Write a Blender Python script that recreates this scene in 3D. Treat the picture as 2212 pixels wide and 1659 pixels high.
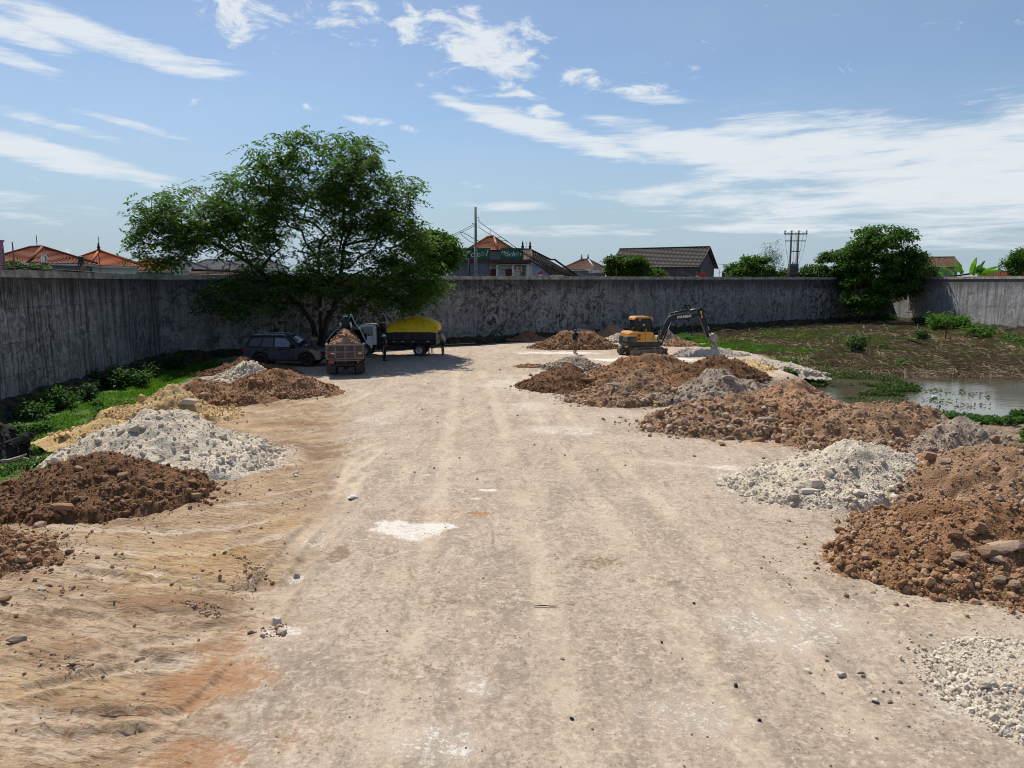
import bpy, bmesh, math, random
import numpy as np
from mathutils import Vector, Matrix, Euler

for _o in list(bpy.data.objects):
    bpy.data.objects.remove(_o, do_unlink=True)
SC = bpy.context.scene
COL = SC.collection
R = math.radians
random.seed(7)

# ------------------------------------------------------------------ camera
CAM_H, PITCH = 4.85, R(8.03)
F, CX, CY = 1534.0, 1106.0, 829.5          # lens and centre on a 2212 x 1659 layout grid
cd = bpy.data.cameras.new("camera")
cd.sensor_width = 36.0
cd.lens = 36.0 * F / 2212.0
cd.clip_end = 6000
cam = bpy.data.objects.new("camera", cd)
COL.objects.link(cam)
cam.location = (0, 0, CAM_H)
cam.rotation_euler = (R(90) - PITCH, 0, 0)
SC.camera = cam

# ------------------------------------------------------------------ light
SUN_EL = R(55)
SUN_H = Vector((-0.40, 0.917)).normalized()
SUN_DIR = Vector((SUN_H.x * math.cos(SUN_EL), SUN_H.y * math.cos(SUN_EL), math.sin(SUN_EL)))   # towards the sun
sl = bpy.data.lights.new("sun", 'SUN')
sl.energy = 4.95
sl.angle = R(0.53)
sl.color = (1.0, 0.935, 0.825)
sun = bpy.data.objects.new("sun", sl)
COL.objects.link(sun)
sun.rotation_euler = (-SUN_DIR).to_track_quat('-Z', 'Y').to_euler()
sun.location = (0, 0, 60)

SC.view_settings.view_transform = 'Standard'
SC.view_settings.look = 'None'
SC.view_settings.exposure = 0.20
SC.view_settings.gamma = 1.0
SC.view_settings.use_curve_mapping = False
SC.cycles.use_denoising = True
SC.cycles.filter_width = 1.0
SC.cycles.max_bounces = 6
SC.cycles.transparent_max_bounces = 8

# ------------------------------------------------------------------ layout helpers
def raydir(u, v):
    a, b = (u - CX) / F, (v - CY) / F
    return Vector((a, math.cos(PITCH) - b * math.sin(PITCH), -math.sin(PITCH) - b * math.cos(PITCH)))
def G(u, v, z=0.0):
    d = raydir(u, v); t = (z - CAM_H) / d.z
    return Vector((d.x * t, d.y * t, z))
def P(u, v, Y):
    d = raydir(u, v); t = Y / d.y
    return Vector((d.x * t, Y, CAM_H + d.z * t))
def az_el(u, v):
    d = raydir(u, v).normalized()
    return math.atan2(d.x, d.y), math.asin(d.z)

# ------------------------------------------------------------------ sky
W = bpy.data.worlds.new("World")
SC.world = W
W.use_nodes = True
nt = W.node_tree
nt.nodes.clear()
N = nt.nodes.new; Lk = nt.links.new
def wmath(op, a, b=None, c=None, clamp=False):
    n = N('ShaderNodeMath'); n.operation = op; n.use_clamp = clamp
    for i, x in enumerate((a, b, c)):
        if x is None: continue
        if isinstance(x, (int, float)): n.inputs[i].default_value = x
        else: Lk(x, n.inputs[i])
    return n.outputs[0]
out = N('ShaderNodeOutputWorld'); bg = N('ShaderNodeBackground')
sky = N('ShaderNodeTexSky'); sky.sky_type = 'NISHITA'; sky.sun_disc = False
sky.sun_elevation = SUN_EL
sky.sun_rotation = math.atan2(SUN_H.x, SUN_H.y)
sky.air_density = 1.0; sky.dust_density = 0.3; sky.ozone_density = 3.0; sky.altitude = 30
bg.inputs['Strength'].default_value = 0.090
tc = N('ShaderNodeTexCoord'); sx = N('ShaderNodeSeparateXYZ')
Lk(tc.outputs['Generated'], sx.inputs[0])
AZ = wmath('ARCTAN2', sx.outputs[0], sx.outputs[1])
EL = wmath('ARCSINE', sx.outputs[2])
comb = N('ShaderNodeCombineXYZ'); Lk(AZ, comb.inputs[0]); Lk(EL, comb.inputs[1])
AE = comb.outputs[0]
def blob(u, v, hu, hv, tilt, gain=1.0):
    """a soft oval of cloud in (azimuth, elevation); hu, hv half sizes, tilt degrees clockwise"""
    a, e = az_el(u, v)
    m = N('ShaderNodeMapping'); m.vector_type = 'TEXTURE'
    m.inputs['Location'].default_value = (a, e, 0)
    m.inputs['Rotation'].default_value = (0, 0, -R(tilt))
    m.inputs['Scale'].default_value = (hu / F, hv / F, 1)
    Lk(AE, m.inputs['Vector'])
    l = N('ShaderNodeVectorMath'); l.operation = 'LENGTH'; Lk(m.outputs[0], l.inputs[0])
    r = N('ShaderNodeMapRange'); r.interpolation_type = 'SMOOTHSTEP'
    r.inputs[1].default_value = 0.15; r.inputs[2].default_value = 1.25
    r.inputs[3].default_value = gain; r.inputs[4].default_value = 0.0
    Lk(l.outputs['Value'], r.inputs[0])
    return r.outputs[0]
def noise(scale, rot, st, detail, rough, dist, off=(0, 0, 0)):
    m = N('ShaderNodeMapping')
    m.inputs['Rotation'].default_value = (0, 0, R(rot))
    m.inputs['Scale'].default_value = (st[0], st[1], 1)
    m.inputs['Location'].default_value = off
    Lk(AE, m.inputs['Vector'])
    n = N('ShaderNodeTexNoise'); n.inputs['Scale'].default_value = scale
    n.inputs['Detail'].default_value = detail; n.inputs['Roughness'].default_value = rough
    n.inputs['Distortion'].default_value = dist
    Lk(m.outputs[0], n.inputs['Vector'])
    return n.outputs[0]
def vmax(lst):
    r = lst[0]
    for x in lst[1:]: r = wmath('MAXIMUM', r, x)
    return r
streak = noise(6.0, 11, (1.0, 6.5), 8, 0.68, 0.5)
streak2 = noise(9.0, 4, (0.7, 9.0), 7, 0.68, 0.3, (3.1, 1.7, 0))
puff = noise(16.0, 16, (1.0, 2.3), 6, 0.66, 0.5)
cirrus = vmax([
    blob(1900, 330, 560, 95, 4, 1.25), blob(1560, 330, 380, 60, 12, 1.2), blob(1190, 285, 300, 36, 15, 1.15), blob(1010, 232, 150, 18, 18, .95), blob(1420, 215, 130, 20, 10, .8), blob(1330, 260, 130, 14, 8, .7), blob(1650, 230, 300, 18, 3, .45), blob(2150, 300, 260, 80, -8),
    blob(1800, 440, 620, 60, 3, 1.0), blob(2100, 410, 420, 130, 0, 1.15), blob(1500, 405, 260, 26, -5, .9),
    blob(90, 330, 260, 38, 11, 1.2), blob(270, 370, 220, 26, 14, 1.05), blob(160, 280, 180, 16, 11, .75),
    blob(270, 100, 330, 36, 9, 1.2), blob(30, 65, 150, 32, 14), blob(30, 128, 110, 22, 12, .95),
    blob(1070, 445, 220, 16, 1, .85), blob(1700, 492, 500, 16, 1, .8), blob(1250, 500, 420, 22, 0, .7), blob(60, 440, 260, 22, 3, .7),
    blob(300, 275, 170, 14, 12, .65), blob(150, 470, 260, 14, 1, .5),
])
alto = vmax([
    blob(500, 25, 150, 70, 22), blob(720, 40, 110, 45, 18, .85), blob(880, 45, 60, 50, -30, .9), blob(1030, 100, 200, 75, 14, 1.25),
    blob(1080, 180, 170, 30, 22, .8), blob(1000, 185, 130, 22, 20, .7), blob(1390, 195, 150, 36, 12, .72), blob(1480, 150, 70, 26, 12, .6), blob(1270, 170, 90, 26, 14, .6),
    blob(800, 260, 150, 12, 9, .6), blob(1020, 398, 50, 8, 6, .75), blob(690, 10, 60, 30, 20, .6), blob(1150, 235, 190, 30, 20, .7), blob(950, 150, 110, 30, 22, .6), blob(1120, 60, 60, 40, -10, .55), blob(600, 70, 90, 30, 20, .6), blob(800, 20, 60, 40, -20, .6),
])
veil = noise(2.2, 8, (1.0, 2.2), 5, 0.5, 0.2, (5, 2, 0))
s1 = wmath('MULTIPLY_ADD', streak, 0.6, wmath('MULTIPLY', streak2, 0.4))
def wramp(x, lo, hi):
    r = N('ShaderNodeMapRange'); r.interpolation_type = 'SMOOTHSTEP'; Lk(x, r.inputs[0]); r.inputs[1].default_value = lo; r.inputs[2].default_value = hi; return r.outputs[0]
dens1 = wramp(wmath('MULTIPLY_ADD', cirrus, 0.80, wmath('MULTIPLY_ADD', s1, 3.0, -1.5)), 0.26, 0.98)
dens2 = wramp(wmath('MULTIPLY_ADD', alto, 0.80, wmath('MULTIPLY_ADD', puff, 3.2, -1.6)), 0.34, 1.02)
d = wmath('MAXIMUM', dens1, dens2)
thin = wmath('MULTIPLY_ADD', veil, 0.5, -0.16, clamp=True)
low = N('ShaderNodeMapRange'); low.interpolation_type = 'SMOOTHSTEP'; low.inputs[1].default_value = -0.02; low.inputs[2].default_value = 0.26
low.inputs[3].default_value = 0.92; low.inputs[4].default_value = 0.0; Lk(EL, low.inputs[0])
hz = N('ShaderNodeMix'); hz.data_type = 'RGBA'
Lk(low.outputs[0], hz.inputs[0]); Lk(sky.outputs[0], hz.inputs[6]); hz.inputs[7].default_value = (3.3, 4.5, 5.6, 1)
d = wmath('MAXIMUM', d, wmath('MULTIPLY', thin, 0.65))
d = wmath('MULTIPLY', d, 0.93)
mix = N('ShaderNodeMix'); mix.data_type = 'RGBA'
Lk(d, mix.inputs[0]); Lk(hz.outputs[2], mix.inputs[6])
mix.inputs[7].default_value = (7.6, 8.1, 8.5, 1)
Lk(mix.outputs[2], bg.inputs['Color']); Lk(bg.outputs[0], out.inputs[0])
W.cycles.sampling_method = 'MANUAL'; W.cycles.sample_map_resolution = 512

# ------------------------------------------------------------------ numpy noise
def _h(ix, iy, seed):
    n = (ix.astype(np.int64) * 374761393 + iy.astype(np.int64) * 668265263 + seed * 974634677) & 0xffffffff
    n = ((n ^ (n >> 13)) * 1274126177) & 0xffffffff
    n = ((n ^ (n >> 15)) * 2246822519) & 0xffffffff
    return ((n ^ (n >> 16)) & 0xffff) / 65535.0
def vn(x, y, seed=0):
    x = np.asarray(x, float); y = np.asarray(y, float)
    ix, iy = np.floor(x), np.floor(y); fx, fy = x - ix, y - iy
    fx = fx * fx * (3 - 2 * fx); fy = fy * fy * (3 - 2 * fy)
    a, b, c, e = _h(ix, iy, seed), _h(ix + 1, iy, seed), _h(ix, iy + 1, seed), _h(ix + 1, iy + 1, seed)
    return (a * (1 - fx) + b * fx) * (1 - fy) + (c * (1 - fx) + e * fx) * fy - 0.5
def fbm(x, y, seed=0, octv=5, gain=0.5):
    s = 0; a = 1.0
    for i in range(octv):
        s = s + a * vn(x * 2 ** i + 13.7 * i, y * 2 ** i - 7.1 * i, seed + i); a *= gain
    return s
def seg_dist(px, py, pts):
    """distance of many points to a polyline"""
    d = np.full(px.shape, 1e9)
    for (ax, ay), (bx, by) in zip(pts[:-1], pts[1:]):
        vx, vy = bx - ax, by - ay; l2 = vx * vx + vy * vy + 1e-9
        t = np.clip(((px - ax) * vx + (py - ay) * vy) / l2, 0, 1)
        d = np.minimum(d, np.hypot(px - ax - t * vx, py - ay - t * vy))
    return d
def inside(px, py, poly):
    r = np.zeros(px.shape, bool); n = len(poly)
    for i in range(n):
        (ax, ay), (bx, by) = poly[i], poly[(i + 1) % n]
        c = ((ay > py) != (by > py)) & (px < (bx - ax) * (py - ay) / (by - ay + 1e-12) + ax)
        r ^= c
    return r
def sdist(px, py, poly):
    d = seg_dist(px, py, list(poly) + [poly[0]])
    return np.where(inside(px, py, poly), d, -d)
def sstep(a, b, x):
    t = np.clip((x - a) / (b - a), 0, 1); return t * t * (3 - 2 * t)

# ------------------------------------------------------------------ object helpers
def tag(o, label=None, cat=None, group=None, kind=None):
    if label: o["label"] = label
    if cat: o["category"] = cat
    if group: o["group"] = group
    if kind: o["kind"] = kind
    return o
def link(name, data, parent=None, mats=None):
    o = bpy.data.objects.new(name, data); COL.objects.link(o)
    if parent is not None: o.parent = parent
    return o
def empty(name, loc=(0, 0, 0), rz=0.0):
    o = bpy.data.objects.new(name, None); COL.objects.link(o)
    o.location = loc; o.rotation_euler = (0, 0, rz); o.empty_display_size = 0.2
    return o
def np_mesh(name, verts, faces, mat=None, smooth=False):
    """verts (n,3) array, faces (m,k) array with equal k"""
    me = bpy.data.meshes.new(name)
    verts = np.asarray(verts, np.float32); faces = np.asarray(faces, np.int32)
    m, k = faces.shape
    me.vertices.add(len(verts)); me.vertices.foreach_set("co", verts.ravel())
    me.loops.add(m * k); me.loops.foreach_set("vertex_index", faces.ravel())
    me.polygons.add(m); me.polygons.foreach_set("loop_start", np.arange(0, m * k, k, dtype=np.int32))
    me.polygons.foreach_set("loop_total", np.full(m, k, np.int32))
    me.polygons.foreach_set("use_smooth", np.full(m, smooth))
    me.update(calc_edges=True)
    if mat: me.materials.append(mat)
    return me
class MB:
    """collects shapes of ONE part and links them as one mesh object"""
    def __init__(s): s.v = []; s.f = []; s.sm = []
    def add(s, vs, fs, smooth=False, M=None):
        b = len(s.v)
        s.v += [tuple(M @ Vector(p)) if M else tuple(p) for p in vs]
        s.f += [tuple(i + b for i in f) for f in fs]; s.sm += [smooth] * len(fs)
        return s
    def box(s, x0, x1, y0, y1, z0, z1, M=None, bev=0.0):
        if bev <= 0:
            vs = [(x, y, z) for x in (x0, x1) for y in (y0, y1) for z in (z0, z1)]
            return s.add(vs, [(0, 1, 3, 2), (4, 6, 7, 5), (0, 4, 5, 1), (2, 3, 7, 6), (0, 2, 6, 4), (1, 5, 7, 3)], False, M)
        bm = bmesh.new(); bmesh.ops.create_cube(bm, size=1)
        for q in bm.verts: q.co = ((x0 + x1) / 2 + q.co.x * (x1 - x0), (y0 + y1) / 2 + q.co.y * (y1 - y0), (z0 + z1) / 2 + q.co.z * (z1 - z0))
        bmesh.ops.bevel(bm, geom=list(bm.edges), offset=bev, segments=2, affect='EDGES', profile=0.6)
        return s.bm(bm, True, M)
    def bm(s, bm, smooth=False, M=None):
        bm.verts.index_update()
        s.add([q.co.copy() for q in bm.verts], [[q.index for q in f.verts] for f in bm.faces], smooth, M); bm.free(); return s
    def prism(s, pts, y0, y1, M=None, axis='y', inset=0.0):
        """polygon (x, z) pushed from y0 to y1"""
        n = len(pts)
        mp = {'y': lambda p, q: (p[0], q, p[1]), 'x': lambda p, q: (q, p[0], p[1]), 'z': lambda p, q: (p[0], p[1], q)}[axis]
        vs = [mp(p, y0) for p in pts] + [mp(p, y1) for p in pts]
        fs = [tuple(range(n)), tuple(range(2 * n - 1, n - 1, -1))] + [(i, i + n, (i + 1) % n + n, (i + 1) % n) for i in range(n)]
        return s.add(vs, fs, False, M)
    def tube(s, pts, r, n=8, M=None, cap=True, smooth=True):
        pts = [Vector(p) for p in pts]; k = len(pts)
        rs = r if isinstance(r, (list, tuple)) else [r] * k
        vs = []; fs = []
        up = Vector((0, 0, 1))
        for i, p in enumerate(pts):
            t = (pts[min(i + 1, k - 1)] - pts[max(i - 1, 0)])
            if t.length < 1e-9: t = Vector((0, 0, 1))
            t.normalize()
            a = t.cross(up) if abs(t.dot(up)) < 0.95 else t.cross(Vector((1, 0, 0)))
            a.normalize(); b = t.cross(a)
            for j in range(n):
                an = 2 * math.pi * j / n
                vs.append(p + a * (rs[i] * math.cos(an)) + b * (rs[i] * math.sin(an)))
        for i in range(k - 1):
            for j in range(n):
                fs.append((i * n + j, i * n + (j + 1) % n, (i + 1) * n + (j + 1) % n, (i + 1) * n + j))
        if cap: fs.append(tuple(range(n - 1, -1, -1))); fs.append(tuple((k - 1) * n + j for j in range(n)))
        return s.add(vs, fs, smooth, M)
    def lathe(s, prof, c=(0, 0, 0), axis='y', n=20, M=None, smooth=True):
        """profile (radius, offset) turned round an axis through c"""
        vs = []; fs = []; k = len(prof); c = Vector(c)
        for (r, o) in prof:
            for j in range(n):
                a = 2 * math.pi * j / n; ca, sa = r * math.cos(a), r * math.sin(a)
                q = {'y': (ca, o, sa), 'x': (o, ca, sa), 'z': (ca, sa, o)}[axis]
                vs.append(c + Vector(q))
        for i in range(k - 1):
            for j in range(n): fs.append((i * n + j, (i + 1) * n + j, (i + 1) * n + (j + 1) % n, i * n + (j + 1) % n))
        return s.add(vs, fs, smooth, M)
    def quad(s, a, b, c, e, M=None): return s.add([a, b, c, e], [(0, 1, 2, 3)], False, M)
    def ball(s, c, r, sub=2, sc=(1, 1, 1), M=None):
        bm = bmesh.new(); bmesh.ops.create_icosphere(bm, subdivisions=sub, radius=r)
        for q in bm.verts: q.co = Vector((q.co.x * sc[0], q.co.y * sc[1], q.co.z * sc[2])) + Vector(c)
        return s.bm(bm, True, M)
    def build(s, name, mat, parent=None):
        me = bpy.data.meshes.new(name); me.from_pydata(s.v, [], s.f); me.validate()
        if len(s.sm) == len(me.polygons): me.polygons.foreach_set("use_smooth", s.sm)
        bm = bmesh.new(); bm.from_mesh(me); bmesh.ops.recalc_face_normals(bm, faces=bm.faces); bm.to_mesh(me); bm.free()
        if mat: me.materials.append(mat)
        return link(name, me, parent)
def copy_tree(o, parent=None):
    c = o.copy(); COL.objects.link(c); c.parent = parent
    for ch in list(o.children): copy_tree(ch, c)
    return c

# ------------------------------------------------------------------ materials
class NT:
    def __init__(s, name):
        s.m = bpy.data.materials.new(name); s.m.use_nodes = True; s.t = s.m.node_tree; s.t.nodes.clear()
        s.out = s.n('ShaderNodeOutputMaterial'); s.b = s.n('ShaderNodeBsdfPrincipled')
        s.l(s.b.outputs[0], s.out.inputs[0]); s.tc = s.n('ShaderNodeTexCoord')
    def n(s, t): return s.t.nodes.new(t)
    def l(s, a, b): s.t.links.new(a, b)
    def put(s, x, i):
        if x is None: return
        if hasattr(x, 'is_output'): s.l(x, i)
        else: i.default_value = x
    def math(s, op, a, b=None, c=None, clamp=False):
        n = s.n('ShaderNodeMath'); n.operation = op; n.use_clamp = clamp
        for i, x in enumerate((a, b, c)): s.put(x, n.inputs[i])
        return n.outputs[0]
    def noise(s, scale, detail=4, rough=.55, st=None, rot=None, coord='Object', dist=0.0):
        m = s.n('ShaderNodeMapping'); s.l(s.tc.outputs[coord], m.inputs[0])
        if st: m.inputs['Scale'].default_value = st
        if rot: m.inputs['Rotation'].default_value = rot
        n = s.n('ShaderNodeTexNoise'); n.inputs['Scale'].default_value = scale
        n.inputs['Detail'].default_value = detail; n.inputs['Roughness'].default_value = rough
        n.inputs['Distortion'].default_value = dist
        s.l(m.outputs[0], n.inputs['Vector']); return n.outputs[0]
    def voro(s, scale, st=None, feature='F1', outp='Distance', coord='Object'):
        m = s.n('ShaderNodeMapping'); s.l(s.tc.outputs[coord], m.inputs[0])
        if st: m.inputs['Scale'].default_value = st
        n = s.n('ShaderNodeTexVoronoi'); n.feature = feature; n.inputs['Scale'].default_value = scale
        s.l(m.outputs[0], n.inputs['Vector']); return n.outputs[outp]
    def ramp(s, x, a, b, lo=0.0, hi=1.0):
        n = s.n('ShaderNodeMapRange'); n.interpolation_type = 'SMOOTHSTEP'
        for i, q in enumerate((x, a, b, lo, hi)): s.put(q, n.inputs[i])
        return n.outputs[0]
    def mix(s, f, a, b, mode='MIX'):
        n = s.n('ShaderNodeMix'); n.data_type = 'RGBA'; n.blend_type = mode
        s.put(f, n.inputs[0])
        for x, i in ((a, 6), (b, 7)):
            s.put(x if hasattr(x, 'is_output') else (*x, 1.0)[:4], n.inputs[i])
        return n.outputs[2]
    def bump(s, h, st=.3, dist=.02, prev=None):
        n = s.n('ShaderNodeBump'); n.inputs['Strength'].default_value = st; n.inputs['Distance'].default_value = dist
        s.l(h, n.inputs['Height'])
        if prev is not None: s.l(prev, n.inputs['Normal'])
        return n.outputs[0]
    def attr(s, name):
        n = s.n('ShaderNodeAttribute'); n.attribute_name = name; return n.outputs['Fac']
    def island(s): return s.n('ShaderNodeNewGeometry').outputs['Random Per Island']
    def orand(s): return s.n('ShaderNodeObjectInfo').outputs['Random']
    def end(s, col=None, rough=None, normal=None, spec=None, metal=None, **kw):
        if col is not None: s.put(col if hasattr(col, 'is_output') else (*col, 1.0)[:4], s.b.inputs['Base Color'])
        s.put(rough, s.b.inputs['Roughness']); s.put(spec, s.b.inputs['Specular IOR Level']); s.put(metal, s.b.inputs['Metallic'])
        if normal is not None: s.l(normal, s.b.inputs['Normal'])
        for k, x in kw.items(): s.put(x, s.b.inputs[k])
        return s.m
_MC = {}
def simple(name, col, rough=.6, metal=0.0, var=.25, scale=6.0, dirt=None, dirt_amt=.35, spec=.4, bump=.0, coat=0.0):
    """painted or plain surface with uneven tone, patchy dirt and slight relief"""
    if name in _MC: return _MC[name]
    t = NT(name)
    n1 = t.noise(scale, 5, .6)
    dk = tuple(c * (1 - var) for c in col); lt = tuple(min(1, c * (1 + var * .6)) for c in col)
    c = t.mix(t.ramp(n1, .3, .7), dk, lt)
    if dirt:
        c = t.mix(t.math('MULTIPLY', t.ramp(t.noise(scale * .6, 7, .7), .45, .75), dirt_amt), c, dirt)
    r = t.ramp(t.noise(scale * 2, 4), .3, .7, max(0, rough - .1), min(1, rough + .1))
    nb = t.bump(t.noise(scale * 8, 4), bump, .01) if bump else None
    _MC[name] = t.end(c, r, nb, spec, metal, **({'Coat Weight': coat, 'Coat Roughness': .08} if coat else {}))
    return _MC[name]
def leaf_mat(name, c1, c2, c3=None, trans=.35, rough=.5):
    if name in _MC: return _MC[name]
    t = NT(name)
    i = t.island()
    c = t.mix(i, c1, c2)
    if c3: c = t.mix(t.ramp(i, .93, .97), c, c3)
    c = t.mix(t.ramp(t.noise(.7, 3), .35, .65, 0, .55), c, c1)
    t.end(c, max(rough, .6), None, .12)
    tr = t.n('ShaderNodeBsdfTranslucent'); ms = t.n('ShaderNodeMixShader'); ms.inputs[0].default_value = trans
    tcol = t.mix(1.0, c, (1.0, 1.25, .45), 'MULTIPLY'); t.l(tcol, tr.inputs[0])
    t.l(t.b.outputs[0], ms.inputs[1]); t.l(tr.outputs[0], ms.inputs[2]); t.l(ms.outputs[0], t.out.inputs[0])
    _MC[name] = t.m; return t.m
def soil_mats(key, c1, c2, c3, rock1, rock2):
    """surface of a heap and of its stones: earth in two tones, dusty crests, paler stone faces"""
    t = NT(key + "_earth")
    n1 = t.noise(2.2, 6, .65); n2 = t.noise(14, 6, .7); n3 = t.noise(55, 4, .7)
    c = t.mix(t.ramp(n1, .35, .68), c1, c2)
    c = t.mix(t.ramp(t.noise(.75, 5, .7, dist=.7), .48, .66, 0, .6), c, c3)
    c = t.mix(t.ramp(t.noise(.9, 5, .7, dist=.5, rot=(.4, .9, 0)), .52, .68, 0, .6), c, tuple(x * .62 for x in c1))
    c = t.mix(t.ramp(n2, .5, .75, 0, .85), c, c3)
    c = t.mix(t.ramp(n3, .52, .72, 0, .55), c, tuple(x * .5 for x in c1))
    h = t.math('ADD', t.math('MULTIPLY', n2, .6), t.math('MULTIPLY', n3, .35))
    vo = t.voro(22); h = t.math('ADD', h, t.math('MULTIPLY', t.ramp(vo, .0, .6, .35, 0), 1.0))
    surf = t.end(c, .95, t.bump(h, .9, .05), .15)
    t = NT(key + "_stone")
    rnd = t.math('FRACT', t.math('ADD', t.orand(), t.island()))
    c = t.mix(rnd, rock1, rock2)
    c = t.mix(t.ramp(t.noise(9, 5, .65), .4, .7, 0, .6), c, c1)
    nn = t.noise(30, 5, .7)
    c = t.mix(t.ramp(nn, .55, .75, 0, .4), c, c3)
    stone = t.end(c, .92, t.bump(nn, .7, .025), .15)
    return surf, stone
# ================================================================== the setting
def xy(p): return (p.x, p.y)
def GL(lst, z=0.0): return [xy(G(u, v, z)) for u, v in lst]
WALL_A = Vector((-18.6, 17.0)); WALL_B = Vector((-22.8, 46.0)); WALL_C = Vector((52.0, 100.7)); WALL_D = Vector((52.4, 50.0))
PAD = [(-12, 1.5)] + GL([(-420, 1290), (-250, 1170), (-20, 1060), (150, 1000), (230, 940), (300, 890), (365, 850), (440, 812), (500, 785), (525, 765)]) \
    + [(-19, 46.5), (-14, 50.0), (-3, 57.5), (6, 64.0)] \
    + GL([(1440, 722), (1470, 745), (1600, 757), (1660, 775), (1715, 812), (1640, 818), (1555, 822), (1640, 852), (1750, 852), (1850, 882), (1950, 912), (2060, 932), (2190, 985), (2290, 1040), (2520, 1160)]) + [(13, 1.5)]
WATER_Z = -0.62
POND = GL([(1690, 808), (1725, 797), (1800, 806), (1900, 813), (2000, 815), (2130, 814), (2400, 820), (2700, 845), (2800, 1010), (2400, 935), (2215, 912), (2050, 908), (1960, 902), (1880, 884), (1790, 860), (1730, 838)], WATER_Z)
ROUGH_EDGE = GL([(700, 820), (740, 900), (735, 1000), (680, 1150), (600, 1300), (520, 1420), (470, 1500), (400, 1659)]) + [(-3.2, 1.0)]
ROUGH = ROUGH_EDGE + [(-30, 1.0), (-30, 40)]
PUDDLE = GL([(-120, 975), (20, 966), (85, 968), (100, 985), (40, 1003), (-120, 1020)], -0.42)
def zz(lst): return [xy(G(x * .3489, 1080 + y * .3489)) for x, y in lst]
RUTS = [  # polyline, half width, depth
    (zz([(-200, 640), (0, 665), (450, 720), (800, 765), (1100, 800), (1450, 790), (1640, 700)]), .17, .045),
    (zz([(-200, 560), (0, 585), (450, 640), (800, 690), (1100, 715), (1450, 690), (1600, 600)]), .15, .028),
    (zz([(1450, 800), (1560, 640), (1700, 430), (1850, 250), (1990, 90), (2090, -60), (2180, -250)]), .20, .035),
    (zz([(1560, 860), (1700, 640), (1850, 420), (1990, 250), (2120, 60), (2230, -160)]), .18, .025),
    (zz([(250, 390), (600, 460), (850, 495), (1200, 520), (1600, 565), (1750, 540)]), .13, .045),
    (zz([(600, 395), (1000, 440), (1200, 468), (1400, 495), (1600, 500)]), .13, .040),
    (zz([(-150, 1260), (0, 1215), (300, 1150), (600, 1070), (760, 1040), (1250, 990)]), .14, .05),
    (zz([(-150, 1130), (0, 1090), (300, 1020), (600, 940), (900, 890), (1250, 870)]), .13, .026),
    (zz([(-150, 1310), (500, 1340), (1050, 1342), (1350, 1300)]), .14, .045),
    (zz([(-150, 1450), (400, 1480), (900, 1450), (1250, 1360)]), .14, .030),
    (zz([(500, 760), (640, 850), (800, 950), (950, 1012), (1200, 1060)]), .12, .035),
    (zz([(500, 580), (640, 640), (760, 700), (900, 735), (1100, 745), (1500, 720)]), .13, .040),
    (zz([(300, 1560), (700, 1500), (1000, 1400), (1300, 1200), (1600, 950)]), .15, .024),
    (zz([(100, 250), (500, 300), (900, 330), (1300, 320), (1700, 230)]), .15, .022),
    (zz([(300, 160), (700, 190), (1100, 200), (1500, 160), (1850, 60)]), .15, .020),
    (GL([(470, 950), (560, 940), (700, 925), (790, 900)]), .16, .045), (GL([(520, 985), (600, 968), (720, 960), (800, 935)]), .16, .045),
    (GL([(500, 905), (600, 900), (720, 880), (800, 850)]), .16, .04), (GL([(560, 925), (640, 915), (730, 900)]), .14, .035),
    (GL([(590, 1062), (690, 1045), (760, 1020), (820, 970)]), .16, .045), (GL([(480, 1090), (600, 1080), (700, 1065), (790, 1030)]), .15, .03),
    (GL([(560, 890), (660, 870), (740, 850)]), .16, .035), (GL([(540, 1005), (640, 1000), (740, 985), (800, 960)]), .14, .035),
    (GL([(2300, 1310), (2100, 1262), (1990, 1225), (1850, 1180)]), .12, .02), (GL([(1850, 1100), (1700, 1060), (1560, 1010), (1300, 985)]), .2, .012),
    (GL([(1240, 1659), (1180, 1300), (1120, 1050), (1080, 900), (1040, 800)]), .22, .010), (GL([(1640, 1659), (1440, 1300), (1260, 1050), (1160, 900), (1090, 800)]), .22, .010),
    (GL([(820, 1659), (900, 1300), (950, 1050), (975, 900), (985, 800)]), .22, .010), (GL([(1900, 1600), (1600, 1250), (1380, 1050), (1230, 900), (1120, 800)]), .22, .010),
]
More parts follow.
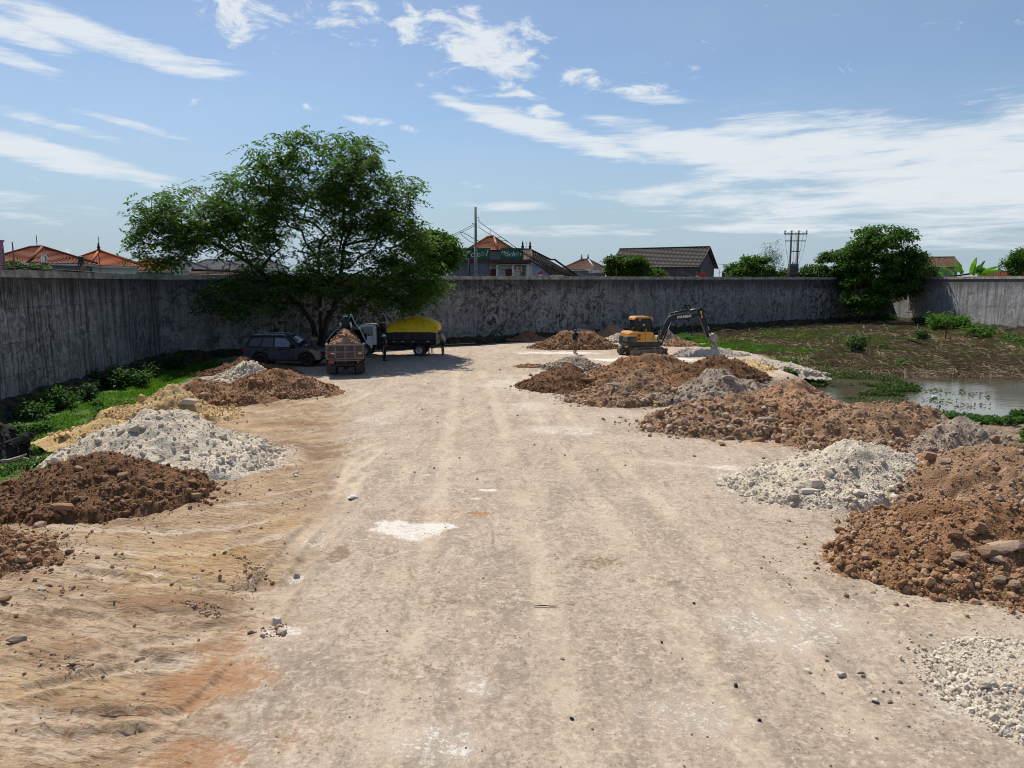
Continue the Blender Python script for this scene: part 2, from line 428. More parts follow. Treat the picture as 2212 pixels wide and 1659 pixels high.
def terrain_z(x, y, fine=True):
    sd = sdist(x, y, PAD)
    pond = sdist(x, y, POND)
    out = np.where(x < -3, -0.42, -0.46)
    out = out - 0.55 * sstep(-1.2, 0.8, pond)
    out = np.where(inside(x, y, PUDDLE), -0.56, out) if fine else out
    far = sstep(46, 62, y) * (x > 8)
    out = out + far * 0.12
    z = out * (1 - sstep(-2.2, 0.4, sd))
    z = z + fbm(x * .35, y * .35, 3) * .07
    rough = inside(x, y, ROUGH) * 1.0 if not fine else sstep(-.7, .7, sdist(x, y, ROUGH) + fbm(x * .9, y * .9, 9) * .8)
    offp = 1 - sstep(-1.0, .3, sd)
    if fine:
        z = z + fbm(x * 2.6, y * 2.6, 5) * (.014 + .045 * rough + .10 * offp)
        z = z + fbm(x * 9, y * 9, 6, 3) * (.006 + .022 * rough + .03 * offp)
        rut = np.zeros_like(z)
        rutn = fbm(x * 1.6, y * 1.6, 21, 3) * .03
        for pts, w, dp in RUTS:
            d = seg_dist(x, y, pts); near = d < w * 2.4
            if not near.any(): continue
            xn, yn = x[near], y[near]; d = d[near] + rutn[near]
            end = sstep(.05, .9, np.hypot(xn - pts[0][0], yn - pts[0][1])) * sstep(.05, .9, np.hypot(xn - pts[-1][0], yn - pts[-1][1]))
            prof = -dp * (1 - sstep(w * .55, w * 1.05, d)) + dp * .75 * np.exp(-((d - w * 1.3) / (w * .33)) ** 2) * np.clip(.7 + 1.6 * fbm(xn * 3, yn * 3, 8, 3), 0, 2)
            rut[near] += prof * 1.9 * end * np.clip(.85 + fbm(xn * .8, yn * .8, 77, 2), .25, 1.2)
        z = z + np.clip(rut, -.055, .045)
    return z, sd, pond, rough, offp
def tz(x, y):
    return float(terrain_z(np.array([float(x)]), np.array([float(y)]), False)[0][0])

# ground sheet of the compound, finer near the road
rows = 3.0 * np.exp(np.arange(0, 660) * 0.00535)
cols = np.linspace(-1.12, 1.12, 760)
YY, SS = np.meshgrid(rows, cols, indexing='ij')
XX = SS * (YY * .84 + 4.5)
XX = np.clip(XX, -26, 60)
Zt, SD, PD, RG, OFF = terrain_z(XX.ravel(), YY.ravel())
x, y = XX.ravel(), YY.ravel()
def spots(lst, wob=.5):
    m = np.zeros_like(x); nz = fbm(x * 1.3, y * 1.3, 31)
    for u, v, rx, ry, s in lst:
        p = G(u, v); d = np.hypot((x - p.x) / rx, (y - p.y) / ry) + nz * wob
        m = np.maximum(m, s * (1 - sstep(.35, 1.1, d)))
    return m
orange = spots([(450, 1480, 1.1, .8, .8), (330, 1500, .9, .6, .5), (480, 1400, .6, .8, .55), (390, 1640, .8, .4, .7), (650, 1580, .6, .5, .35), (250, 1560, 1.3, .7, .4),
                (100, 1400, 1.5, .9, .3), (60, 1540, 1.6, .8, .35), (940, 1105, .7, .25, .5), (1040, 1107, .45, .18, .8), (860, 1240, .8, .7, .25), (1640, 960, 2.2, .7, .5),
                (1180, 1095, .5, .3, .3), (330, 1300, 1.2, .7, .3), (820, 1420, .4, .5, .25), (560, 860, 3, 1, .35), (980, 760, 3.5, 2.2, .4), (1120, 795, 1.0, .8, .5), (2000, 1330, 1.2, .5, .3), (1750, 1160, .6, .4, .3)])
ochre = spots([(420, 1210, 1.8, 1.6, .6), (250, 1170, 1.4, 1.0, .4), (620, 1120, 1.0, 1.4, .5), (560, 1030, 1.0, 1.2, .4), (1640, 800, 3.0, 1.8, .9), (1580, 785, 2.0, 1.2, .9), (150, 1480, 1.6, .5, .5),
                (430, 1050, 1.0, .8, .4), (1850, 1250, 2.0, .5, .3), (560, 920, 1.8, .8, .5), (2100, 1330, 1.6, .6, .3)])
mud = spots([(640, 962, 2.0, 1.0, .9), (620, 915, 2.0, .8, .7), (700, 985, 1.0, .8, .7), (560, 1010, 1.2, .6, .6), (690, 1175, .35, .8, .8), (740, 1190, .3, .6, .7), (520, 1200, .9, .5, .7), (540, 1260, .8, .4, .7), (400, 1300, 1.3, .5, .8),
             (250, 1310, 1.2, .5, .7), (120, 1330, 1.0, .4, .6), (450, 1090, 1.2, .5, .7), (300, 1130, 1.6, .4, .6), (330, 1420, .9, .4, .7), (200, 1530, 1.2, .35, .6), (420, 1560, .5, .3, .7), (600, 875, 2.5, .8, .6), (480, 1350, .8, .35, .7),
             (1290, 1210, .6, .5, .55), (950, 1290, .5, .5, .4), (1220, 1300, .5, .6, .3), (880, 1440, .5, .5, .4), (1420, 1250, .8, .4, .35), (1960, 1260, 1.4, .4, .4), (1350, 960, 1.5, .8, .3), (1690, 1130, .8, .4, .4), (820, 1190, .4, .4, .35)])
WPOLY = GL([(815, 1123), (900, 1126), (985, 1128), (992, 1140), (930, 1158), (890, 1173), (855, 1165), (800, 1146)])
wn = fbm(x * 5, y * 5, 44)
white = .66 * sstep(-.16, .16, sdist(x, y, WPOLY) + wn * .22)
white = np.maximum(white, spots([(1058, 1060, .35, .12, .75), (1025, 1078, .22, .10, .6), (920, 1028, .30, .12, .6), (1480, 1003, 2.0, .6, .34), (1565, 1012, .9, .5, .5), (1230, 930, 2.0, 1.2, .45),
                (1200, 762, 4.0, 1.6, .62), (1400, 777, 5.0, 1.8, .75), (1560, 765, 4.0, 1.5, .75), (1690, 800, 1.6, 2.0, .4), (690, 1170, .5, .8, .4), (610, 1370, .4, .3, .5),
                (640, 1245, .25, .3, .5), (330, 1235, .25, .2, .5), (1100, 830, 2.5, 2.5, .45), (1150, 880, 1.5, 2.0, .4), (820, 900, 1.2, 2.5, .4), (1050, 1480, .35, .3, .45), (950, 1600, .9, .5, .45), (1700, 1350, 1.6, 1.0, .4), (1500, 1550, 1.0, .7, .35)]))
track = np.zeros_like(x)
for pts, w, dp in RUTS:
    dd_ = seg_dist(x, y, pts) + fbm(x * 1.6, y * 1.6, 21, 2) * .05
    track = np.maximum(track, np.exp(-(dd_ / (w * 1.1)) ** 4) * (.85 if dp > .015 else .6))
track *= np.clip(.75 + 1.3 * fbm(x * .7, y * .7, 91, 3), 0, 1)
grassm = np.clip(OFF, 0, 1) * (x < -2)
grassm = grassm * (1 - sstep(-.2, .3, sdist(x, y, GL([(-200, 950), (60, 955), (110, 985), (60, 1030), (-200, 1060)], -.42)) + wn * .3))
GREEN = [(1690, 762, 5.5, 1.6), (1600, 752, 4.0, 1.5), (1510, 735, 2.5, 1.5), (1790, 770, 3.0, 1.2), (1560, 742, 3.0, 1.5), (1720, 720, 3.0, 2.0), (2060, 710, 4, 3), (1640, 815, 3.0, 1.5)]
fg = np.zeros_like(x)
for u, v, rx, ry in GREEN:
    p = G(u, v, -.4); fg = np.maximum(fg, 1 - sstep(.5, 1.1, np.hypot((x - p.x) / rx, (y - p.y) / ry) + fbm(x * .8, y * .8, 51) * .8))
field = np.clip(OFF, 0, 1) * (x >= -2)
nr, nc = XX.shape
idx = np.arange(nr * nc).reshape(nr, nc)
quads = np.stack([idx[:-1, :-1], idx[:-1, 1:], idx[1:, 1:], idx[1:, :-1]], -1).reshape(-1, 4)

t = NT("compound_ground")
n1 = t.noise(.55, 4, .6, dist=.6); n2 = t.noise(2.3, 5, .72, dist=.4); n3 = t.noise(15, 5, .8); n4 = t.noise(70, 3, .8); n5 = t.noise(5.5, 6, .82, dist=.3)
nst = t.noise(1.0, 7, .74, st=(1.5, .50, 1), rot=(0, 0, R(9)), dist=.8)
c = t.mix(t.ramp(n1, .36, .64), (.385, .305, .235), (.485, .395, .310))
c = t.mix(t.ramp(nst, .49, .60, 0, .70), c, (.275, .222, .178))
c = t.mix(t.ramp(t.noise(.16, 4, .6), .48, .62, 0, .35), c, (.27, .215, .168))
c = t.mix(t.ramp(nst, .46, .36, 0, .40), c, (.57, .47, .37))
c = t.mix(t.ramp(n2, .54, .66, 0, .65), c, (.58, .485, .385))
c = t.mix(t.math('MULTIPLY', t.ramp(n5, .525, .60), t.ramp(n1, .38, .60, .15, .75)), c, (.275, .212, .158))
c = t.mix(t.math('MULTIPLY', t.ramp(n5, .47, .40), t.ramp(n1, .62, .40, .15, .70)), c, (.60, .50, .395))
c = t.mix(t.math('MULTIPLY', t.ramp(n3, .53, .61), t.ramp(n2, .40, .58, .25, .90)), c, (.200, .158, .124))
c = t.mix(t.math('MULTIPLY', t.ramp(n3, .47, .39), t.ramp(n2, .56, .40, .15, .75)), c, (.66, .565, .46))
c = t.mix(t.math('MULTIPLY', t.ramp(n4, .54, .62), t.ramp(n1, .36, .60, .15, .6)), c, (.18, .142, .11))
rg = t.attr("rough")
lw = t.noise(1.2, 7, .78, st=(1, 1.7, 1), rot=(0, 0, R(-20)))
crough = t.mix(t.ramp(lw, .38, .62), (.315, .205, .120), (.50, .375, .250))
crough = t.mix(t.ramp(n5, .54, .62, 0, .6), crough, (.20, .125, .072))
crough = t.mix(t.ramp(n3, .54, .66, 0, .75), crough, (.58, .47, .345))
crough = t.mix(t.ramp(t.noise(9, 5, .8, st=(1, 2.0, 1), rot=(0, 0, R(-16))), .52, .60, 0, .60), crough, (.20, .130, .080))
crough = t.mix(t.ramp(n4, .53, .61, 0, .6), crough, (.13, .085, .05))
c = t.mix(t.math('MULTIPLY', rg, .92), c, crough)
gm = t.math('ADD', t.math('MULTIPLY', t.math('SUBTRACT', n3, .5), 1.4), t.math('MULTIPLY', t.math('SUBTRACT', n5, .5), 2.0))
c = t.mix(t.math('MULTIPLY', t.ramp(t.math('ADD', t.attr("mud"), gm), .25, .75), .72), c, (.205, .125, .072))
wv_ = t.n('ShaderNodeTexWave'); wv_.wave_type = 'BANDS'; wv_.bands_direction = 'Y'; wv_.inputs['Scale'].default_value = 2.6; wv_.inputs['Distortion'].default_value = 5.0; wv_.inputs['Detail'].default_value = 3.0; wv_.inputs['Detail Scale'].default_value = .6
mp_ = t.n('ShaderNodeMapping'); mp_.inputs['Rotation'].default_value = (0, 0, R(14)); t.l(t.tc.outputs['Object'], mp_.inputs[0]); t.l(mp_.outputs[0], wv_.inputs['Vector'])
comb_ = t.math('MULTIPLY', t.ramp(wv_.outputs['Fac'], .55, .95), t.math('MULTIPLY', rg, t.ramp(n2, .38, .56)))
c = t.mix(t.math('MULTIPLY', comb_, .26), c, (.175, .108, .062))
c = t.mix(t.math('MULTIPLY', t.attr('track'), t.ramp(n5, .66, .42, .35, .90)), c, (.58, .475, .365))
gr = t.math('ADD', t.math('MULTIPLY', t.math('SUBTRACT', n3, .5), 1.6), t.math('MULTIPLY', t.math('SUBTRACT', n5, .5), 1.6))
c = t.mix(t.math('MULTIPLY', t.ramp(t.math('ADD', t.attr("ochre"), gr), .25, .85), .72), c, (.50, .335, .165))
c = t.mix(t.math('MULTIPLY', t.ramp(t.math('ADD', t.attr("orange"), gr), .25, .85), .70), c, (.36, .175, .078))
c = t.mix(t.math('MULTIPLY', t.ramp(t.math('ADD', t.attr("white"), gr), .34, .72), .88), c, (.72, .685, .63))
speck = t.ramp(t.voro(34, outp='Distance'), .10, .20, 1, 0)
specm = t.math('MULTIPLY', speck, t.ramp(n2, .45, .6))
c = t.mix(t.math('MULTIPLY', specm, .75), c, (.10, .09, .085))
soil = t.mix(t.ramp(n2, .4, .65), (.155, .112, .075), (.28, .212, .145))
soil = t.mix(t.ramp(n3, .5, .65, 0, .7), soil, (.42, .335, .24))
c = t.mix(t.attr("field"), c, soil)
gcol = t.mix(t.ramp(n2, .4, .6), (.035, .075, .014), (.075, .13, .022))
c = t.mix(t.math('MULTIPLY', t.attr("grass"), t.ramp(n3, .3, .55, .55, 1)), c, gcol)
strie = t.noise(9, 5, .7, st=(.8, 2.6, 1), rot=(0, 0, R(-20)))
hgt = t.math('ADD', t.math('MULTIPLY', n3, .7), t.math('MULTIPLY', n4, .4))
hgt = t.math('ADD', hgt, t.math('MULTIPLY', t.math('MULTIPLY', strie, rg), 1.1))
hgt = t.math('ADD', hgt, t.math('MULTIPLY', specm, .25))
hgt = t.math('SUBTRACT', hgt, t.math('MULTIPLY', comb_, .40))
GROUND = t.end(c, .96, t.bump(hgt, .85, .034), .12)
me = np_mesh("ground", np.stack([x, y, Zt], 1), quads, GROUND, True)
for nm, arr in (("rough", RG * (1 - OFF)), ("orange", orange), ("ochre", ochre), ("track", track), ("mud", mud), ("white", white), ("grass", np.maximum(grassm, fg * field)), ("field", np.clip(OFF, 0, 1))):
    a = me.attributes.new(nm, 'FLOAT', 'POINT'); a.data.foreach_set("value", np.asarray(arr, np.float32))
ground = tag(link("ground", me), "pale packed limestone yard with ruts and tyre marks", kind='structure')

# land beyond the walls, out to the horizon
t = NT("far_land")
OUTL = t.end(t.mix(t.ramp(t.noise(.05, 5), .4, .6), (.10, .085, .055), (.07, .09, .035)), .95)
o = MB().quad((-3000, -200, -1.6), (3000, -200, -1.6), (3000, 5000, -1.6), (-3000, 5000, -1.6)).build("land", OUTL)
tag(o, "flat land beyond the compound", kind='structure')

# water
t = NT("pond_water")
wv = t.math('ADD', t.noise(1.6, 4, .5, st=(1, 2.2, 1)), t.math('MULTIPLY', t.noise(7, 3, .5, st=(1, 2.0, 1)), .35))
wm = t.math('MULTIPLY', t.ramp(t.noise(.13, 3), .4, .62, .25, 1.0), 1.0)
bmp = t.bump(t.math('MULTIPLY', wv, wm), .16, .03)
WATER = t.end(t.mix(t.ramp(t.noise(.3, 4), .4, .6), (.060, .055, .038), (.085, .075, .052)), .06, bmp, .55, IOR=1.33)
def sheet(name, poly, z, mat):
    me = bpy.data.meshes.new(name); me.from_pydata([(px, py, z) for px, py in poly], [], [tuple(range(len(poly)))]); me.materials.append(mat)
    return link(name, me)
pc = np.mean(np.array(POND), 0)
tag(sheet("pond_water", [(px + (px - pc[0]) * .12, py + (py - pc[1]) * .12) for px, py in POND], WATER_Z, WATER), "murky brown pond water behind the right hand heaps", kind='structure')
pc = np.mean(np.array(PUDDLE), 0)
tag(sheet("puddle_water", [(px + (px - pc[0]) * .15, py + (py - pc[1]) * .15) for px, py in PUDDLE], -0.47, WATER), "muddy puddle in the grass by the left wall", kind='structure')

# ------------------------------------------------------------------ perimeter walls
def wall_mat(name, lightc, darkc, blot, streak, warm=.3):
    t = NT(name)
    st1 = t.noise(1.0, 8, .62, st=(2.6, 1, .16)); st2 = t.noise(1.0, 7, .65, st=(7.5, 1, .30)); b1 = t.noise(1.5, 8, .68, dist=1.2); b2 = t.noise(.38, 5, .6); b3 = t.noise(6, 7, .7, dist=.8)
    c = t.mix(t.ramp(b2, .35, .65), tuple(v * .82 for v in lightc), lightc)
    c = t.mix(t.ramp(t.orand(), 0, 1, 0, .28), c, tuple(v * .62 for v in lightc))
    zone = t.ramp(t.noise(.11, 4, .6, st=(1, 1, .6)), .40, .60, .45, 1.0)
    c = t.mix(t.ramp(st1, .50, .60, 0, streak), c, darkc)
    c = t.mix(t.ramp(st2, .51, .60, 0, streak * .9), c, tuple(v * .8 for v in darkc))
    c = t.mix(t.math('MULTIPLY', t.ramp(b1, .48, .57), t.math('MULTIPLY', zone, blot)), c, darkc)
    c = t.mix(t.math('MULTIPLY', t.ramp(b3, .53, .61), t.math('MULTIPLY', zone, blot * .9)), c, tuple(v * .75 for v in darkc))
    c = t.mix(t.ramp(t.noise(2.0, 7, .7, dist=1.5), .56, .64, 0, .6), c, tuple(min(1, v * 1.35) for v in lightc))
    vo = t.voro(.62, st=(1, 1, 1.0))
    ring = t.math('MULTIPLY', t.ramp(t.math('ABSOLUTE', t.math('SUBTRACT', vo, .22)), .02, .06, 1, 0), t.ramp(b2, .42, .55))
    c = t.mix(t.math('MULTIPLY', ring, .55), c, tuple(min(1, v * 1.25) for v in lightc))
    # dark run-off under the coping
    s = t.n('ShaderNodeSeparateXYZ'); t.l(t.tc.outputs['Object'], s.inputs[0])
    top = t.ramp(t.math('ADD', s.outputs[2], t.math('MULTIPLY', st2, 2.4)), 4.9, 6.3, 0, .75)
    c = t.mix(top, c, tuple(v * .7 for v in darkc))
    h = t.math('ADD', t.math('MULTIPLY', b1, .5), t.math('MULTIPLY', b3, .5))
    return t.end(c, .93, t.bump(h, .6, .04), .15)
WALL_L = wall_mat("stained_concrete", (.30, .295, .30), (.046, .044, .042), .55, .70)
WALL_F = wall_mat("blotched_concrete", (.29, .284, .284), (.036, .035, .035), 1.0, .30)
WALL_R = wall_mat("weathered_concrete", (.42, .42, .435), (.13, .125, .12), .5, .6)
COPING = simple("coping_concrete", (.34, .315, .28), .92, var=.45, scale=2.5, dirt=(.09, .085, .075), dirt_amt=.85, bump=.4)
REBAR = simple("rusty_steel", (.20, .12, .08), .8, .3, var=.4, scale=20)
t = NT("mossy_rubble")
c = t.mix(t.ramp(t.noise(3, 6, .7), .4, .65), (.03, .027, .022), (.075, .068, .055))
c = t.mix(t.ramp(t.noise(1.4, 7, .7), .5, .66, 0, .85), c, (.115, .100, .012))
c = t.mix(t.ramp(t.noise(4, 6, .7), .55, .7, 0, .6), c, (.05, .08, .015))
MOSS = t.end(c, .97, t.bump(t.math('ADD', t.noise(9, 6, .7), t.ramp(t.voro(5), 0, .6, 0, 1)), 1.0, .1), .1)

def make_wall(name, label, A, B, ta, tb, mat, base, posts, foot, seed, rows):
    rnd = random.Random(seed)
    d = B - A; L = d.length
    w = empty(name, (A.x, A.y, 0), math.atan2(d.y, d.x))
    tag(w, label, 'wall', 'concrete walls round the yard', 'thing')
    top = lambda s: ta + (tb - ta) * s / L
    core = MB()
    core.add([(0, .02, -1.5), (L, .02, -1.5), (L, .02, tb - .05), (0, .02, ta - .05), (0, .27, -1.5), (L, .27, -1.5), (L, .27, tb - .05), (0, .27, ta - .05)],
             [(0, 1, 2, 3), (5, 4, 7, 6), (4, 0, 3, 7), (1, 5, 6, 2), (3, 2, 6, 7), (4, 5, 1, 0)])
    core.build("wall_core", mat, w)
    n = max(1, round(L / 3.1)); pw = L / n
    for i in range(n):
        for k in range(len(rows) - 1):
            x0, x1 = i * pw + .006, (i + 1) * pw - .006
            q = [rnd.uniform(.010, .034) for _ in range(4)]
            z0, z1 = rows[k] + .005, rows[k + 1] - .005
            def zf(z, s): return z + (top(s) - ta) * max(0, z) / ta
            m = MB(); b = .007
            f = [(x0, -q[0], zf(z0, x0)), (x1, -q[1], zf(z0, x1)), (x1, -q[2], zf(z1, x1)), (x0, -q[3], zf(z1, x0))]
            fi = [(f[0][0] + b, f[0][1] - b, f[0][2] + b), (f[1][0] - b, f[1][1] - b, f[1][2] + b), (f[2][0] - b, f[2][1] - b, f[2][2] - b), (f[3][0] + b, f[3][1] - b, f[3][2] - b)]
            bk = [(p[0], .018, p[2]) for p in f]
            m.add(f + fi + bk, [(4, 5, 6, 7), (0, 1, 5, 4), (1, 2, 6, 5), (2, 3, 7, 6), (3, 0, 4, 7), (8, 9, 1, 0), (9, 10, 2, 1), (10, 11, 3, 2), (11, 8, 0, 3)])
            m.build("wall_panel", mat, w)
    nc = max(1, round(L / 6.2)); cw = L / nc
    for i in range(nc):
        s0, s1 = i * cw + .006, (i + 1) * cw - .006
        m = MB(); k = 9
        for j in range(k):
            a, b = s0 + (s1 - s0) * j / k, s0 + (s1 - s0) * (j + 1) / k
            za, zb = top(a), top(b); e = [rnd.uniform(-.014, .014) for _ in range(2)]
            m.add([(a, -.085, za - .30), (b, -.085, zb - .30), (b, -.085 + e[0], zb + e[1]), (a, -.085, za), (a, .33, za - .30), (b, .33, zb - .30), (b, .33, zb + e[1]), (a, .33, za)],
                  [(0, 1, 2, 3), (5, 4, 7, 6), (3, 2, 6, 7), (4, 5, 1, 0)] + ([(4, 0, 3, 7)] if j == 0 else []) + ([(1, 5, 6, 2)] if j == k - 1 else []))
        m.build("coping", COPING, w)
    for s, h, cross in posts:
        m = MB(); m.tube([(s, .1, top(s) - .02), (s + rnd.uniform(-.04, .04), .1, top(s) + h)], .028, 6)
        if cross: m.tube([(s - .34, .08, top(s) + h * .55), (s + .34, .08, top(s) + h * .55 + rnd.uniform(-.05, .05))], .022, 6)
        m.build("rebar_post", REBAR, w)
    # rubble footing
    wd, hi = foot
    nx = max(8, int(L / .22)); ny = 7
    gx, gy = np.meshgrid(np.linspace(0, L, nx), np.linspace(0, 1, ny), indexing='ij')
    fz = hi * (1 - gy ** 1.25) - .75 * gy; fy = -.02 - wd * gy
    nz = fbm(gx * 1.7, gy * 3 + seed, seed, 5)
    V = np.stack([gx, fy - nz * .16 - .05, fz + nz * .20], -1).reshape(-1, 3)
    ii = np.arange(nx * ny).reshape(nx, ny)
    Q = np.stack([ii[:-1, :-1], ii[:-1, 1:], ii[1:, 1:], ii[1:, :-1]], -1).reshape(-1, 4)
    link("footing", np_mesh("footing", V, Q, MOSS, False), w)
    return w
ROWS = [-.4, 1.15, 2.45, 3.85, 5.10]
lw = (WALL_B - WALL_A).length; fw = (WALL_C - WALL_B).length; rw = (WALL_D - WALL_C).length
def s_on_far(u):   # distance along the far wall seen at column u
    k = (u - CX) / F; dd = (WALL_C - WALL_B).normalized()
    return (k * WALL_B.y - WALL_B.x) / (dd.x - k * dd.y)
def s_on_left(u):
    k = (u - CX) / F; dd = (WALL_B - WALL_A).normalized()
    return (k * WALL_A.y - WALL_A.x) / (dd.x - k * dd.y)
wall_left = make_wall("concrete_wall", "tall grey concrete wall on the left streaked with vertical stains", WALL_A, WALL_B, 5.40, 5.42, WALL_L, 0,
                      [(s_on_left(u), h, False) for u, h in ((51, 1.15), (232, .9), (383, .75), (30, .9))], (1.0, .35), 3, ROWS)
wall_far = make_wall("concrete_wall", "long blotched dark concrete wall across the back of the yard", WALL_B, WALL_C, 5.42, 5.75, WALL_F, 0,
                     [(s_on_far(u), .75, cr) for u, cr in ((402, False), (458, False), (504, False), (997, True), (1125, True), (1218, False), (1330, True), (1432, True), (1472, True), (1512, True), (1550, True), (1640, True), (1062, False), (1762, False))],
                     (.7, .45), 5, ROWS)
kR = lambda u: WALL_C.y - WALL_C.x / ((u - CX) / F)
wall_right = make_wall("concrete_wall", "sunlit pale grey concrete wall closing the right side of the field", WALL_C, WALL_D, 5.75, 5.55, WALL_R, 0,
                       [(kR(u), .8, cr) for u, cr in ((1985, True), (2143, True), (2060, False))], (.9, .5), 8, ROWS)
# the red numbers sprayed on the back wall
def text_mesh(s, size, mat, name, parent=None, shear=0.0, ext=.004, bold=0.0, spacing=1.0):
    cu = bpy.data.curves.new("t", 'FONT'); cu.body = s; cu.size = size; cu.extrude = ext; cu.shear = shear; cu.offset = bold; cu.space_character = spacing
    cu.align_x = 'CENTER'; cu.align_y = 'CENTER'; cu.resolution_u = 4
    ob = bpy.data.objects.new("t", cu); COL.objects.link(ob)
    bpy.context.view_layer.update()
    me = bpy.data.meshes.new_from_object(ob.evaluated_get(bpy.context.evaluated_depsgraph_get()))
    bpy.data.objects.remove(ob, do_unlink=True)
    me.name = name; me.materials.clear(); me.materials.append(mat)
    return link(name, me, parent)
SPRAY = simple("red_spray_paint", (.22, .03, .03), .8, var=.4)
for ch, u, v in (("2", 1257, 693), ("3", 1675, 668)):
    s = s_on_far(u); dd = (WALL_C - WALL_B).normalized(); Y = WALL_B.y + dd.y * s
    n = text_mesh(ch, .8, SPRAY, "painted_number", wall_far, bold=.02)
    n.location = (s, -.048, P(u, v, Y).z); n.rotation_euler = (R(90), 0, 0)
# ================================================================== heaps of tipped spoil
BROWN = soil_mats("brown", (.190, .095, .045), (.300, .165, .085), (.40, .245, .145), (.48, .32, .20), (.21, .108, .055))
DARKB = soil_mats("dark_brown", (.115, .056, .027), (.190, .098, .049), (.27, .155, .085), (.34, .20, .115), (.14, .070, .036))
TAN = soil_mats("tan", (.235, .135, .075), (.345, .215, .130), (.46, .325, .22), (.54, .41, .30), (.25, .140, .076))
ROSE = soil_mats("rose", (.30, .170, .095), (.41, .252, .155), (.50, .345, .235), (.52, .36, .245), (.33, .175, .09))
GREYT = soil_mats("grey_tan", (.26, .198, .150), (.365, .295, .235), (.47, .395, .325), (.48, .395, .315), (.29, .21, .15))
WHITE = soil_mats("white", (.50, .425, .325), (.61, .535, .425), (.71, .635, .525), (.73, .66, .56), (.55, .47, .365))
CREAM = soil_mats("cream", (.46, .385, .30), (.57, .495, .40), (.67, .60, .505), (.69, .63, .54), (.52, .44, .345))
YELLOW = soil_mats("yellow", (.46, .305, .13), (.57, .405, .20), (.66, .515, .31), (.65, .50, .30), (.50, .33, .15))
DARKR = soil_mats("dark_rock", (.022, .021, .021), (.04, .038, .036), (.07, .066, .06), (.05, .048, .046), (.025, .024, .024))

def rock_mesh(seed, sub, mat=None):
    """angular broken stone: hull of a few points on a squashed ball"""
    rnd = random.Random(seed)
    sc = Vector((rnd.uniform(.9, 1.2), rnd.uniform(.75, 1.0), rnd.uniform(.6, .85)))
    bm = bmesh.new()
    for i in range(15 if sub < 2 else 24):
        p = Vector((rnd.gauss(0, 1), rnd.gauss(0, 1), rnd.gauss(0, 1))).normalized() * rnd.uniform(.82, 1.08)
        bm.verts.new((p.x * sc.x, p.y * sc.y, p.z * sc.z))
    r = bmesh.ops.convex_hull(bm, input=list(bm.verts))
    bmesh.ops.delete(bm, geom=list({g for g in r['geom_interior'] if isinstance(g, bmesh.types.BMVert)} | {v for v in bm.verts if not v.link_faces}), context='VERTS')
    if sub > 1:
        bmesh.ops.subdivide_edges(bm, edges=list(bm.edges), cuts=1, use_grid_fill=True); bmesh.ops.triangulate(bm, faces=list(bm.faces))
        for q in bm.verts: q.co *= 1 + rnd.uniform(-.075, .06)
    else: bmesh.ops.bevel(bm, geom=list(bm.edges), offset=.045, segments=1, affect='EDGES', profile=.5)
    me = bpy.data.meshes.new("rock"); bm.to_mesh(me); bm.free()
    return me
_RK = {}
def rock_data(mat, k, sub):
    key = (mat.name, k, sub)
    if key not in _RK:
        me = rock_mesh(100 + k, sub); me.materials.append(mat)
        me.polygons.foreach_set("use_smooth", [False] * len(me.polygons)); _RK[key] = me
    return _RK[key]
_ico = bmesh.new(); bmesh.ops.create_icosphere(_ico, subdivisions=1, radius=1)
_ico.verts.index_update()
ICO_V = np.array([q.co[:] for q in _ico.verts]); ICO_F = np.array([[q.index for q in f.verts] for f in _ico.faces]); _ico.free()
def rand_rot(n, rg):
    q = rg.normal(size=(n, 4)); q /= np.linalg.norm(q, axis=1)[:, None]
    w, a, b, c = q.T
    return np.stack([np.stack([1 - 2 * (b * b + c * c), 2 * (a * b - c * w), 2 * (a * c + b * w)], -1),
                     np.stack([2 * (a * b + c * w), 1 - 2 * (a * a + c * c), 2 * (b * c - a * w)], -1),
                     np.stack([2 * (a * c - b * w), 2 * (b * c + a * w), 1 - 2 * (a * a + b * b)], -1)], 1)
def pebbles(name, pos, size, mat, parent, seed):
    """many small angular stones as one mesh"""
    rg = np.random.default_rng(seed); n = len(pos)
    if n == 0: return None
    pts = ICO_V[None] * (1 + rg.uniform(-.28, .22, (n, len(ICO_V), 1))) * (rg.uniform(.6, 1.15, (n, 1, 3)))
    Rm = rand_rot(n, rg)
    V = np.einsum('nij,nkj->nki', Rm, pts) * size[:, None, None] + pos[:, None, :]
    Fc = ICO_F[None] + (np.arange(n) * len(ICO_V))[:, None, None]
    o = link(name, np_mesh(name, V.reshape(-1, 3), Fc.reshape(-1, 3), mat, False), parent)
    o["kind"] = "stuff"
    return o

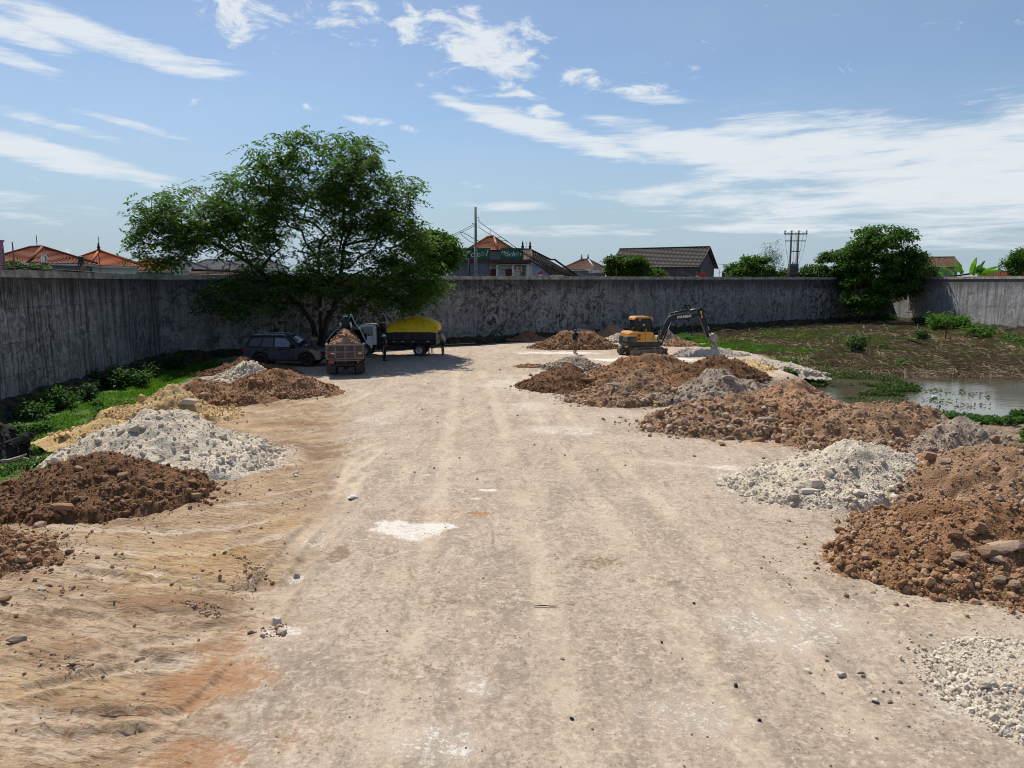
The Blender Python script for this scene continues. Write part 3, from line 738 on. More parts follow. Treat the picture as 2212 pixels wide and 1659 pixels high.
HEAPS = []
def heap(label, uc, vc, hw, depth, h, mats, seed, peak=(0, 0), rocks=40, gravel=900, rs=(.05, .14), big=(), rot=0.0, rough=1.0, ridge=0.0, name="soil_heap", cat="heap", group="tipped heaps along the yard", gs=.022, loc=None, z0=None):
    """uc, vc: base centre on the layout grid; hw, depth: half sizes in metres; h: height; peak: offset of the crest"""
    if 43 <= seed <= 54 and seed != 53: hw *= 1.12; depth *= 1.2; h *= 1.2; gs *= 1.08
    c = G(uc, vc) if loc is None else Vector((loc[0], loc[1], 0))
    zb = min(0.0, tz(c.x, c.y)) * .5 if z0 is None else z0
    e = empty(name, (c.x, c.y, zb), rot); tag(e, label, cat, group)
    dist = math.hypot(c.x, c.y)
    step = max(.035, dist * .0021)
    ext = 1.38
    nx, ny = int(2 * ext * hw / step) + 2, int(2 * ext * depth / step) + 2
    nx, ny = min(nx, 190), min(ny, 190)
    def H(X, Y):
        px, py = X / hw, Y / depth
        wx = fbm(X * .9 / hw * 1.3 + seed * 3.1, Y * .9 / hw * 1.3, seed, 3) * .42
        r0 = np.hypot(px, py)
        sx_ = px - peak[0] * (1 - np.clip(r0, 0, 1)); sy_ = py - peak[1] * (1 - np.clip(r0, 0, 1))
        if ridge: sx_ = np.sign(sx_) * np.maximum(np.abs(sx_) - ridge * (1 - np.clip(np.abs(sy_), 0, 1)), 0) / (1 - ridge)
        r = np.hypot(sx_, sy_) + wx
        z = h * (1.10 - np.sqrt(np.maximum(r, 0) ** 2 + .010) * 1.03)
        flare = np.where(r > .82, h * .10 * np.exp(-((r - 1.0) / .16) ** 2), 0)
        z = z + flare
        amp = rough * min(h, 1.2)
        z = z + fbm(X * 1.1, Y * 1.1, seed + 11, 4) * .20 * amp * np.clip(1.3 - r, .1, 1)
        z = z + fbm(X * 4.0, Y * 4.0, seed + 17, 4) * .13 * amp
        z = z + np.abs(fbm(X * 11, Y * 11, seed + 23, 3)) * .055 * rough
        return z - .04, r
    gx, gy = np.meshgrid(np.linspace(-ext * hw, ext * hw, nx), np.linspace(-ext * depth, ext * depth, ny), indexing='ij')
    Z, Rr = H(gx, gy)
    V = np.stack([gx, gy, Z], -1).reshape(-1, 3)
    ii = np.arange(nx * ny).reshape(nx, ny)
    Q = np.stack([ii[:-1, :-1], ii[1:, :-1], ii[1:, 1:], ii[:-1, 1:]], -1).reshape(-1, 4)
    keep = (V[Q][:, :, 2].max(1) > -.62) & (Rr.ravel()[Q].min(1) < 1.5)
    Q = Q[keep]; used = np.unique(Q); mp = np.zeros(len(V), int); mp[used] = np.arange(len(used))
    link("mound", np_mesh("mound", V[used], mp[Q], mats[0], True), e)
    rg = np.random.default_rng(seed)
    # stones gather towards the foot of a tipped heap
    def pick(n, lo, hi):
        r = np.sqrt(rg.uniform(lo * lo, hi * hi, n)); a = rg.uniform(0, 2 * math.pi, n)
        return r * np.cos(a) * hw, r * np.sin(a) * depth
    X, Y = pick(gravel, 0, 1.14)
    zg, rr = H(X, Y); gz = np.zeros_like(zg) - zb
    zg = np.where(rr > 1.0, np.maximum(zg, gz), zg)
    size = gs * (.36 + rg.pareto(2.0, gravel) * .52); size = np.minimum(size, rs[1] * .62) * (.62 + .75 * np.clip(rr, 0, 1.1) ** 2)
    n2_ = gravel // 3; ra = 1.0 + rg.exponential(.16, n2_); an = rg.uniform(0, 2 * math.pi, n2_)       # crumbs rolled off the foot
    X2, Y2 = ra * np.cos(an) * hw, ra * np.sin(an) * depth; z2, r2_ = H(X2, Y2); z2 = np.maximum(z2, gz[0]); s2 = np.minimum(gs * (.3 + rg.pareto(2.2, n2_) * .45), rs[1] * .5)
    X, Y, zg, rr, size = np.concatenate([X, X2]), np.concatenate([Y, Y2]), np.concatenate([zg, z2]), np.concatenate([rr, np.where(r2_ < 1.6, 1.1, 9)]), np.concatenate([size, s2])
    ok = (rr < 1.22) & ((zg > -.3))
    pebbles("gravel", np.stack([X, Y, zg + size * .25], 1)[ok], size[ok], mats[1], e, seed)
    rocks = int(rocks * .72)
    X, Y = pick(rocks, .2, 1.06)
    zr, rr = H(X, Y); zr = np.where(rr > 1.0, np.maximum(zr, -zb), zr)
    for i in range(rocks):
        s = min(rs[1], rs[0] * (.62 + rg.pareto(2.0) * .55)) * (.7 + .5 * min(1.1, rr[i]))
        if rr[i] > 1.25: continue
        ob = link("rock", rock_data(mats[1], int(rg.integers(0, 9)), 2 if s > .10 and dist < 26 else 1), e)
        ob.location = (X[i], Y[i], zr[i] + s * .30); ob.scale = (s * rg.uniform(.9, 1.25), s * rg.uniform(.85, 1.1), s * rg.uniform(.75, 1.0))
        ob.rotation_euler = tuple(rg.uniform(-.5, .5, 2)) + (rg.uniform(0, 6.28),)
    for (bu, bv, s, sc, m) in big:       # stones one can find in the photograph, set on the surface where they lie
        dd = np.array(raydir(bu, bv)); ts = dist * (.6 + np.arange(1, 450) * .0018)
        qx, qy, qz = dd[0] * ts, dd[1] * ts, CAM_H + dd[2] * ts
        cr, sr = math.cos(-rot), math.sin(-rot); lx, ly = (qx - c.x) * cr - (qy - c.y) * sr, (qx - c.x) * sr + (qy - c.y) * cr
        hz = np.maximum(H(lx, ly)[0] + zb, 0)
        k = np.nonzero(qz <= hz)[0]
        best = (lx[k[0]], ly[k[0]], hz[k[0]]) if len(k) else None
        if best is None: continue
        ob = link("rock", rock_data((m or mats)[1], int(rg.integers(0, 9)), 2), e)
        ob.location = (best[0], best[1], best[2] - zb + s * sc[2] * .3); ob.scale = (s * sc[0], s * sc[1], s * sc[2])
        ob.rotation_euler = (rg.uniform(-.2, .2), rg.uniform(-.2, .2), rg.uniform(-.4, .4))
    HEAPS.append((c.x, c.y, hw, depth, rot, mats)); return e
S1 = (1, .8, .75); SL = (1.9, .8, .75)
# --- the left row, nearest first
heap("orange brown soil heap cut off by the left edge of the picture", -75, 1205, 1.30, 1.05, .80, BROWN, 11, rocks=150, gravel=4200, rs=(.035, .10), big=[(88, 1140, .17, S1, TAN), (60, 1165, .11, S1, TAN), (12, 1296, .10, S1, None), (40, 1385, .13, S1, TAN), (75, 1185, .08, S1, TAN)], gs=.024)
heap("dark brown soil heap with a flat orange boulder at its foot", 195, 1068, 2.45, 1.75, 1.02, DARKB, 12, peak=(-.05, .05), rocks=170, gravel=6500, rs=(.04, .11), big=[(135, 1103, .19, (1.75, .7, .75), ROSE), (345, 1050, .11, S1, None), (420, 1076, .15, S1, BROWN), (265, 1030, .15, S1, BROWN), (170, 1015, .12, S1, BROWN), (245, 1018, .13, S1, None)], gs=.024)
heap("big white limestone heap between brown and yellow heaps", 372, 992, 2.75, 2.25, 1.40, WHITE, 13, peak=(-.18, .12), rocks=170, gravel=5200, rs=(.045, .12), rough=.75, big=[(290, 932, .17, S1, None), (310, 925, .12, S1, None), (482, 945, .15, S1, None), (460, 938, .11, S1, None), (262, 935, .12, S1, None), (400, 990, .12, SL, None), (640, 1025, .09, S1, None), (345, 905, .11, S1, None), (370, 895, .10, S1, None)], gs=.019, name="limestone_heap")
heap("small orange spill of soil beside the big white heap", 228, 928, 1.5, .9, .40, YELLOW, 14, rocks=30, gravel=900, rs=(.06, .14), rot=.9)
heap("yellow sandy heap with one large pale slab on its side", 378, 900, 2.1, 1.5, 1.15, YELLOW, 15, peak=(-.1, .1), rocks=45, gravel=2600, rs=(.05, .12), big=[(405, 872, .26, (1.9, .8, .7), CREAM), (306, 868, .20, (.8, .6, 1.3), YELLOW)], rough=1.15, name="sand_heap")
heap("brown stony heap behind the yellow sandy heap", 440, 866, 2.35, 1.5, 1.05, BROWN, 16, peak=(-.15, .1), rocks=120, gravel=3200, rs=(.05, .12), gs=.032, big=[(440, 856, .20, S1, TAN), (300, 885, .13, S1, ROSE)])
heap("reddish brown heap in front of the white one by the parked car", 598, 850, 2.35, 1.6, 1.10, BROWN, 17, peak=(-.1, .05), rocks=140, gravel=3600, rs=(.05, .12), gs=.034, big=[(547, 826, .26, S1, ROSE), (562, 832, .16, S1, ROSE)])
heap("white rubble heap wedged between two brown heaps near the car", 515, 825, 1.75, 1.4, .98, WHITE, 18, peak=(.2, .1), rocks=150, gravel=2200, rs=(.08, .16), gs=.045, name="limestone_heap", big=[(568, 781, .22, S1, WHITE)])
heap("dark soil heap hiding the rear wheel of the parked car", 535, 806, 2.45, 1.3, .98, DARKB, 19, peak=(-.15, .2), rocks=70, gravel=2600, rs=(.05, .11), gs=.034)
# --- the far cluster by the back wall and round the excavator
heap("dark brown heap at the foot of the back wall", 1138, 733, 1.75, 1.5, .95, BROWN, 21, peak=(.3, .1), rocks=50, gravel=1600, rs=(.08, .16), gs=.05, rot=.4)
heap("small white heap below the back wall left of the excavator", 1212, 726, 1.75, 1.3, 1.0, WHITE, 22, rocks=30, gravel=900, rs=(.08, .16), gs=.05, name="limestone_heap")
heap("cream heap half hidden behind the man and the brown heap", 1258, 728, 1.6, 1.2, .95, CREAM, 23, rocks=20, gravel=700, rs=(.08, .15), gs=.05, name="limestone_heap")
heap("rosy pale heap behind the cab of the excavator", 1320, 726, 2.1, 1.4, 1.15, ROSE, 24, peak=(-.1, 0), rocks=30, gravel=900, rs=(.08, .16), gs=.05)
heap("pale rubble heap touching the back of the excavator", 1335, 738, 1.5, 1.2, .85, CREAM, 25, rocks=60, gravel=900, rs=(.08, .15), gs=.05)
heap("wide brown rubble heap behind the standing man", 1245, 751, 3.3, 1.7, 1.25, BROWN, 26, peak=(.05, 0), rocks=190, gravel=3600, rs=(.09, .18), gs=.05, ridge=.25)
heap("low brown heap beyond the dozer blade of the excavator", 1462, 746, 1.5, 1.2, .55, BROWN, 27, rocks=50, gravel=700, rs=(.07, .14), gs=.045)
heap("grey pile beyond the boom of the excavator", 1440, 735, 1.0, 1.0, .95, GREYT, 28, rocks=40, gravel=500, rs=(.07, .14), gs=.045)
heap("long white lime ridge to the right of the excavator tracks", 1525, 768, 2.6, .9, .62, CREAM, 29, peak=(-.2, 0), rocks=30, gravel=1400, rs=(.06, .13), gs=.04, ridge=.45, name="limestone_heap", rot=-.05)
heap("white lime bank sloping down towards the pond", 1668, 795, 2.9, .75, .50, CREAM, 30, rocks=40, gravel=1200, rs=(.07, .15), gs=.04, ridge=.4, rot=-.95, name="limestone_heap")
heap("spread of yellow sand beside the white bank", 1590, 792, 2.5, 1.9, .50, YELLOW, 31, rocks=40, gravel=1400, rs=(.06, .13), gs=.04, rough=.9, name="sand_heap")
# --- the right row, far to near
heap("grey white pile with a knob of stone left of the brown heaps", 1232, 797, 1.55, 1.3, .80, GREYT, 41, peak=(.15, .1), rocks=50, gravel=1500, rs=(.06, .14), gs=.038, big=[(1246, 776, .16, (1, .8, 1.1), CREAM), (1222, 789, .24, (1.4, .8, .8), GREYT)], name="limestone_heap")
heap("thin brown smear of earth on the pale ground", 1150, 792, .95, .7, .18, BROWN, 42, rocks=25, gravel=600, rs=(.05, .12), gs=.035)
heap("very dark soil heap at the left end of the right row", 1228, 836, 2.0, 1.5, .92, DARKB, 43, peak=(.1, .1), rocks=110, gravel=3000, rs=(.05, .12), gs=.034, big=[(1197, 855, .10, S1, TAN), (1270, 826, .16, SL, BROWN)])
heap("long brown crest running towards the yellow sand", 1405, 806, 3.0, 1.5, .88, BROWN, 44, ridge=.3, rocks=90, gravel=2600, rs=(.06, .14), gs=.034)
heap("dark brown knoll overlooking the weeds by the pond", 1550, 814, 2.1, 1.5, 1.0, DARKB, 45, peak=(.05, .1), rocks=80, gravel=2200, rs=(.06, .15), gs=.034)
heap("mixed brown and grey rubble heap second in the right row", 1366, 862, 2.4, 1.75, 1.08, TAN, 46, peak=(.0, .15), rocks=190, gravel=3600, rs=(.06, .16), gs=.034, big=[(1455, 845, .22, S1, BROWN), (1350, 850, .14, S1, GREYT), (1390, 872, .13, S1, GREYT), (1330, 835, .2, SL, GREYT), (1420, 815, .14, S1, GREYT)])
heap("grey stony heap with a pale slab on its crest", 1535, 868, 2.4, 1.75, 1.15, GREYT, 47, peak=(.05, .15), rocks=200, gravel=3600, rs=(.06, .16), gs=.034, big=[(1572, 818, .20, SL, GREYT), (1500, 872, .14, S1, TAN)])
heap("broad brown heap strewn with large boulders at its front", 1578, 918, 2.5, 1.7, 1.02, TAN, 48, peak=(.1, .15), rocks=230, gravel=4200, rs=(.07, .18), gs=.034,
     big=[(1635, 893, .24, S1, BROWN), (1645, 926, .22, SL, TAN), (1655, 910, .17, SL, GREYT), (1580, 925, .16, S1, TAN), (1610, 910, .16, S1, TAN), (1575, 950, .15, S1, TAN), (1638, 955, .22, S1, BROWN), (1700, 942, .24, S1, ROSE), (1670, 880, .18, S1, ROSE), (1440, 914, .16, S1, TAN), (1556, 958, .09, S1, BROWN), (1450, 908, .10, S1, BROWN), (1540, 880, .18, S1, TAN)])
heap("low brown saddle joining the dark heap to the rubble behind it", 1315, 838, 2.2, 1.5, .72, BROWN, 61, rocks=80, gravel=2200, rs=(.06, .14), gs=.034)
heap("reddish saddle of soil below the dark knoll", 1470, 838, 2.4, 1.5, .85, BROWN, 62, rocks=80, gravel=2200, rs=(.06, .14), gs=.034)
heap("tan shoulder of rubble between the grey heap and the weeds", 1650, 878, 1.9, 1.5, .85, TAN, 63, rocks=90, gravel=2200, rs=(.06, .15), gs=.034)
heap("brown bank filling the gap behind the boulder strewn heap", 1690, 925, 1.8, 1.4, .72, BROWN, 64, rocks=90, gravel=2200, rs=(.06, .15), gs=.034)
heap("tan rubble bank between the stony ridge and the right edge", 2060, 1030, 1.9, 1.3, .80, TAN, 65, rocks=110, gravel=2600, rs=(.05, .13), gs=.028)
heap("brown shoulder of soil under the right hand boulders", 2020, 1140, 1.5, 1.0, .55, BROWN, 66, rocks=90, gravel=2600, rs=(.04, .11), gs=.024)
heap("rosy orange heap rising behind the boulders", 1745, 905, 2.3, 1.8, 1.15, ROSE, 49, peak=(-.15, .2), rocks=170, gravel=3600, rs=(.06, .15), gs=.032, big=[(1855, 902, .26, (1, .9, .95), ROSE), (1832, 893, .18, S1, TAN), (1790, 885, .16, S1, ROSE), (1755, 888, .13, S1, ROSE)])
heap("brown stony ridge behind the white heap", 1900, 955, 2.5, 1.5, 1.0, TAN, 50, peak=(.0, .1), rocks=210, gravel=3600, rs=(.06, .15), gs=.030, ridge=.25, big=[(2030, 945, .24, S1, TAN), (1995, 955, .16, S1, TAN), (2010, 970, .18, S1, BROWN), (1935, 925, .14, S1, BROWN)])
heap("rounded pinkish grey heap at the edge of the pond weeds", 2105, 985, 1.75, 1.3, .95, GREYT, 51, peak=(-.2, .1), rocks=110, gravel=2600, rs=(.05, .13), gs=.028, big=[(2148, 950, .17, S1, TAN)])
heap("brown heap behind the white one running off the right edge", 2195, 1085, 2.5, 1.7, 1.10, TAN, 52, peak=(-.1, .1), rocks=210, gravel=4800, rs=(.05, .13), gs=.026, big=[(2085, 1090, .19, S1, BROWN), (2015, 990, .18, SL, ROSE), (2040, 1002, .18, S1, TAN), (2150, 1015, .10, S1, BROWN)])
heap("large white limestone heap in the right row", 1805, 1052, 2.5, 1.6, 1.14, WHITE, 53, peak=(.12, .15), rough=.7, rocks=190, gravel=7500, rs=(.04, .10), gs=.017, name="limestone_heap",
     big=[(1762, 1048, .19, (1, .8, .8), WHITE), (1748, 1064, .13, SL, CREAM), (1790, 1026, .15, (.9, .8, 1), WHITE), (1855, 1067, .15, (1.3, .8, .7), CREAM), (1840, 1012, .10, S1, WHITE), (1700, 1003, .10, S1, WHITE), (1715, 1075, .12, S1, WHITE)])
heap("brown boulder strewn heap spilling off the lower right edge", 2165, 1222, 2.35, 1.35, .85, BROWN, 54, peak=(.05, .2), rocks=280, gravel=7000, rs=(.045, .12), gs=.022,
     big=[(2075, 1212, .17, S1, TAN), (2100, 1227, .13, S1, BROWN), (2130, 1200, .22, S1, TAN), (2165, 1190, .20, SL, TAN), (2155, 1215, .13, S1, TAN), (2195, 1270, .12, S1, TAN), (2160, 1255, .12, S1, TAN), (1815, 1150, .13, S1, BROWN), (1830, 1165, .10, S1, BROWN), (2065, 1160, .14, S1, BROWN), (2110, 1150, .18, (1, .8, .9), BROWN), (1985, 1215, .08, S1, TAN)])
heap("white gravel heap cut off by the bottom right corner", 2285, 1515, 1.15, 1.2, .42, CREAM, 55, peak=(.2, .2), rocks=180, gravel=7500, rs=(.025, .07), gs=.016, name="limestone_heap", big=[(2135, 1480, .10, (1.5, .9, .75), WHITE), (2060, 1440, .055, S1, CREAM), (2120, 1520, .06, S1, WHITE), (2070, 1500, .05, S1, WHITE)])
heap("pile of dark stones by the puddle on the left edge", -10, 955, .85, .75, 1.05, DARKR, 56, rocks=90, gravel=200, rs=(.12, .22), gs=.06, name="stone_pile", cat="stones", group=None, z0=-.4)
heap("brown rubble thrown along the foot of the back wall", 1005, 735, 2.4, 1.0, .45, DARKB, 57, rocks=60, gravel=900, rs=(.09, .2), gs=.06, ridge=.4, rot=.6)

# dust and crumbs of each heap trodden into the ground round it
_n = len(ground.data.vertices); _co = np.zeros(_n * 3, np.float32); ground.data.vertices.foreach_get("co", _co); _gx, _gy = _co[0::3].astype(float), _co[1::3].astype(float)
for _nm, _sel, _amt in (("mud", (BROWN, DARKB, TAN, ROSE), .62), ("white", (WHITE, CREAM), .50)):
    _at = ground.data.attributes[_nm]; _v = np.zeros(_n, np.float32); _at.data.foreach_get("value", _v)
    for (hx, hy, a_, b_, ro, mt_) in HEAPS:
        if mt_ not in _sel: continue
        k = (np.abs(_gx - hx) < a_ * 1.8) & (np.abs(_gy - hy) < max(a_, b_) * 1.8)
        dx, dy = _gx[k] - hx, _gy[k] - hy; cr, sr = math.cos(-ro), math.sin(-ro)
        rr_ = np.hypot((dx * cr - dy * sr) / a_, (dx * sr + dy * cr) / b_) + fbm(dx * 1.2, dy * 1.2, 5, 4) * .35
        _v[k] = np.maximum(_v[k], _amt * (1 - sstep(.95, 1.55, rr_)))
    _at.data.foreach_set("value", _v)
# loose stones lying on the yard: the larger ones singly, the fine grit as a mass
rg = np.random.default_rng(5)
LOOSE = [(1744, 1443, .05, WHITE), (1818, 1457, .065, WHITE), (1858, 1448, .05, WHITE), (1888, 1513, .055, WHITE), (1922, 1515, .035, GREYT), (1943, 1473, .04, GREYT), (1907, 1490, .03, WHITE), (762, 1078, .10, WHITE),
         (640, 1028, .07, WHITE), (1145, 812, .14, TAN), (1080, 800, .08, TAN), (1540, 905, .12, TAN), (1560, 962, .10, BROWN), (1900, 1200, .06, BROWN), (1870, 1196, .05, BROWN), (1500, 985, .07, TAN), (1470, 920, .09, TAN),
         (195, 1440, .05, TAN), (170, 1448, .05, GREYT), (330, 1445, .045, WHITE), (610, 1372, .08, WHITE), (545, 1372, .06, GREYT), (595, 1348, .10, WHITE), (640, 1240, .08, GREYT), (300, 1415, .09, TAN), (165, 1440, .05, TAN), (155, 1435, .06, TAN),
         (250, 1200, .05, TAN), (210, 1205, .06, TAN), (130, 1215, .07, BROWN), (150, 1190, .08, BROWN), (225, 1150, .05, TAN), (105, 1260, .06, TAN), (90, 1275, .07, CREAM), (420, 1250, .06, GREYT), (430, 1265, .05, GREYT), (1710, 1000, .08, BROWN), (1650, 992, .06, BROWN), (1350, 1005, .05, TAN),
         (1215, 1420, .035, GREYT), (1500, 1300, .03, DARKR), (1430, 1385, .03, DARKR), (1640, 1555, .03, DARKR), (1590, 1480, .035, DARKR), (1235, 1545, .03, DARKR), (1705, 1125, .05, BROWN), (460, 1075, .09, BROWN)]
for (u, v, s, m) in LOOSE:
    p = G(u, v); ob = link("stone", rock_data(m[1], int(rg.integers(0, 9)), 1), ground)
    ob.location = (p.x, p.y, float(terrain_z(np.array([p.x]), np.array([p.y]))[0][0]) + s * .3); ob.scale = (s * 1.15, s, s * .85); ob.rotation_euler = (0, 0, rg.uniform(0, 6.28))
def scatter_px(n, poly, s0, s1, seed):
    """stones over a patch outlined on the layout grid"""
    rg = np.random.default_rng(seed); pw = GL(poly); a = np.array(pw)
    lo, hi = a.min(0), a.max(0); Xp = rg.uniform(lo[0], hi[0], n * 4); Yp = rg.uniform(lo[1], hi[1], n * 4)
    k = inside(Xp, Yp, pw); Xp, Yp = Xp[k][:n], Yp[k][:n]
    s = np.minimum(s0 * (.6 + rg.pareto(2.5, len(Xp))), s1)
    return np.stack([Xp, Yp, terrain_z(Xp, Yp)[0] + s * .2], 1), s
a1 = [scatter_px(60, [(430, 1225), (560, 1240), (560, 1290), (480, 1260)], .016, .045, 1), scatter_px(130, [(480, 1190), (560, 1215), (600, 1260), (540, 1250)], .016, .045, 2),
      scatter_px(70, [(60, 1400), (200, 1425), (180, 1470), (80, 1440)], .014, .04, 3), scatter_px(120, [(380, 1290), (480, 1310), (470, 1340), (400, 1310)], .015, .042, 4),
      scatter_px(60, [(560, 1360), (620, 1350), (620, 1380), (570, 1385)], .015, .045, 6), scatter_px(80, [(60, 1140), (200, 1150), (150, 1300), (60, 1280)], .018, .05, 7), scatter_px(900, [(0, 1100), (700, 1000), (560, 1400), (300, 1650), (-100, 1650)], .011, .04, 8)]
pebbles("loose_rubble", np.concatenate([q[0] for q in a1]), np.concatenate([q[1] for q in a1]), TAN[1], None, 3)["label"] = "loose rubble and grit churned up on the left of the yard"
a1 = [scatter_px(1500, [(700, 1000), (1700, 1050), (2100, 1660), (350, 1660)], .005, .018, 11), scatter_px(160, [(1700, 1380), (2100, 1400), (2100, 1650), (1800, 1600)], .008, .028, 12), scatter_px(700, [(900, 780), (1500, 900), (1700, 1050), (700, 1050)], .010, .04, 13)]
pebbles("loose_grit", np.concatenate([q[0] for q in a1]), np.concatenate([q[1] for q in a1]), GREYT[1], None, 4)["label"] = "grey grit scattered over the packed yard"
# ================================================================== plants
def leaf_quads(pos, dirv, nrm, L, Wd, fold=0.0):
    """one pointed leaf (rhombus) per row"""
    dirv = dirv / np.linalg.norm(dirv, axis=1)[:, None]
    side = np.cross(dirv, nrm); side /= (np.linalg.norm(side, axis=1)[:, None] + 1e-9)
    L = L[:, None]; Wd = Wd[:, None]
    a = pos; b = pos + dirv * L * .45 + side * Wd * .5; c = pos + dirv * L; d = pos + dirv * L * .45 - side * Wd * .5
    c = c + np.array([0, 0, -1.0]) * L * .12
    V = np.stack([a, b, c, d], 1).reshape(-1, 3)
    return V
def leaf_object(name, V, mat, parent=None):
    n = len(V) // 4
    return link(name, np_mesh(name, V, np.arange(n * 4).reshape(n, 4), mat, False), parent)
def unit(rg, n):
    v = rg.normal(size=(n, 3)); return v / np.linalg.norm(v, axis=1)[:, None]
BARK = simple("dark_bark", (.055, .042, .032), .95, var=.4, scale=9, bump=.7, spec=.15)
CUT = simple("cut_wood", (.50, .33, .16), .9, var=.25, scale=20)
LEAF_BIG = leaf_mat("feathery_leaf", (.050, .108, .024), (.118, .195, .044), (.20, .19, .06), .50)
LEAF_DENSE = leaf_mat("broad_leaf", (.038, .095, .016), (.095, .180, .028), (.18, .20, .04), .42)
LEAF_YEL = leaf_mat("yellowish_leaf", (.035, .085, .014), (.095, .155, .022), (.16, .12, .03), .35)
LEAF_PALE = leaf_mat("thin_leaf", (.075, .105, .070), (.11, .14, .095), None, .3)
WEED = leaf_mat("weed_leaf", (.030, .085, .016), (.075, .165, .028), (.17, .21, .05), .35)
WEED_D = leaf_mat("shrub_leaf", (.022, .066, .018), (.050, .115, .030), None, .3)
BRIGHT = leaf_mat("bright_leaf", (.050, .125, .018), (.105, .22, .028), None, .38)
GRASS = leaf_mat("grass_blade", (.075, .175, .020), (.140, .270, .036), (.26, .26, .08), .45)
GRASSD = leaf_mat("grass_blade_deep", (.065, .135, .028), (.130, .215, .045), (.26, .22, .10), .5)
STALK = leaf_mat("dead_stalk", (.22, .155, .105), (.44, .345, .245), (.60, .52, .39), .35, .9)
MAT_W = leaf_mat("water_weed", (.032, .070, .014), (.085, .125, .025), (.15, .065, .025), .3)

def grow(rg, root, stems, tips, name_tip_gap=.55, wander=.12):
    """branches: every tip joins the nearest point of what has grown so far. returns nodes, parent index"""
    nodes = [np.array(root, float)]; par = [-1]; plen = [0.0]
    for st in stems:
        prev = 0
        for p in st:
            nodes.append(np.array(p, float)); par.append(prev); plen.append(plen[prev] + np.linalg.norm(nodes[-1] - nodes[prev])); prev = len(nodes) - 1
    base = np.array(stems[0][-1]); first = 2
    order = sorted(range(len(tips)), key=lambda i: np.linalg.norm(tips[i] - base))
    tip_idx = []
    for i in order:
        A = np.array(nodes[first:]); pl = np.array(plen[first:])
        dv = np.linalg.norm(A - tips[i], axis=1)
        cost = dv + .16 * pl + 1.4 * np.clip(A[:, 2] - tips[i][2] + .2, 0, 9)
        j = int(np.argmin(cost)) + first
        a, b = nodes[j], tips[i]; ln = np.linalg.norm(b - a); k = max(1, int(ln / .9)); prev = j
        for q in range(1, k + 1):
            f = q / k; p = a + (b - a) * f
            if q < k: p = p + rg.normal(size=3) * wander * ln * .35 + np.array([0, 0, .10 * ln * math.sin(math.pi * f)])
            nodes.append(p); par.append(prev); plen.append(plen[prev] + ln / k); prev = len(nodes) - 1
        tip_idx.append(prev)
    return nodes, par, tip_idx
def branch_mesh(name, nodes, par, mat, parent, r_tip=.012, expo=2.3, rmax=9, only=None, sides=6):
    n = len(nodes); acc = np.zeros(n)
    for i in range(n - 1, 0, -1):
        if acc[i] == 0: acc[i] = r_tip ** expo
        acc[par[i]] += acc[i]
    rad = np.minimum(acc ** (1 / expo), rmax)
    V = []; Fq = []
    for i in range(1, n):
        if only and not only(i): continue
        a, b = nodes[par[i]], nodes[i]; d = b - a; l = np.linalg.norm(d)
        if l < 1e-6: continue
        d = d / l; u = np.cross(d, [0, 0, 1.0]) if abs(d[2]) < .95 else np.cross(d, [1.0, 0, 0]); u /= np.linalg.norm(u); w = np.cross(d, u)
        s = len(V); k = sides if rad[i] > .05 else 4
        ra = min(rad[par[i]], rad[i] * 1.6)
        for (p, r) in ((a - d * ra * .2, ra), (b, rad[i])):
            for j in range(k):
                an = 2 * math.pi * j / k; V.append(p + u * r * math.cos(an) + w * r * math.sin(an))
        for j in range(k): Fq.append((s + j, s + (j + 1) % k, s + k + (j + 1) % k, s + k + j))
    o = link(name, np_mesh(name, np.array(V), np.array(Fq), mat, True), parent)
    return o, rad
def sample_lobes(rg, lobes, n, shell=.55):
    """points in a set of ellipsoids, more of them towards the outside"""
    vol = np.array([l[1][0] * l[1][1] * l[1][2] for l in lobes]) ** .8; vol = vol / vol.sum()
    pts = []
    for (c, r), k in zip(lobes, rg.multinomial(n, vol)):
        d = unit(rg, k); q = rg.uniform(shell ** 3, 1, k) ** (1 / 3)
        pts.append(np.array(c) + d * q[:, None] * np.array(r))
    return np.concatenate(pts)
def crown_leaves(rg, tips, per, rad, L, Wd, droop, flat=.45, spray=True):
    """leaf sprays round each tip"""
    n = len(tips) * per
    c = np.repeat(np.array(tips), per, 0)
    off = unit(rg, n) * (rg.uniform(.05, 1, n) ** .6)[:, None] * np.array([rad, rad, rad * flat])
    p = c + off
    dr = off.copy(); dr[:, 2] = dr[:, 2] * .3 - droop * rad * rg.uniform(.2, 1.2, n); dr += rg.normal(size=(n, 3)) * rad * .35
    nr = np.array([0, 0, 1.0]) + rg.normal(size=(n, 3)) * .45
    return leaf_quads(p, dr, nr, L * rg.uniform(.6, 1.3, n), Wd * rg.uniform(.7, 1.25, n))
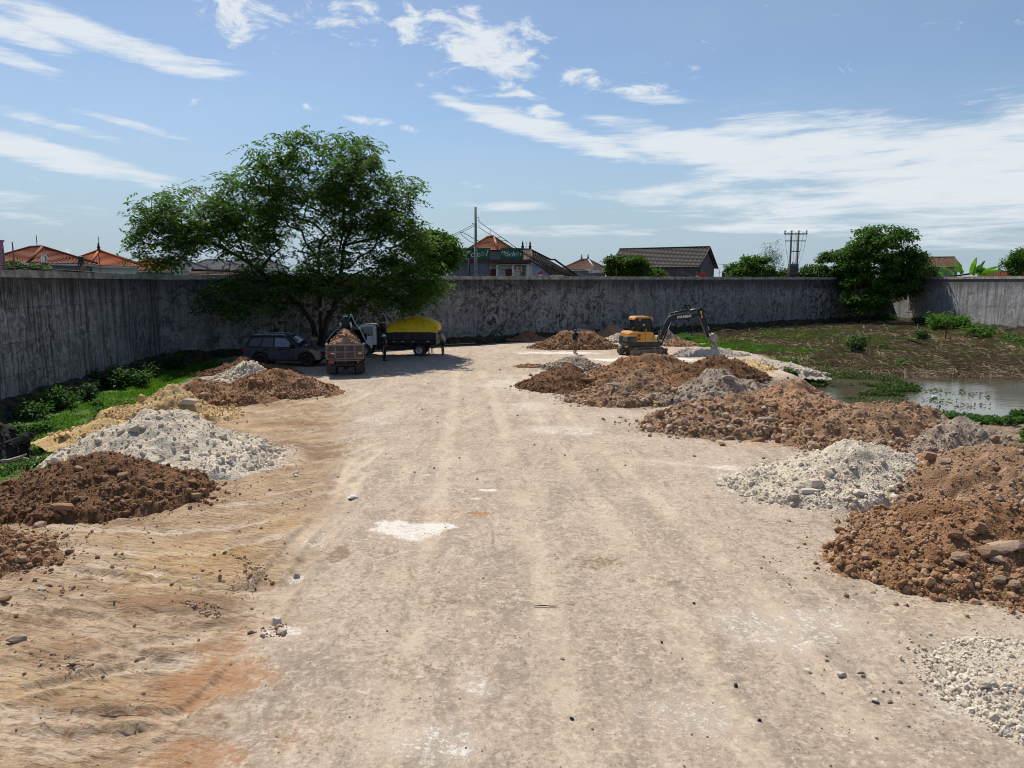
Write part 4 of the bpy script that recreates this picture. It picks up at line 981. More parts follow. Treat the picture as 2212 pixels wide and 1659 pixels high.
def fronds(rg, tips, per, rad, nl, L, Wd):
    """feather leaves: each frond is a drooping stalk with leaflets on both sides"""
    n = len(tips) * per
    c = np.repeat(np.array(tips), per, 0) + rg.normal(size=(n, 3)) * np.array([rad * .5, rad * .5, rad * .24])
    az = rg.uniform(0, 2 * math.pi, n); el = rg.normal(.12, .38, n); ln = rad * rg.uniform(.6, 1.15, n)
    d = np.stack([np.cos(az) * np.cos(el), np.sin(az) * np.cos(el), np.sin(el)], 1)
    s = np.stack([-np.sin(az), np.cos(az), np.zeros(n)], 1)
    out = []
    for k in range(nl):
        f = (k + .8) / nl
        p = c + d * (ln * f)[:, None]; p[:, 2] -= ln * .55 * f * f
        for sg in (-1, 1):
            dd = s * sg * .9 + d * .55; dd = dd + rg.normal(size=(n, 3)) * .15; dd[:, 2] -= .35
            nn = np.array([0, 0, 1.0]) + rg.normal(size=(n, 3)) * .3
            out.append(leaf_quads(p, dd, nn, np.full(n, L) * (1.15 - .5 * abs(f - .5)) * rg.uniform(.8, 1.2, n), np.full(n, Wd)))
    return np.concatenate(out)

def tree(label, base, lobes, stems, ntips, leafmat, leaf_fn, seed, name="tree", cat="tree", group="trees round the yard", r_tip=.012, wander=.12, shell=.55, rmax=.5, expo=2.3, keep=None):
    """lobes in world space: (centre, radii)"""
    rg = np.random.default_rng(seed)
    e = empty(name, base); tag(e, label, cat, group)
    b = np.array(base, float)
    tips = sample_lobes(rg, lobes, ntips, shell) - b
    if keep is not None: tips = tips[keep(tips + b)]
    nodes, par, tip_idx = grow(rg, (0, 0, -.4), [[np.array(p) - b for p in st] for st in stems], tips, wander=wander)
    first = sum(len(s) for s in stems)
    branch_mesh("trunk", nodes, par, BARK, e, r_tip, expo, rmax, only=lambda i: i <= first, sides=10)
    branch_mesh("bough", nodes, par, BARK, e, r_tip, expo, rmax, only=lambda i: i > first)
    tp = [nodes[i] for i in tip_idx]
    leaf_object("crown", leaf_fn(rg, tp), leafmat, e)
    return e
def px_lobe(u, v, hu, hv, Y, dpt, dy=0.0):
    c = P(u, v, Y + dy); k = (Y + dy) / F
    return ((c.x, c.y, c.z), (hu * k, dpt, hv * k))

# the great spreading tree by the corner
TY = 49.5
tb = P(690, 735, TY); tb = Vector((tb.x, TY, -.2))
def q(u, v, dy=0.0):
    p = P(u, v, TY + dy); return (p.x, p.y, p.z)
big_lobes = [px_lobe(690, 375, 150, 80, TY, 5.0), px_lobe(560, 420, 80, 60, TY, 4.0, -1), px_lobe(790, 420, 110, 85, TY, 4.5), px_lobe(690, 470, 210, 60, TY, 5.5, -.5), px_lobe(420, 465, 105, 55, TY, 5.0), px_lobe(365, 490, 50, 46, TY, 4.0),
             px_lobe(360, 520, 60, 60, TY, 3.0, -1), px_lobe(480, 500, 110, 60, TY, 4.5), px_lobe(860, 520, 65, 80, TY, 3.5), px_lobe(880, 600, 75, 60, TY, 3.5, -1), px_lobe(790, 590, 120, 60, TY, 4.5, -2),
             px_lobe(650, 560, 120, 60, TY, 4.0, -1), px_lobe(590, 615, 120, 30, TY, 3.5, -2), px_lobe(500, 640, 75, 36, TY, 2.5, -2.5), px_lobe(820, 640, 110, 26, TY, 3.0, -3), px_lobe(340, 560, 35, 22, TY, 2.0, -1.5), px_lobe(610, 330, 40, 30, TY, 2.5), px_lobe(770, 320, 50, 26, TY, 3.0), px_lobe(520, 335, 36, 22, TY, 2), px_lobe(900, 630, 55, 34, TY, 2.5, -2), px_lobe(560, 660, 60, 22, TY, 2, -3.5)]
stems = [[q(693, 690), q(692, 650), q(690, 600), q(688, 560), q(692, 520)], [q(676, 700), q(655, 668), q(625, 640), q(590, 610), q(560, 585), q(520, 556), q(470, 530)],
         [q(706, 690, -.3), q(722, 665, -.5), q(730, 630, -.6), q(738, 580, -.5), q(742, 530), q(760, 490)]]
tree("great spreading tree with feathery dark leaves behind the parked car", tb, big_lobes, stems, 700, LEAF_BIG, lambda rg, tp: fronds(rg, tp, 11, .82, 4, .33, .13), 5, name="spreading_tree", shell=.55, r_tip=.021, rmax=.40)
bt = [o for o in COL.objects if o.name.startswith("spreading_tree")][0]
m = MB(); c = Vector(q(692, 668, -.35)) - tb; m.lathe([(.0, -.02), (.11, -.02), (.13, .06)], c, 'y', 12); m.build("cut_branch_stub", CUT, bt)

def blob_tree(label, u, vbase, Y, lobes, ntips, mat, per, rad, L, Wd, seed, zb=-.5, name="tree", group="trees round the yard", rmax=.22, droop=.4, shell=.6, cat="tree", flat=.5):
    b = P(u, vbase, Y); b = Vector((b.x, Y, zb))
    lb = [px_lobe(*l) for l in lobes]
    zc = min(l[0][2] for l in lb)
    st = [[(b.x, Y, zb + (zc - zb) * .35), (b.x + .1, Y, zb + (zc - zb) * .7), (b.x, Y, zc)]]
    return tree(label, b, lb, st, ntips, mat, lambda rg, tp: crown_leaves(rg, tp, per, rad, L, Wd, droop, flat), seed, name=name, group=group, rmax=rmax, shell=shell, cat=cat)
blob_tree("dense dark tree between the great tree and the school sign", 955, 600, 64, [(945, 548, 48, 46, 64, 3), (965, 532, 30, 26, 64, 2), (912, 550, 36, 40, 64, 2.4), (938, 520, 26, 20, 64, 2)], 130, LEAF_DENSE, 75, .75, .34, .17, 21)
blob_tree("leafy green tree standing in front of the long dark gabled house", 1350, 600, 84, [(1350, 578, 38, 26, 84, 2.4), (1395, 590, 34, 16, 84, 2), (1325, 572, 16, 22, 84, 1.5), (1375, 568, 20, 14, 84, 1.5), (1415, 594, 22, 9, 84, 1.5)], 90, LEAF_YEL, 60, .75, .42, .24, 22)
blob_tree("round topped green tree beside the feathery sapling", 1625, 600, 96, [(1625, 580, 40, 28, 96, 2.8), (1600, 585, 20, 20, 96, 2), (1655, 588, 22, 18, 96, 2)], 110, LEAF_DENSE, 70, .85, .42, .25, 23)
blob_tree("thin pale feathery sapling left of the transformer poles", 1668, 600, 98, [(1668, 545, 16, 30, 98, 1.2), (1655, 562, 14, 26, 98, 1.2), (1680, 566, 13, 24, 98, 1.2)], 46, LEAF_PALE, 26, .9, .34, .07, 24, rmax=.08, flat=1.3)
blob_tree("low hedge like tree at the foot of the transformer poles", 1735, 600, 96, [(1740, 590, 28, 12, 96, 1.6), (1700, 592, 26, 10, 96, 1.6), (1760, 585, 16, 14, 96, 1.6)], 60, LEAF_YEL, 50, .8, .4, .22, 25)
blob_tree("big dense tree overhanging the right corner of the walls", 1890, 690, 92, [(1915, 530, 62, 40, 92, 4.0), (1900, 505, 45, 18, 92, 3), (1880, 575, 62, 40, 92, 4.0), (1960, 575, 52, 40, 92, 3.4), (1915, 610, 82, 34, 92, 3.2, -1), (1880, 650, 52, 30, 92, 2.4, -2), (1850, 560, 30, 40, 92, 2.4), (1990, 590, 22, 22, 92, 2)], 330, LEAF_DENSE, 80, .95, .40, .22, 26, rmax=.4)
blob_tree("smaller tree leaning over the wall left of the big corner tree", 1815, 640, 95, [(1805, 570, 36, 28, 95, 2.2), (1790, 592, 36, 18, 95, 2), (1825, 545, 18, 12, 95, 1.6), (1835, 600, 24, 22, 95, 2, -2)], 110, LEAF_YEL, 60, .8, .38, .22, 27)
blob_tree("dark tree cut off by the right edge above the wall", 2205, 600, 86, [(2205, 565, 26, 24, 86, 2), (2225, 548, 24, 16, 86, 2), (2190, 580, 12, 16, 86, 1.5)], 60, LEAF_DENSE, 60, .75, .36, .2, 28)
blob_tree("low green treetop peeping over the left wall below the roofs", 20, 580, 48, [(20, 574, 34, 8, 48, 1.2), (75, 580, 20, 5, 48, 1), (-20, 572, 26, 10, 48, 1.2)], 34, LEAF_YEL, 50, .5, .26, .16, 29)

# shrubs and weeds -------------------------------------------------
def shrub(label, u, v, w, h, mat, seed, n=900, L=.14, Wd=.09, z=-.42, group="shrubs and tall weeds", stems=7, name="shrub", flat=.85, broad=False, loc=None):
    rg = np.random.default_rng(seed)
    c = G(u, v, z) if loc is None else Vector(loc)
    e = empty(name, (c.x, c.y, z)); tag(e, label, "shrub", group)
    tips = []; m = MB()
    for i in range(stems):
        a = rg.uniform(0, 6.28); r = w * math.sqrt(rg.uniform(0.02, 1)) * .8; hh = h * rg.uniform(.55, 1.0) * (1.05 - .45 * r / w)
        p1 = (math.cos(a) * r * .4, math.sin(a) * r * .4, hh * .5); p2 = (math.cos(a) * r, math.sin(a) * r, hh)
        m.tube([(math.cos(a) * r * .12, math.sin(a) * r * .12, -.08), p1, p2], [.014, .010, .005], 4)
        for k in range(5):
            f = .25 + .75 * k / 4; tips.append([math.cos(a) * r * f, math.sin(a) * r * f, hh * f])
    m.build("stem", BARK if h > .9 else WEED_D, e)
    V = crown_leaves(rg, tips, max(4, n // len(tips)), .30 * w + .08, L, Wd, .25 if not broad else .1, flat)
    leaf_object("foliage", V, mat, e)
    return e
SH = [("broad leaved glossy bush spreading at the foot of the left wall", 232, 838, 1.25, 1.05, WEED_D, 1400, .24, .20),
      ("leafy bush to the right of the glossy broad leaved one", 290, 838, 1.0, 1.10, WEED, 1100, .15, .11),
      ("upright dark weed in front of the glossy bush", 195, 868, .55, .95, WEED_D, 700, .17, .08),
      ("low bright clump of weeds on the grass below the dark weed", 210, 878, .35, .35, BRIGHT, 260, .16, .07),
      ("grey green shrub on the bank left of the glossy bush", 130, 885, 1.05, 1.0, WEED, 1300, .13, .09),
      ("scrubby shrub beside the leftmost puddle", 70, 905, .75, .85, WEED, 800, .13, .09),
      ("tall weeds at the left edge above the dark stones", 25, 890, .6, .8, WEED, 600, .13, .09),
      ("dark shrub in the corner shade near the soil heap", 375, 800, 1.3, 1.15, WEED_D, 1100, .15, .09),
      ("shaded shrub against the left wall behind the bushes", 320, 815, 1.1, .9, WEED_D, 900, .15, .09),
      ("leafy weed growing by the white heap in the grass", 222, 908, .35, .5, WEED, 340, .13, .08),
      ("low weeds between the dark stones and the grass", 45, 940, .55, .45, WEED, 500, .12, .08),
      ("creeping leafy plants along the puddle bank", 90, 935, .7, .35, WEED, 600, .12, .08),
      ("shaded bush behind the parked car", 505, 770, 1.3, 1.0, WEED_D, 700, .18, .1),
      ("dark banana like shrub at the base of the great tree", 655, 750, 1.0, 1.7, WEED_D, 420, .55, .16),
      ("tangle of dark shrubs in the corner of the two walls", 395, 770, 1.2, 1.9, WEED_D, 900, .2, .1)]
for i, (lb, u, v, w, h, mt, n, L, Wd) in enumerate(SH): shrub(lb, u, v, w, h, mt, 300 + i, n, L, Wd)
SH2 = [("dark rounded sapling standing alone in the cleared field", 1852, 768, .85, 1.9, WEED_D, 900, .2, .12),
       ("second dark sapling further back in the cleared field", 1992, 742, .9, 1.7, WEED_D, 700, .2, .12),
       ("bright leafy bush below the sunlit wall", 2030, 715, 2.4, 2.3, BRIGHT, 1300, .32, .22),
       ("bright bush rising to the right of the tallest weeds", 2075, 718, 2.0, 2.0, BRIGHT, 1000, .32, .22),
       ("leafy green bush nearest the right edge below the wall", 2118, 735, 1.6, 1.7, BRIGHT, 900, .3, .2),
       ("green bush at the left end of the weeds below the sunlit wall", 1995, 706, 1.5, 1.3, WEED, 700, .3, .2),
       ("weeds at the foot of the big corner tree", 1925, 698, 2.2, 1.4, WEED, 800, .3, .18),
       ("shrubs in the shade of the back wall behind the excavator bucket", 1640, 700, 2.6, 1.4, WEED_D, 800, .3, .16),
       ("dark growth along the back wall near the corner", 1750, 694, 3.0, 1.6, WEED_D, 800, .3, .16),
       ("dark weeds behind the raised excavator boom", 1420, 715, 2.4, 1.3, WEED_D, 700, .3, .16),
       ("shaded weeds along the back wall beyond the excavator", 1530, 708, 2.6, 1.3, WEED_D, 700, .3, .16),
       ("tuft of green reeds at the edge of the small pool", 1712, 790, .5, .75, WEED, 420, .3, .04),
       ("low leafy weeds at the right edge of the field", 2190, 742, 1.4, .9, WEED, 500, .25, .16),
       ("yellowing weeds in the middle of the cleared field", 1905, 758, .9, .6, LEAF_YEL, 400, .2, .1),
       ("leafy tuft on the near edge of the cleared field", 1950, 790, .7, .5, WEED, 300, .18, .08),
       ("green weeds sprouting behind the white lime ridge", 1480, 738, 1.6, .7, BRIGHT, 500, .25, .1)]
for i, (lb, u, v, w, h, mt, n, L, Wd) in enumerate(SH2): shrub(lb, u, v, w, h, mt, 340 + i, n, L, Wd)

# grass, stalks and water weed: nobody could count these ------------
def blades(name, label, regions, mat, seed, h=(.08, .25), wd=.012):
    rg = np.random.default_rng(seed); pos = []
    for poly, n, z in regions:
        a = np.array(poly); lo, hi = a.min(0), a.max(0)
        X, Y = rg.uniform(lo[0], hi[0], n * 5), rg.uniform(lo[1], hi[1], n * 5)
        k = inside(X, Y, poly) & (sdist(X, Y, PAD) < -.15 if z is None else True) & (vn(X * .9, Y * .9, seed) > -.28) & ((fbm(X * .22, Y * .22, 5, 4) > .04) if seed == 63 else True)
        X, Y = X[k][:n], Y[k][:n]; Z = terrain_z(X, Y)[0] if z is None else np.full(len(X), z)
        pos.append(np.stack([X, Y, Z], 1))
    p = np.concatenate(pos); n = len(p)
    hh = rg.uniform(h[0], h[1], n); az = rg.uniform(0, 6.28, n); ln = rg.uniform(.1, .6, n) * hh
    s = np.stack([np.cos(az), np.sin(az), np.zeros(n)], 1); t_ = np.stack([-np.sin(az) * ln, np.cos(az) * ln, hh], 1)
    w = (wd * (p[:, 1:2] / 25 + .5))
    V = np.stack([p - s * w, p + s * w, p + t_], 1).reshape(-1, 3)
    o = link(name, np_mesh(name, V, np.arange(3 * n).reshape(n, 3), mat, False)); tag(o, label, kind='stuff')
def oval(u, v, rx, ry, z=-.42):
    c = G(u, v, z); return [(c.x + rx * math.cos(a * .3927), c.y + ry * math.sin(a * .3927)) for a in range(16)]
left_strip = GL([(-200, 1120), (-20, 1055), (130, 1000), (240, 925), (330, 860), (430, 810), (500, 775), (420, 765), (340, 790), (220, 850), (60, 930), (-200, 1010)], -.42)
blades("grass", "short bright grass between the left wall and the heaps", [(left_strip, 30000, None)], GRASS, 61, (.04, .16), .012)
blades("field_grass", "bright green grass patches in the field behind the white lime ridge", [(oval(1690, 762, 5.0, 1.5), 7000, None), (oval(1600, 752, 3.6, 1.4), 4500, None), (oval(1510, 735, 2.2, 1.5), 1500, None), (oval(1790, 770, 2.6, 1.1), 1500, None), (oval(1560, 742, 2.6, 1.4), 2000, None), (oval(1720, 720, 3, 2), 900, None), (oval(1640, 815, 2.6, 1.2), 2200, None)], GRASS, 62, (.10, .34), .02)
fieldp = [xy(G(1500, 735, -.4)), xy(G(1690, 790, -.4)), xy(G(1800, 803, -.4)), xy(G(2000, 812, -.4)), (34, 42), (50, 52), (51.5, 70), (51.5, 97), (44, 92), (20, 74)]
blades("field_weeds", "thin mixed weeds over the cleared field", [(fieldp, 13000, None)], GRASSD, 63, (.10, .45), .02)
def stalks(name, label, poly, n, seed, ln=(.5, 1.8)):
    rg = np.random.default_rng(seed); a = np.array(poly); lo, hi = a.min(0), a.max(0)
    X, Y = rg.uniform(lo[0], hi[0], n * 3), rg.uniform(lo[1], hi[1], n * 3)
    k = inside(X, Y, poly) & (sdist(X, Y, PAD) < -1.2) & (sdist(X, Y, POND) < .3) & (vn(X * .45, Y * .45, seed) > -.30); X, Y = X[k][:n], Y[k][:n]; n = len(X)
    Z = np.maximum(terrain_z(X, Y)[0], WATER_Z + .02)
    L = rg.uniform(ln[0], ln[1], n) * np.where(rg.random(n) < .15, 1.5, 1); az = rg.normal(.2, .9, n); r = rg.uniform(.008, .02, n) * (Y / 45)
    K = 4; V = np.zeros((n, K, 3, 3)); bend = rg.normal(0, .5, n); hump = rg.uniform(.03, .42, n) * L * .5; tilt = rg.uniform(-.05, .35, n)
    for i in range(K):
        f = i / (K - 1) - .5; an = az + bend * f
        cx, cy = X + np.cos(an) * L * f, Y + np.sin(an) * L * f
        cz = Z + .02 + hump * (1 - 4 * f * f) + tilt * (f + .5) * L * .35
        for j in range(3):
            t_ = 2 * math.pi * j / 3
            V[:, i, j, 0] = cx - np.sin(an) * r * math.cos(t_); V[:, i, j, 1] = cy + np.cos(an) * r * math.cos(t_); V[:, i, j, 2] = cz + r * math.sin(t_)
    ids = np.arange(n * K * 3).reshape(n, K, 3)
    Fc = [np.stack([ids[:, i, j], ids[:, i, (j + 1) % 3], ids[:, i + 1, (j + 1) % 3], ids[:, i + 1, j]], -1) for i in range(K - 1) for j in range(3)]
    o = link(name, np_mesh(name, V.reshape(-1, 3), np.concatenate(Fc), STALK, False)); tag(o, label, kind='stuff')
stalks("dead_stalks", "cut dead stalks and brush littering the cleared field", fieldp, 9000, 71)
stalks("brush_litter", "long pale dead canes along the far shore of the pond", [xy(G(1760, 760, -.4)), xy(G(1720, 795, -.4)), xy(G(1900, 806, -.4)), xy(G(2100, 810, -.4)), xy(G(2260, 812, -.4)), xy(G(2260, 760, -.4)), xy(G(2000, 745, -.4))], 2600, 72, (.8, 2.2))
def weed_mat(name, label, polys, mat, seed, L=.12):
    rg = np.random.default_rng(seed); P_ = []
    for poly, n, hz in polys:
        a = np.array(poly); lo, hi = a.min(0), a.max(0)
        X, Y = rg.uniform(lo[0], hi[0], n * 4), rg.uniform(lo[1], hi[1], n * 4)
        k = inside(X, Y, poly) & (fbm(X * .55, Y * .55, seed, 4) > (-.12 if seed == 83 else .0)) & (sdist(X, Y, PAD) < 0.1); X, Y = X[k][:n], Y[k][:n]
        P_.append(np.stack([X, Y, np.maximum(terrain_z(X, Y)[0], WATER_Z) + rg.uniform(.0, hz, len(X))], 1))
    p = np.concatenate(P_); n = len(p); d = unit(rg, n); d[:, 2] = np.abs(d[:, 2]) * .5
    V = leaf_quads(p, d, np.array([0, 0, 1.0]) + rg.normal(size=(n, 3)) * .4, L * rg.uniform(.6, 1.4, n), L * .6 * rg.uniform(.6, 1.3, n))
    tag(leaf_object(name, V, mat), label, kind='stuff')
weed_mat("water_weed", "mat of green water weed on the pond behind the heaps", [(GL([(1990, 912), (2080, 902), (2150, 893), (2300, 900), (2560, 950), (2620, 1060), (2400, 1030), (2215, 985), (2100, 950), (2020, 930)], WATER_Z), 26000, .20), (GL([(1950, 898), (1990, 893), (2150, 896), (2300, 890), (2300, 900), (2060, 908), (1970, 908)], WATER_Z), 1300, .15)], WEED, 81, .13)
weed_mat("shore_weed", "band of reddish green weed across the pond", [(GL([(1600, 822), (1640, 815), (1730, 822), (1800, 828), (1900, 832), (1960, 830), (1990, 842), (1960, 858), (1880, 855), (1800, 850), (1700, 852), (1640, 850), (1610, 838)], WATER_Z), 6500, .13), (GL([(1560, 822), (1640, 850), (1720, 850), (1700, 822)], WATER_Z), 2500, .25), (GL([(1990, 840), (2140, 850), (2140, 880), (1990, 885)], WATER_Z), 260, .10), (GL([(1780, 850), (1960, 860), (1990, 900), (1900, 880)], WATER_Z), 240, .08), (GL([(1730, 805), (1990, 815), (1990, 826), (1740, 820)], WATER_Z), 2200, .18)], MAT_W, 82, .15)
weed_mat("bank_weed", "leafy creepers on the muddy bank beside the left heaps", [(GL([(-100, 1080), (0, 1050), (120, 1000), (130, 970), (60, 1000), (-100, 1020)], -.4), 5000, .14)], WEED, 83, .09)
# ================================================================== vehicles
TYRE = simple("tyre_rubber", (.022, .021, .021), .85, var=.3, scale=12, dirt=(.16, .125, .09), dirt_amt=.5)
BLACKM = simple("black_metal", (.018, .018, .019), .45, .1, var=.3, scale=5, dirt=(.12, .095, .07), dirt_amt=.35)
CHASSIS = simple("chassis_metal", (.030, .029, .030), .7, .2, var=.3, scale=6, dirt=(.13, .10, .075), dirt_amt=.6)
GLASS_D = simple("tinted_glass", (.012, .015, .022), .06, 0, var=.1, spec=.8)
GLASS_S = simple("side_glass", (.10, .14, .21), .08, 0, var=.2, spec=.9)
CHROME = simple("bright_metal", (.55, .56, .57), .25, .9, var=.1)
STEEL = simple("worn_steel", (.34, .32, .30), .45, .6, var=.3, scale=4, dirt=(.26, .20, .15), dirt_amt=.6)
RIMD = simple("dark_rim", (.03, .03, .033), .4, .5, var=.2)
RIML = simple("silver_rim", (.42, .42, .43), .4, .6, var=.3, dirt=(.2, .16, .12), dirt_amt=.5)
RED = simple("red_lens", (.50, .025, .02), .25, var=.2, spec=.6)
AMBER = simple("amber_lens", (.55, .20, .02), .3, var=.2, spec=.6)
WHITEP = simple("white_paint", (.72, .73, .74), .4, var=.12, scale=3, dirt=(.34, .29, .23), dirt_amt=.4, coat=.3)
REFW = simple("white_reflector", (.75, .70, .58), .4, var=.1)

def wheel(parent, c, r, w, rim, side=1, spokes=10, dual=False):
    """a wheel turning about y; side: which way the hub faces"""
    e = empty("wheel", c); e.parent = parent
    m = MB()
    def ring(o):
        m.lathe([(r * .60, o - w * .48), (r * .88, o - w * .5), (r * .97, o - w * .42), (r, o - w * .2), (r, o + w * .2), (r * .97, o + w * .42), (r * .88, o + w * .5), (r * .60, o + w * .48)], (0, 0, 0), 'y', 32)
        for k in range(30):
            a = 2 * math.pi * k / 30; M = Matrix.Rotation(-a, 4, 'Y')
            m.box(r * .985, r * 1.018, o - w * .42, o + w * .42, -.018, .018, M)
    ring(0)
    if dual: ring(-side * w * 1.12)
    m.build("tyre", TYRE, e)
    m = MB(); o = side * w * .30
    m.lathe([(0, o + side * .02), (r * .16, o + side * .02), (r * .20, o - side * .015), (r * .50, o - side * .05), (r * .56, o + side * .03), (r * .62, o + side * .035), (r * .62, -side * w * .3)], (0, 0, 0), 'y', 28)
    m.build("rim", rim, e)
    m = MB()
    for k in range(spokes):
        M = Matrix.Rotation(2 * math.pi * k / spokes, 4, 'Y')
        m.box(r * .18, r * .57, o - .02 if side > 0 else o - .01, o + .01 if side > 0 else o + .02, -r * .035, r * .035, M, bev=.006)
    m.build("spokes", rim, e)
    return e
def arc(cx, cz, r, a0, a1, n):
    return [(cx + r * math.cos(R(a0 + (a1 - a0) * i / n)), cz + r * math.sin(R(a0 + (a1 - a0) * i / n))) for i in range(n + 1)]

# ---------------------------------------------------------------- the parked car
def make_suv(loc, rz):
    e = empty("parked_car", loc, rz)
    tag(e, "dark grey sport utility car parked in the shade of the great tree", "car")
    t = NT("grey_car_paint")
    PAINT = t.end(t.mix(t.ramp(t.noise(1.5, 3), .3, .7), (.050, .060, .080), (.062, .073, .095)), t.ramp(t.noise(6, 4), .3, .7, .22, .36), None, .5, .15, **{'Coat Weight': .6, 'Coat Roughness': .06})
    L = 4.8; hw = .925
    prof = [(.02, .52), (.0, .78), (.05, 1.02), (.10, 1.14)] + [(.9, 1.145), (1.5, 1.115), (2.4, 1.085), (3.45, 1.10)] + [(3.62, 1.13), (4.15, 1.075), (4.55, .99), (4.70, .90), (4.78, .72), (4.76, .46), (4.62, .38)] \
        + arc(3.87, .40, .47, -3, 183, 14) + [(3.36, .36), (1.58, .36)] + arc(1.08, .40, .47, -3, 183, 14) + [(.55, .42), (.2, .45)]
    layers = [(-hw, .045), (-hw + .03, .018), (-hw + .09, 0), (hw - .09, 0), (hw - .03, .018), (hw, .045)]
    n = len(prof); cxm, czm = 2.4, .78; vs = []; fs = []
    for (yy, ins) in layers:
        for (px, pz) in prof:
            f = ins / .9; ntaper = .10 * max(0, (px - 4.0) / .8) ** 2 + .06 * max(0, (.5 - px) / .5) ** 2
            vs.append((px + (cxm - px) * f * .25, yy * (1 - ntaper), pz + (czm - pz) * f))
    for k in range(len(layers) - 1):
        for i in range(n): fs.append((k * n + i, k * n + (i + 1) % n, (k + 1) * n + (i + 1) % n, (k + 1) * n + i))
    fs.append(tuple(range(n))); fs.append(tuple((len(layers) - 1) * n + i for i in range(n - 1, -1, -1)))
    MB().add(vs, fs, False).build("body", PAINT, e)
    # greenhouse
    def yw(z): return .895 - (z - 1.1) / .70 * .20
    low = [(.10, 1.13), (3.60, 1.12)]; top = [(.42, 1.74), (1.0, 1.80), (2.2, 1.81), (2.72, 1.755)]
    g = MB(); ring = []
    st = [(.10, 1.13, .42, 1.74), (.75, 1.13, 1.0, 1.80), (2.2, 1.09, 2.1, 1.812), (2.95, 1.10, 2.72, 1.755), (3.60, 1.12, 2.78, 1.73)]
    vs = []; fs = []
    for (xb, zb_, xt, zt) in st:
        vs += [(xb, -yw(zb_), zb_), (xt, -yw(zt) + .02, zt - .05), (xt, -yw(zt) + .10, zt), (xt, yw(zt) - .10, zt), (xt, yw(zt) - .02, zt - .05), (xb, yw(zb_), zb_)]
    for k in range(len(st) - 1):
        for j in range(5): fs.append((k * 6 + j, (k + 1) * 6 + j, (k + 1) * 6 + j + 1, k * 6 + j + 1))
    fs.append((0, 1, 2, 3, 4, 5)); b = (len(st) - 1) * 6; fs.append(tuple(b + j for j in range(5, -1, -1)))
    g.add(vs, fs, True).build("cabin", BLACKM, e)
    rf = MB(); rp = [(.30, 1.745), (.42, 1.765), (1.0, 1.815), (2.1, 1.827), (2.70, 1.772)]
    for a, c in zip(rp[:-1], rp[1:]): rf.add([(a[0], -.62, a[1]), (c[0], -.62, c[1]), (c[0], .62, c[1]), (a[0], .62, a[1]), (a[0], -.69, a[1] - .03), (c[0], -.69, c[1] - .03), (c[0], .69, c[1] - .03), (a[0], .69, a[1] - .03)], [(0, 1, 2, 3), (4, 5, 1, 0), (3, 2, 6, 7)], True)
    rf.build("roof", PAINT, e)
    MB().prism([(.02, 1.70), (.35, 1.76), (.42, 1.72), (.10, 1.66)], -.6, .6).build("roof_spoiler", PAINT, e)
    for s in (-1, 1):
        m = MB(); m.tube([(.55, s * .60, 1.80), (.7, s * .60, 1.86), (1.6, s * .60, 1.88), (2.4, s * .60, 1.86), (2.55, s * .60, 1.80)], .022, 6); m.build("roof_rail", CHROME, e)
        def pane(pts, nm, mt):
            m = MB(); m.add([(px, s * (yw(pz) + .014), pz) for px, pz in pts] + [(px, s * (yw(pz) - .01), pz) for px, pz in pts], [tuple(range(len(pts)))] + [(i, (i + 1) % len(pts), (i + 1) % len(pts) + len(pts), i + len(pts)) for i in range(len(pts))]); return m.build(nm, mt, e)
        pane([(.38, 1.20), (1.02, 1.20), (1.18, 1.55), (1.10, 1.66), (.52, 1.62)], "quarter_window", GLASS_D)
        pane([(1.12, 1.20), (1.25, 1.155), (1.88, 1.15), (1.88, 1.67), (1.28, 1.665)], "rear_window", GLASS_D)
        pane([(1.96, 1.15), (3.02, 1.16), (2.78, 1.50), (2.55, 1.66), (1.96, 1.67)], "front_window", GLASS_S if s < 0 else GLASS_D)
        for x0 in (1.30, 2.22):
            m = MB(); m.box(x0, x0 + .26, s * (hw - .012), s * (hw + .030), .985, 1.025, bev=.012); m.build("door_handle", BLACKM, e)
        for x0 in (1.22, 1.92, 3.10):
            m = MB(); m.box(x0, x0 + .012, s * (hw - .02), s * (hw + .002), .42, 1.06); m.build("door_gap", BLACKM, e)
        m = MB(); m.box(2.98, 3.16, s * .93, s * 1.10, 1.14, 1.27, bev=.035); m.build("wing_mirror", BLACKM, e)
        m = MB()
        for cx in (1.08, 3.87):
            pts = arc(cx, .40, .535, -4, 184, 16); pin = arc(cx, .40, .455, -4, 184, 16)
            k = len(pts)
            m.add([(p[0], s * (hw + .028), p[1]) for p in pts] + [(p[0], s * (hw + .028), p[1]) for p in pin] + [(p[0], s * (hw - .06), p[1]) for p in pts],
                  [(i, i + 1, k + i + 1, k + i) for i in range(k - 1)] + [(2 * k + i, 2 * k + i + 1, i + 1, i) for i in range(k - 1)])
        m.build("wheel_arch", BLACKM, e)
        m = MB(); m.box(1.62, 3.34, s * (hw - .06), s * (hw + .05), .30, .40, bev=.02); m.build("side_step", BLACKM, e)
        m = MB(); m.add([(4.30, s * .80, .98), (4.66, s * .66, .955), (4.735, s * .60, .86), (4.42, s * .84, .90)], [(0, 1, 2, 3)]); m.box(4.40, 4.70, s * .60, s * .83, .885, .955, bev=.02); m.build("headlight", REFW, e)
        m = MB(); m.prism([(-.01, .92), (.10, 1.04), (.42, 1.05), (.10, .90)], s * (hw - .10), s * (hw + .004)); m.build("tail_light", RED, e)
    m = MB(); m.add([(3.52, -.74, 1.14), (3.52, .74, 1.14), (2.82, .60, 1.725), (2.82, -.60, 1.725)], [(0, 1, 2, 3)]); m.build("windscreen", GLASS_D, e).location = (.03, 0, .012)
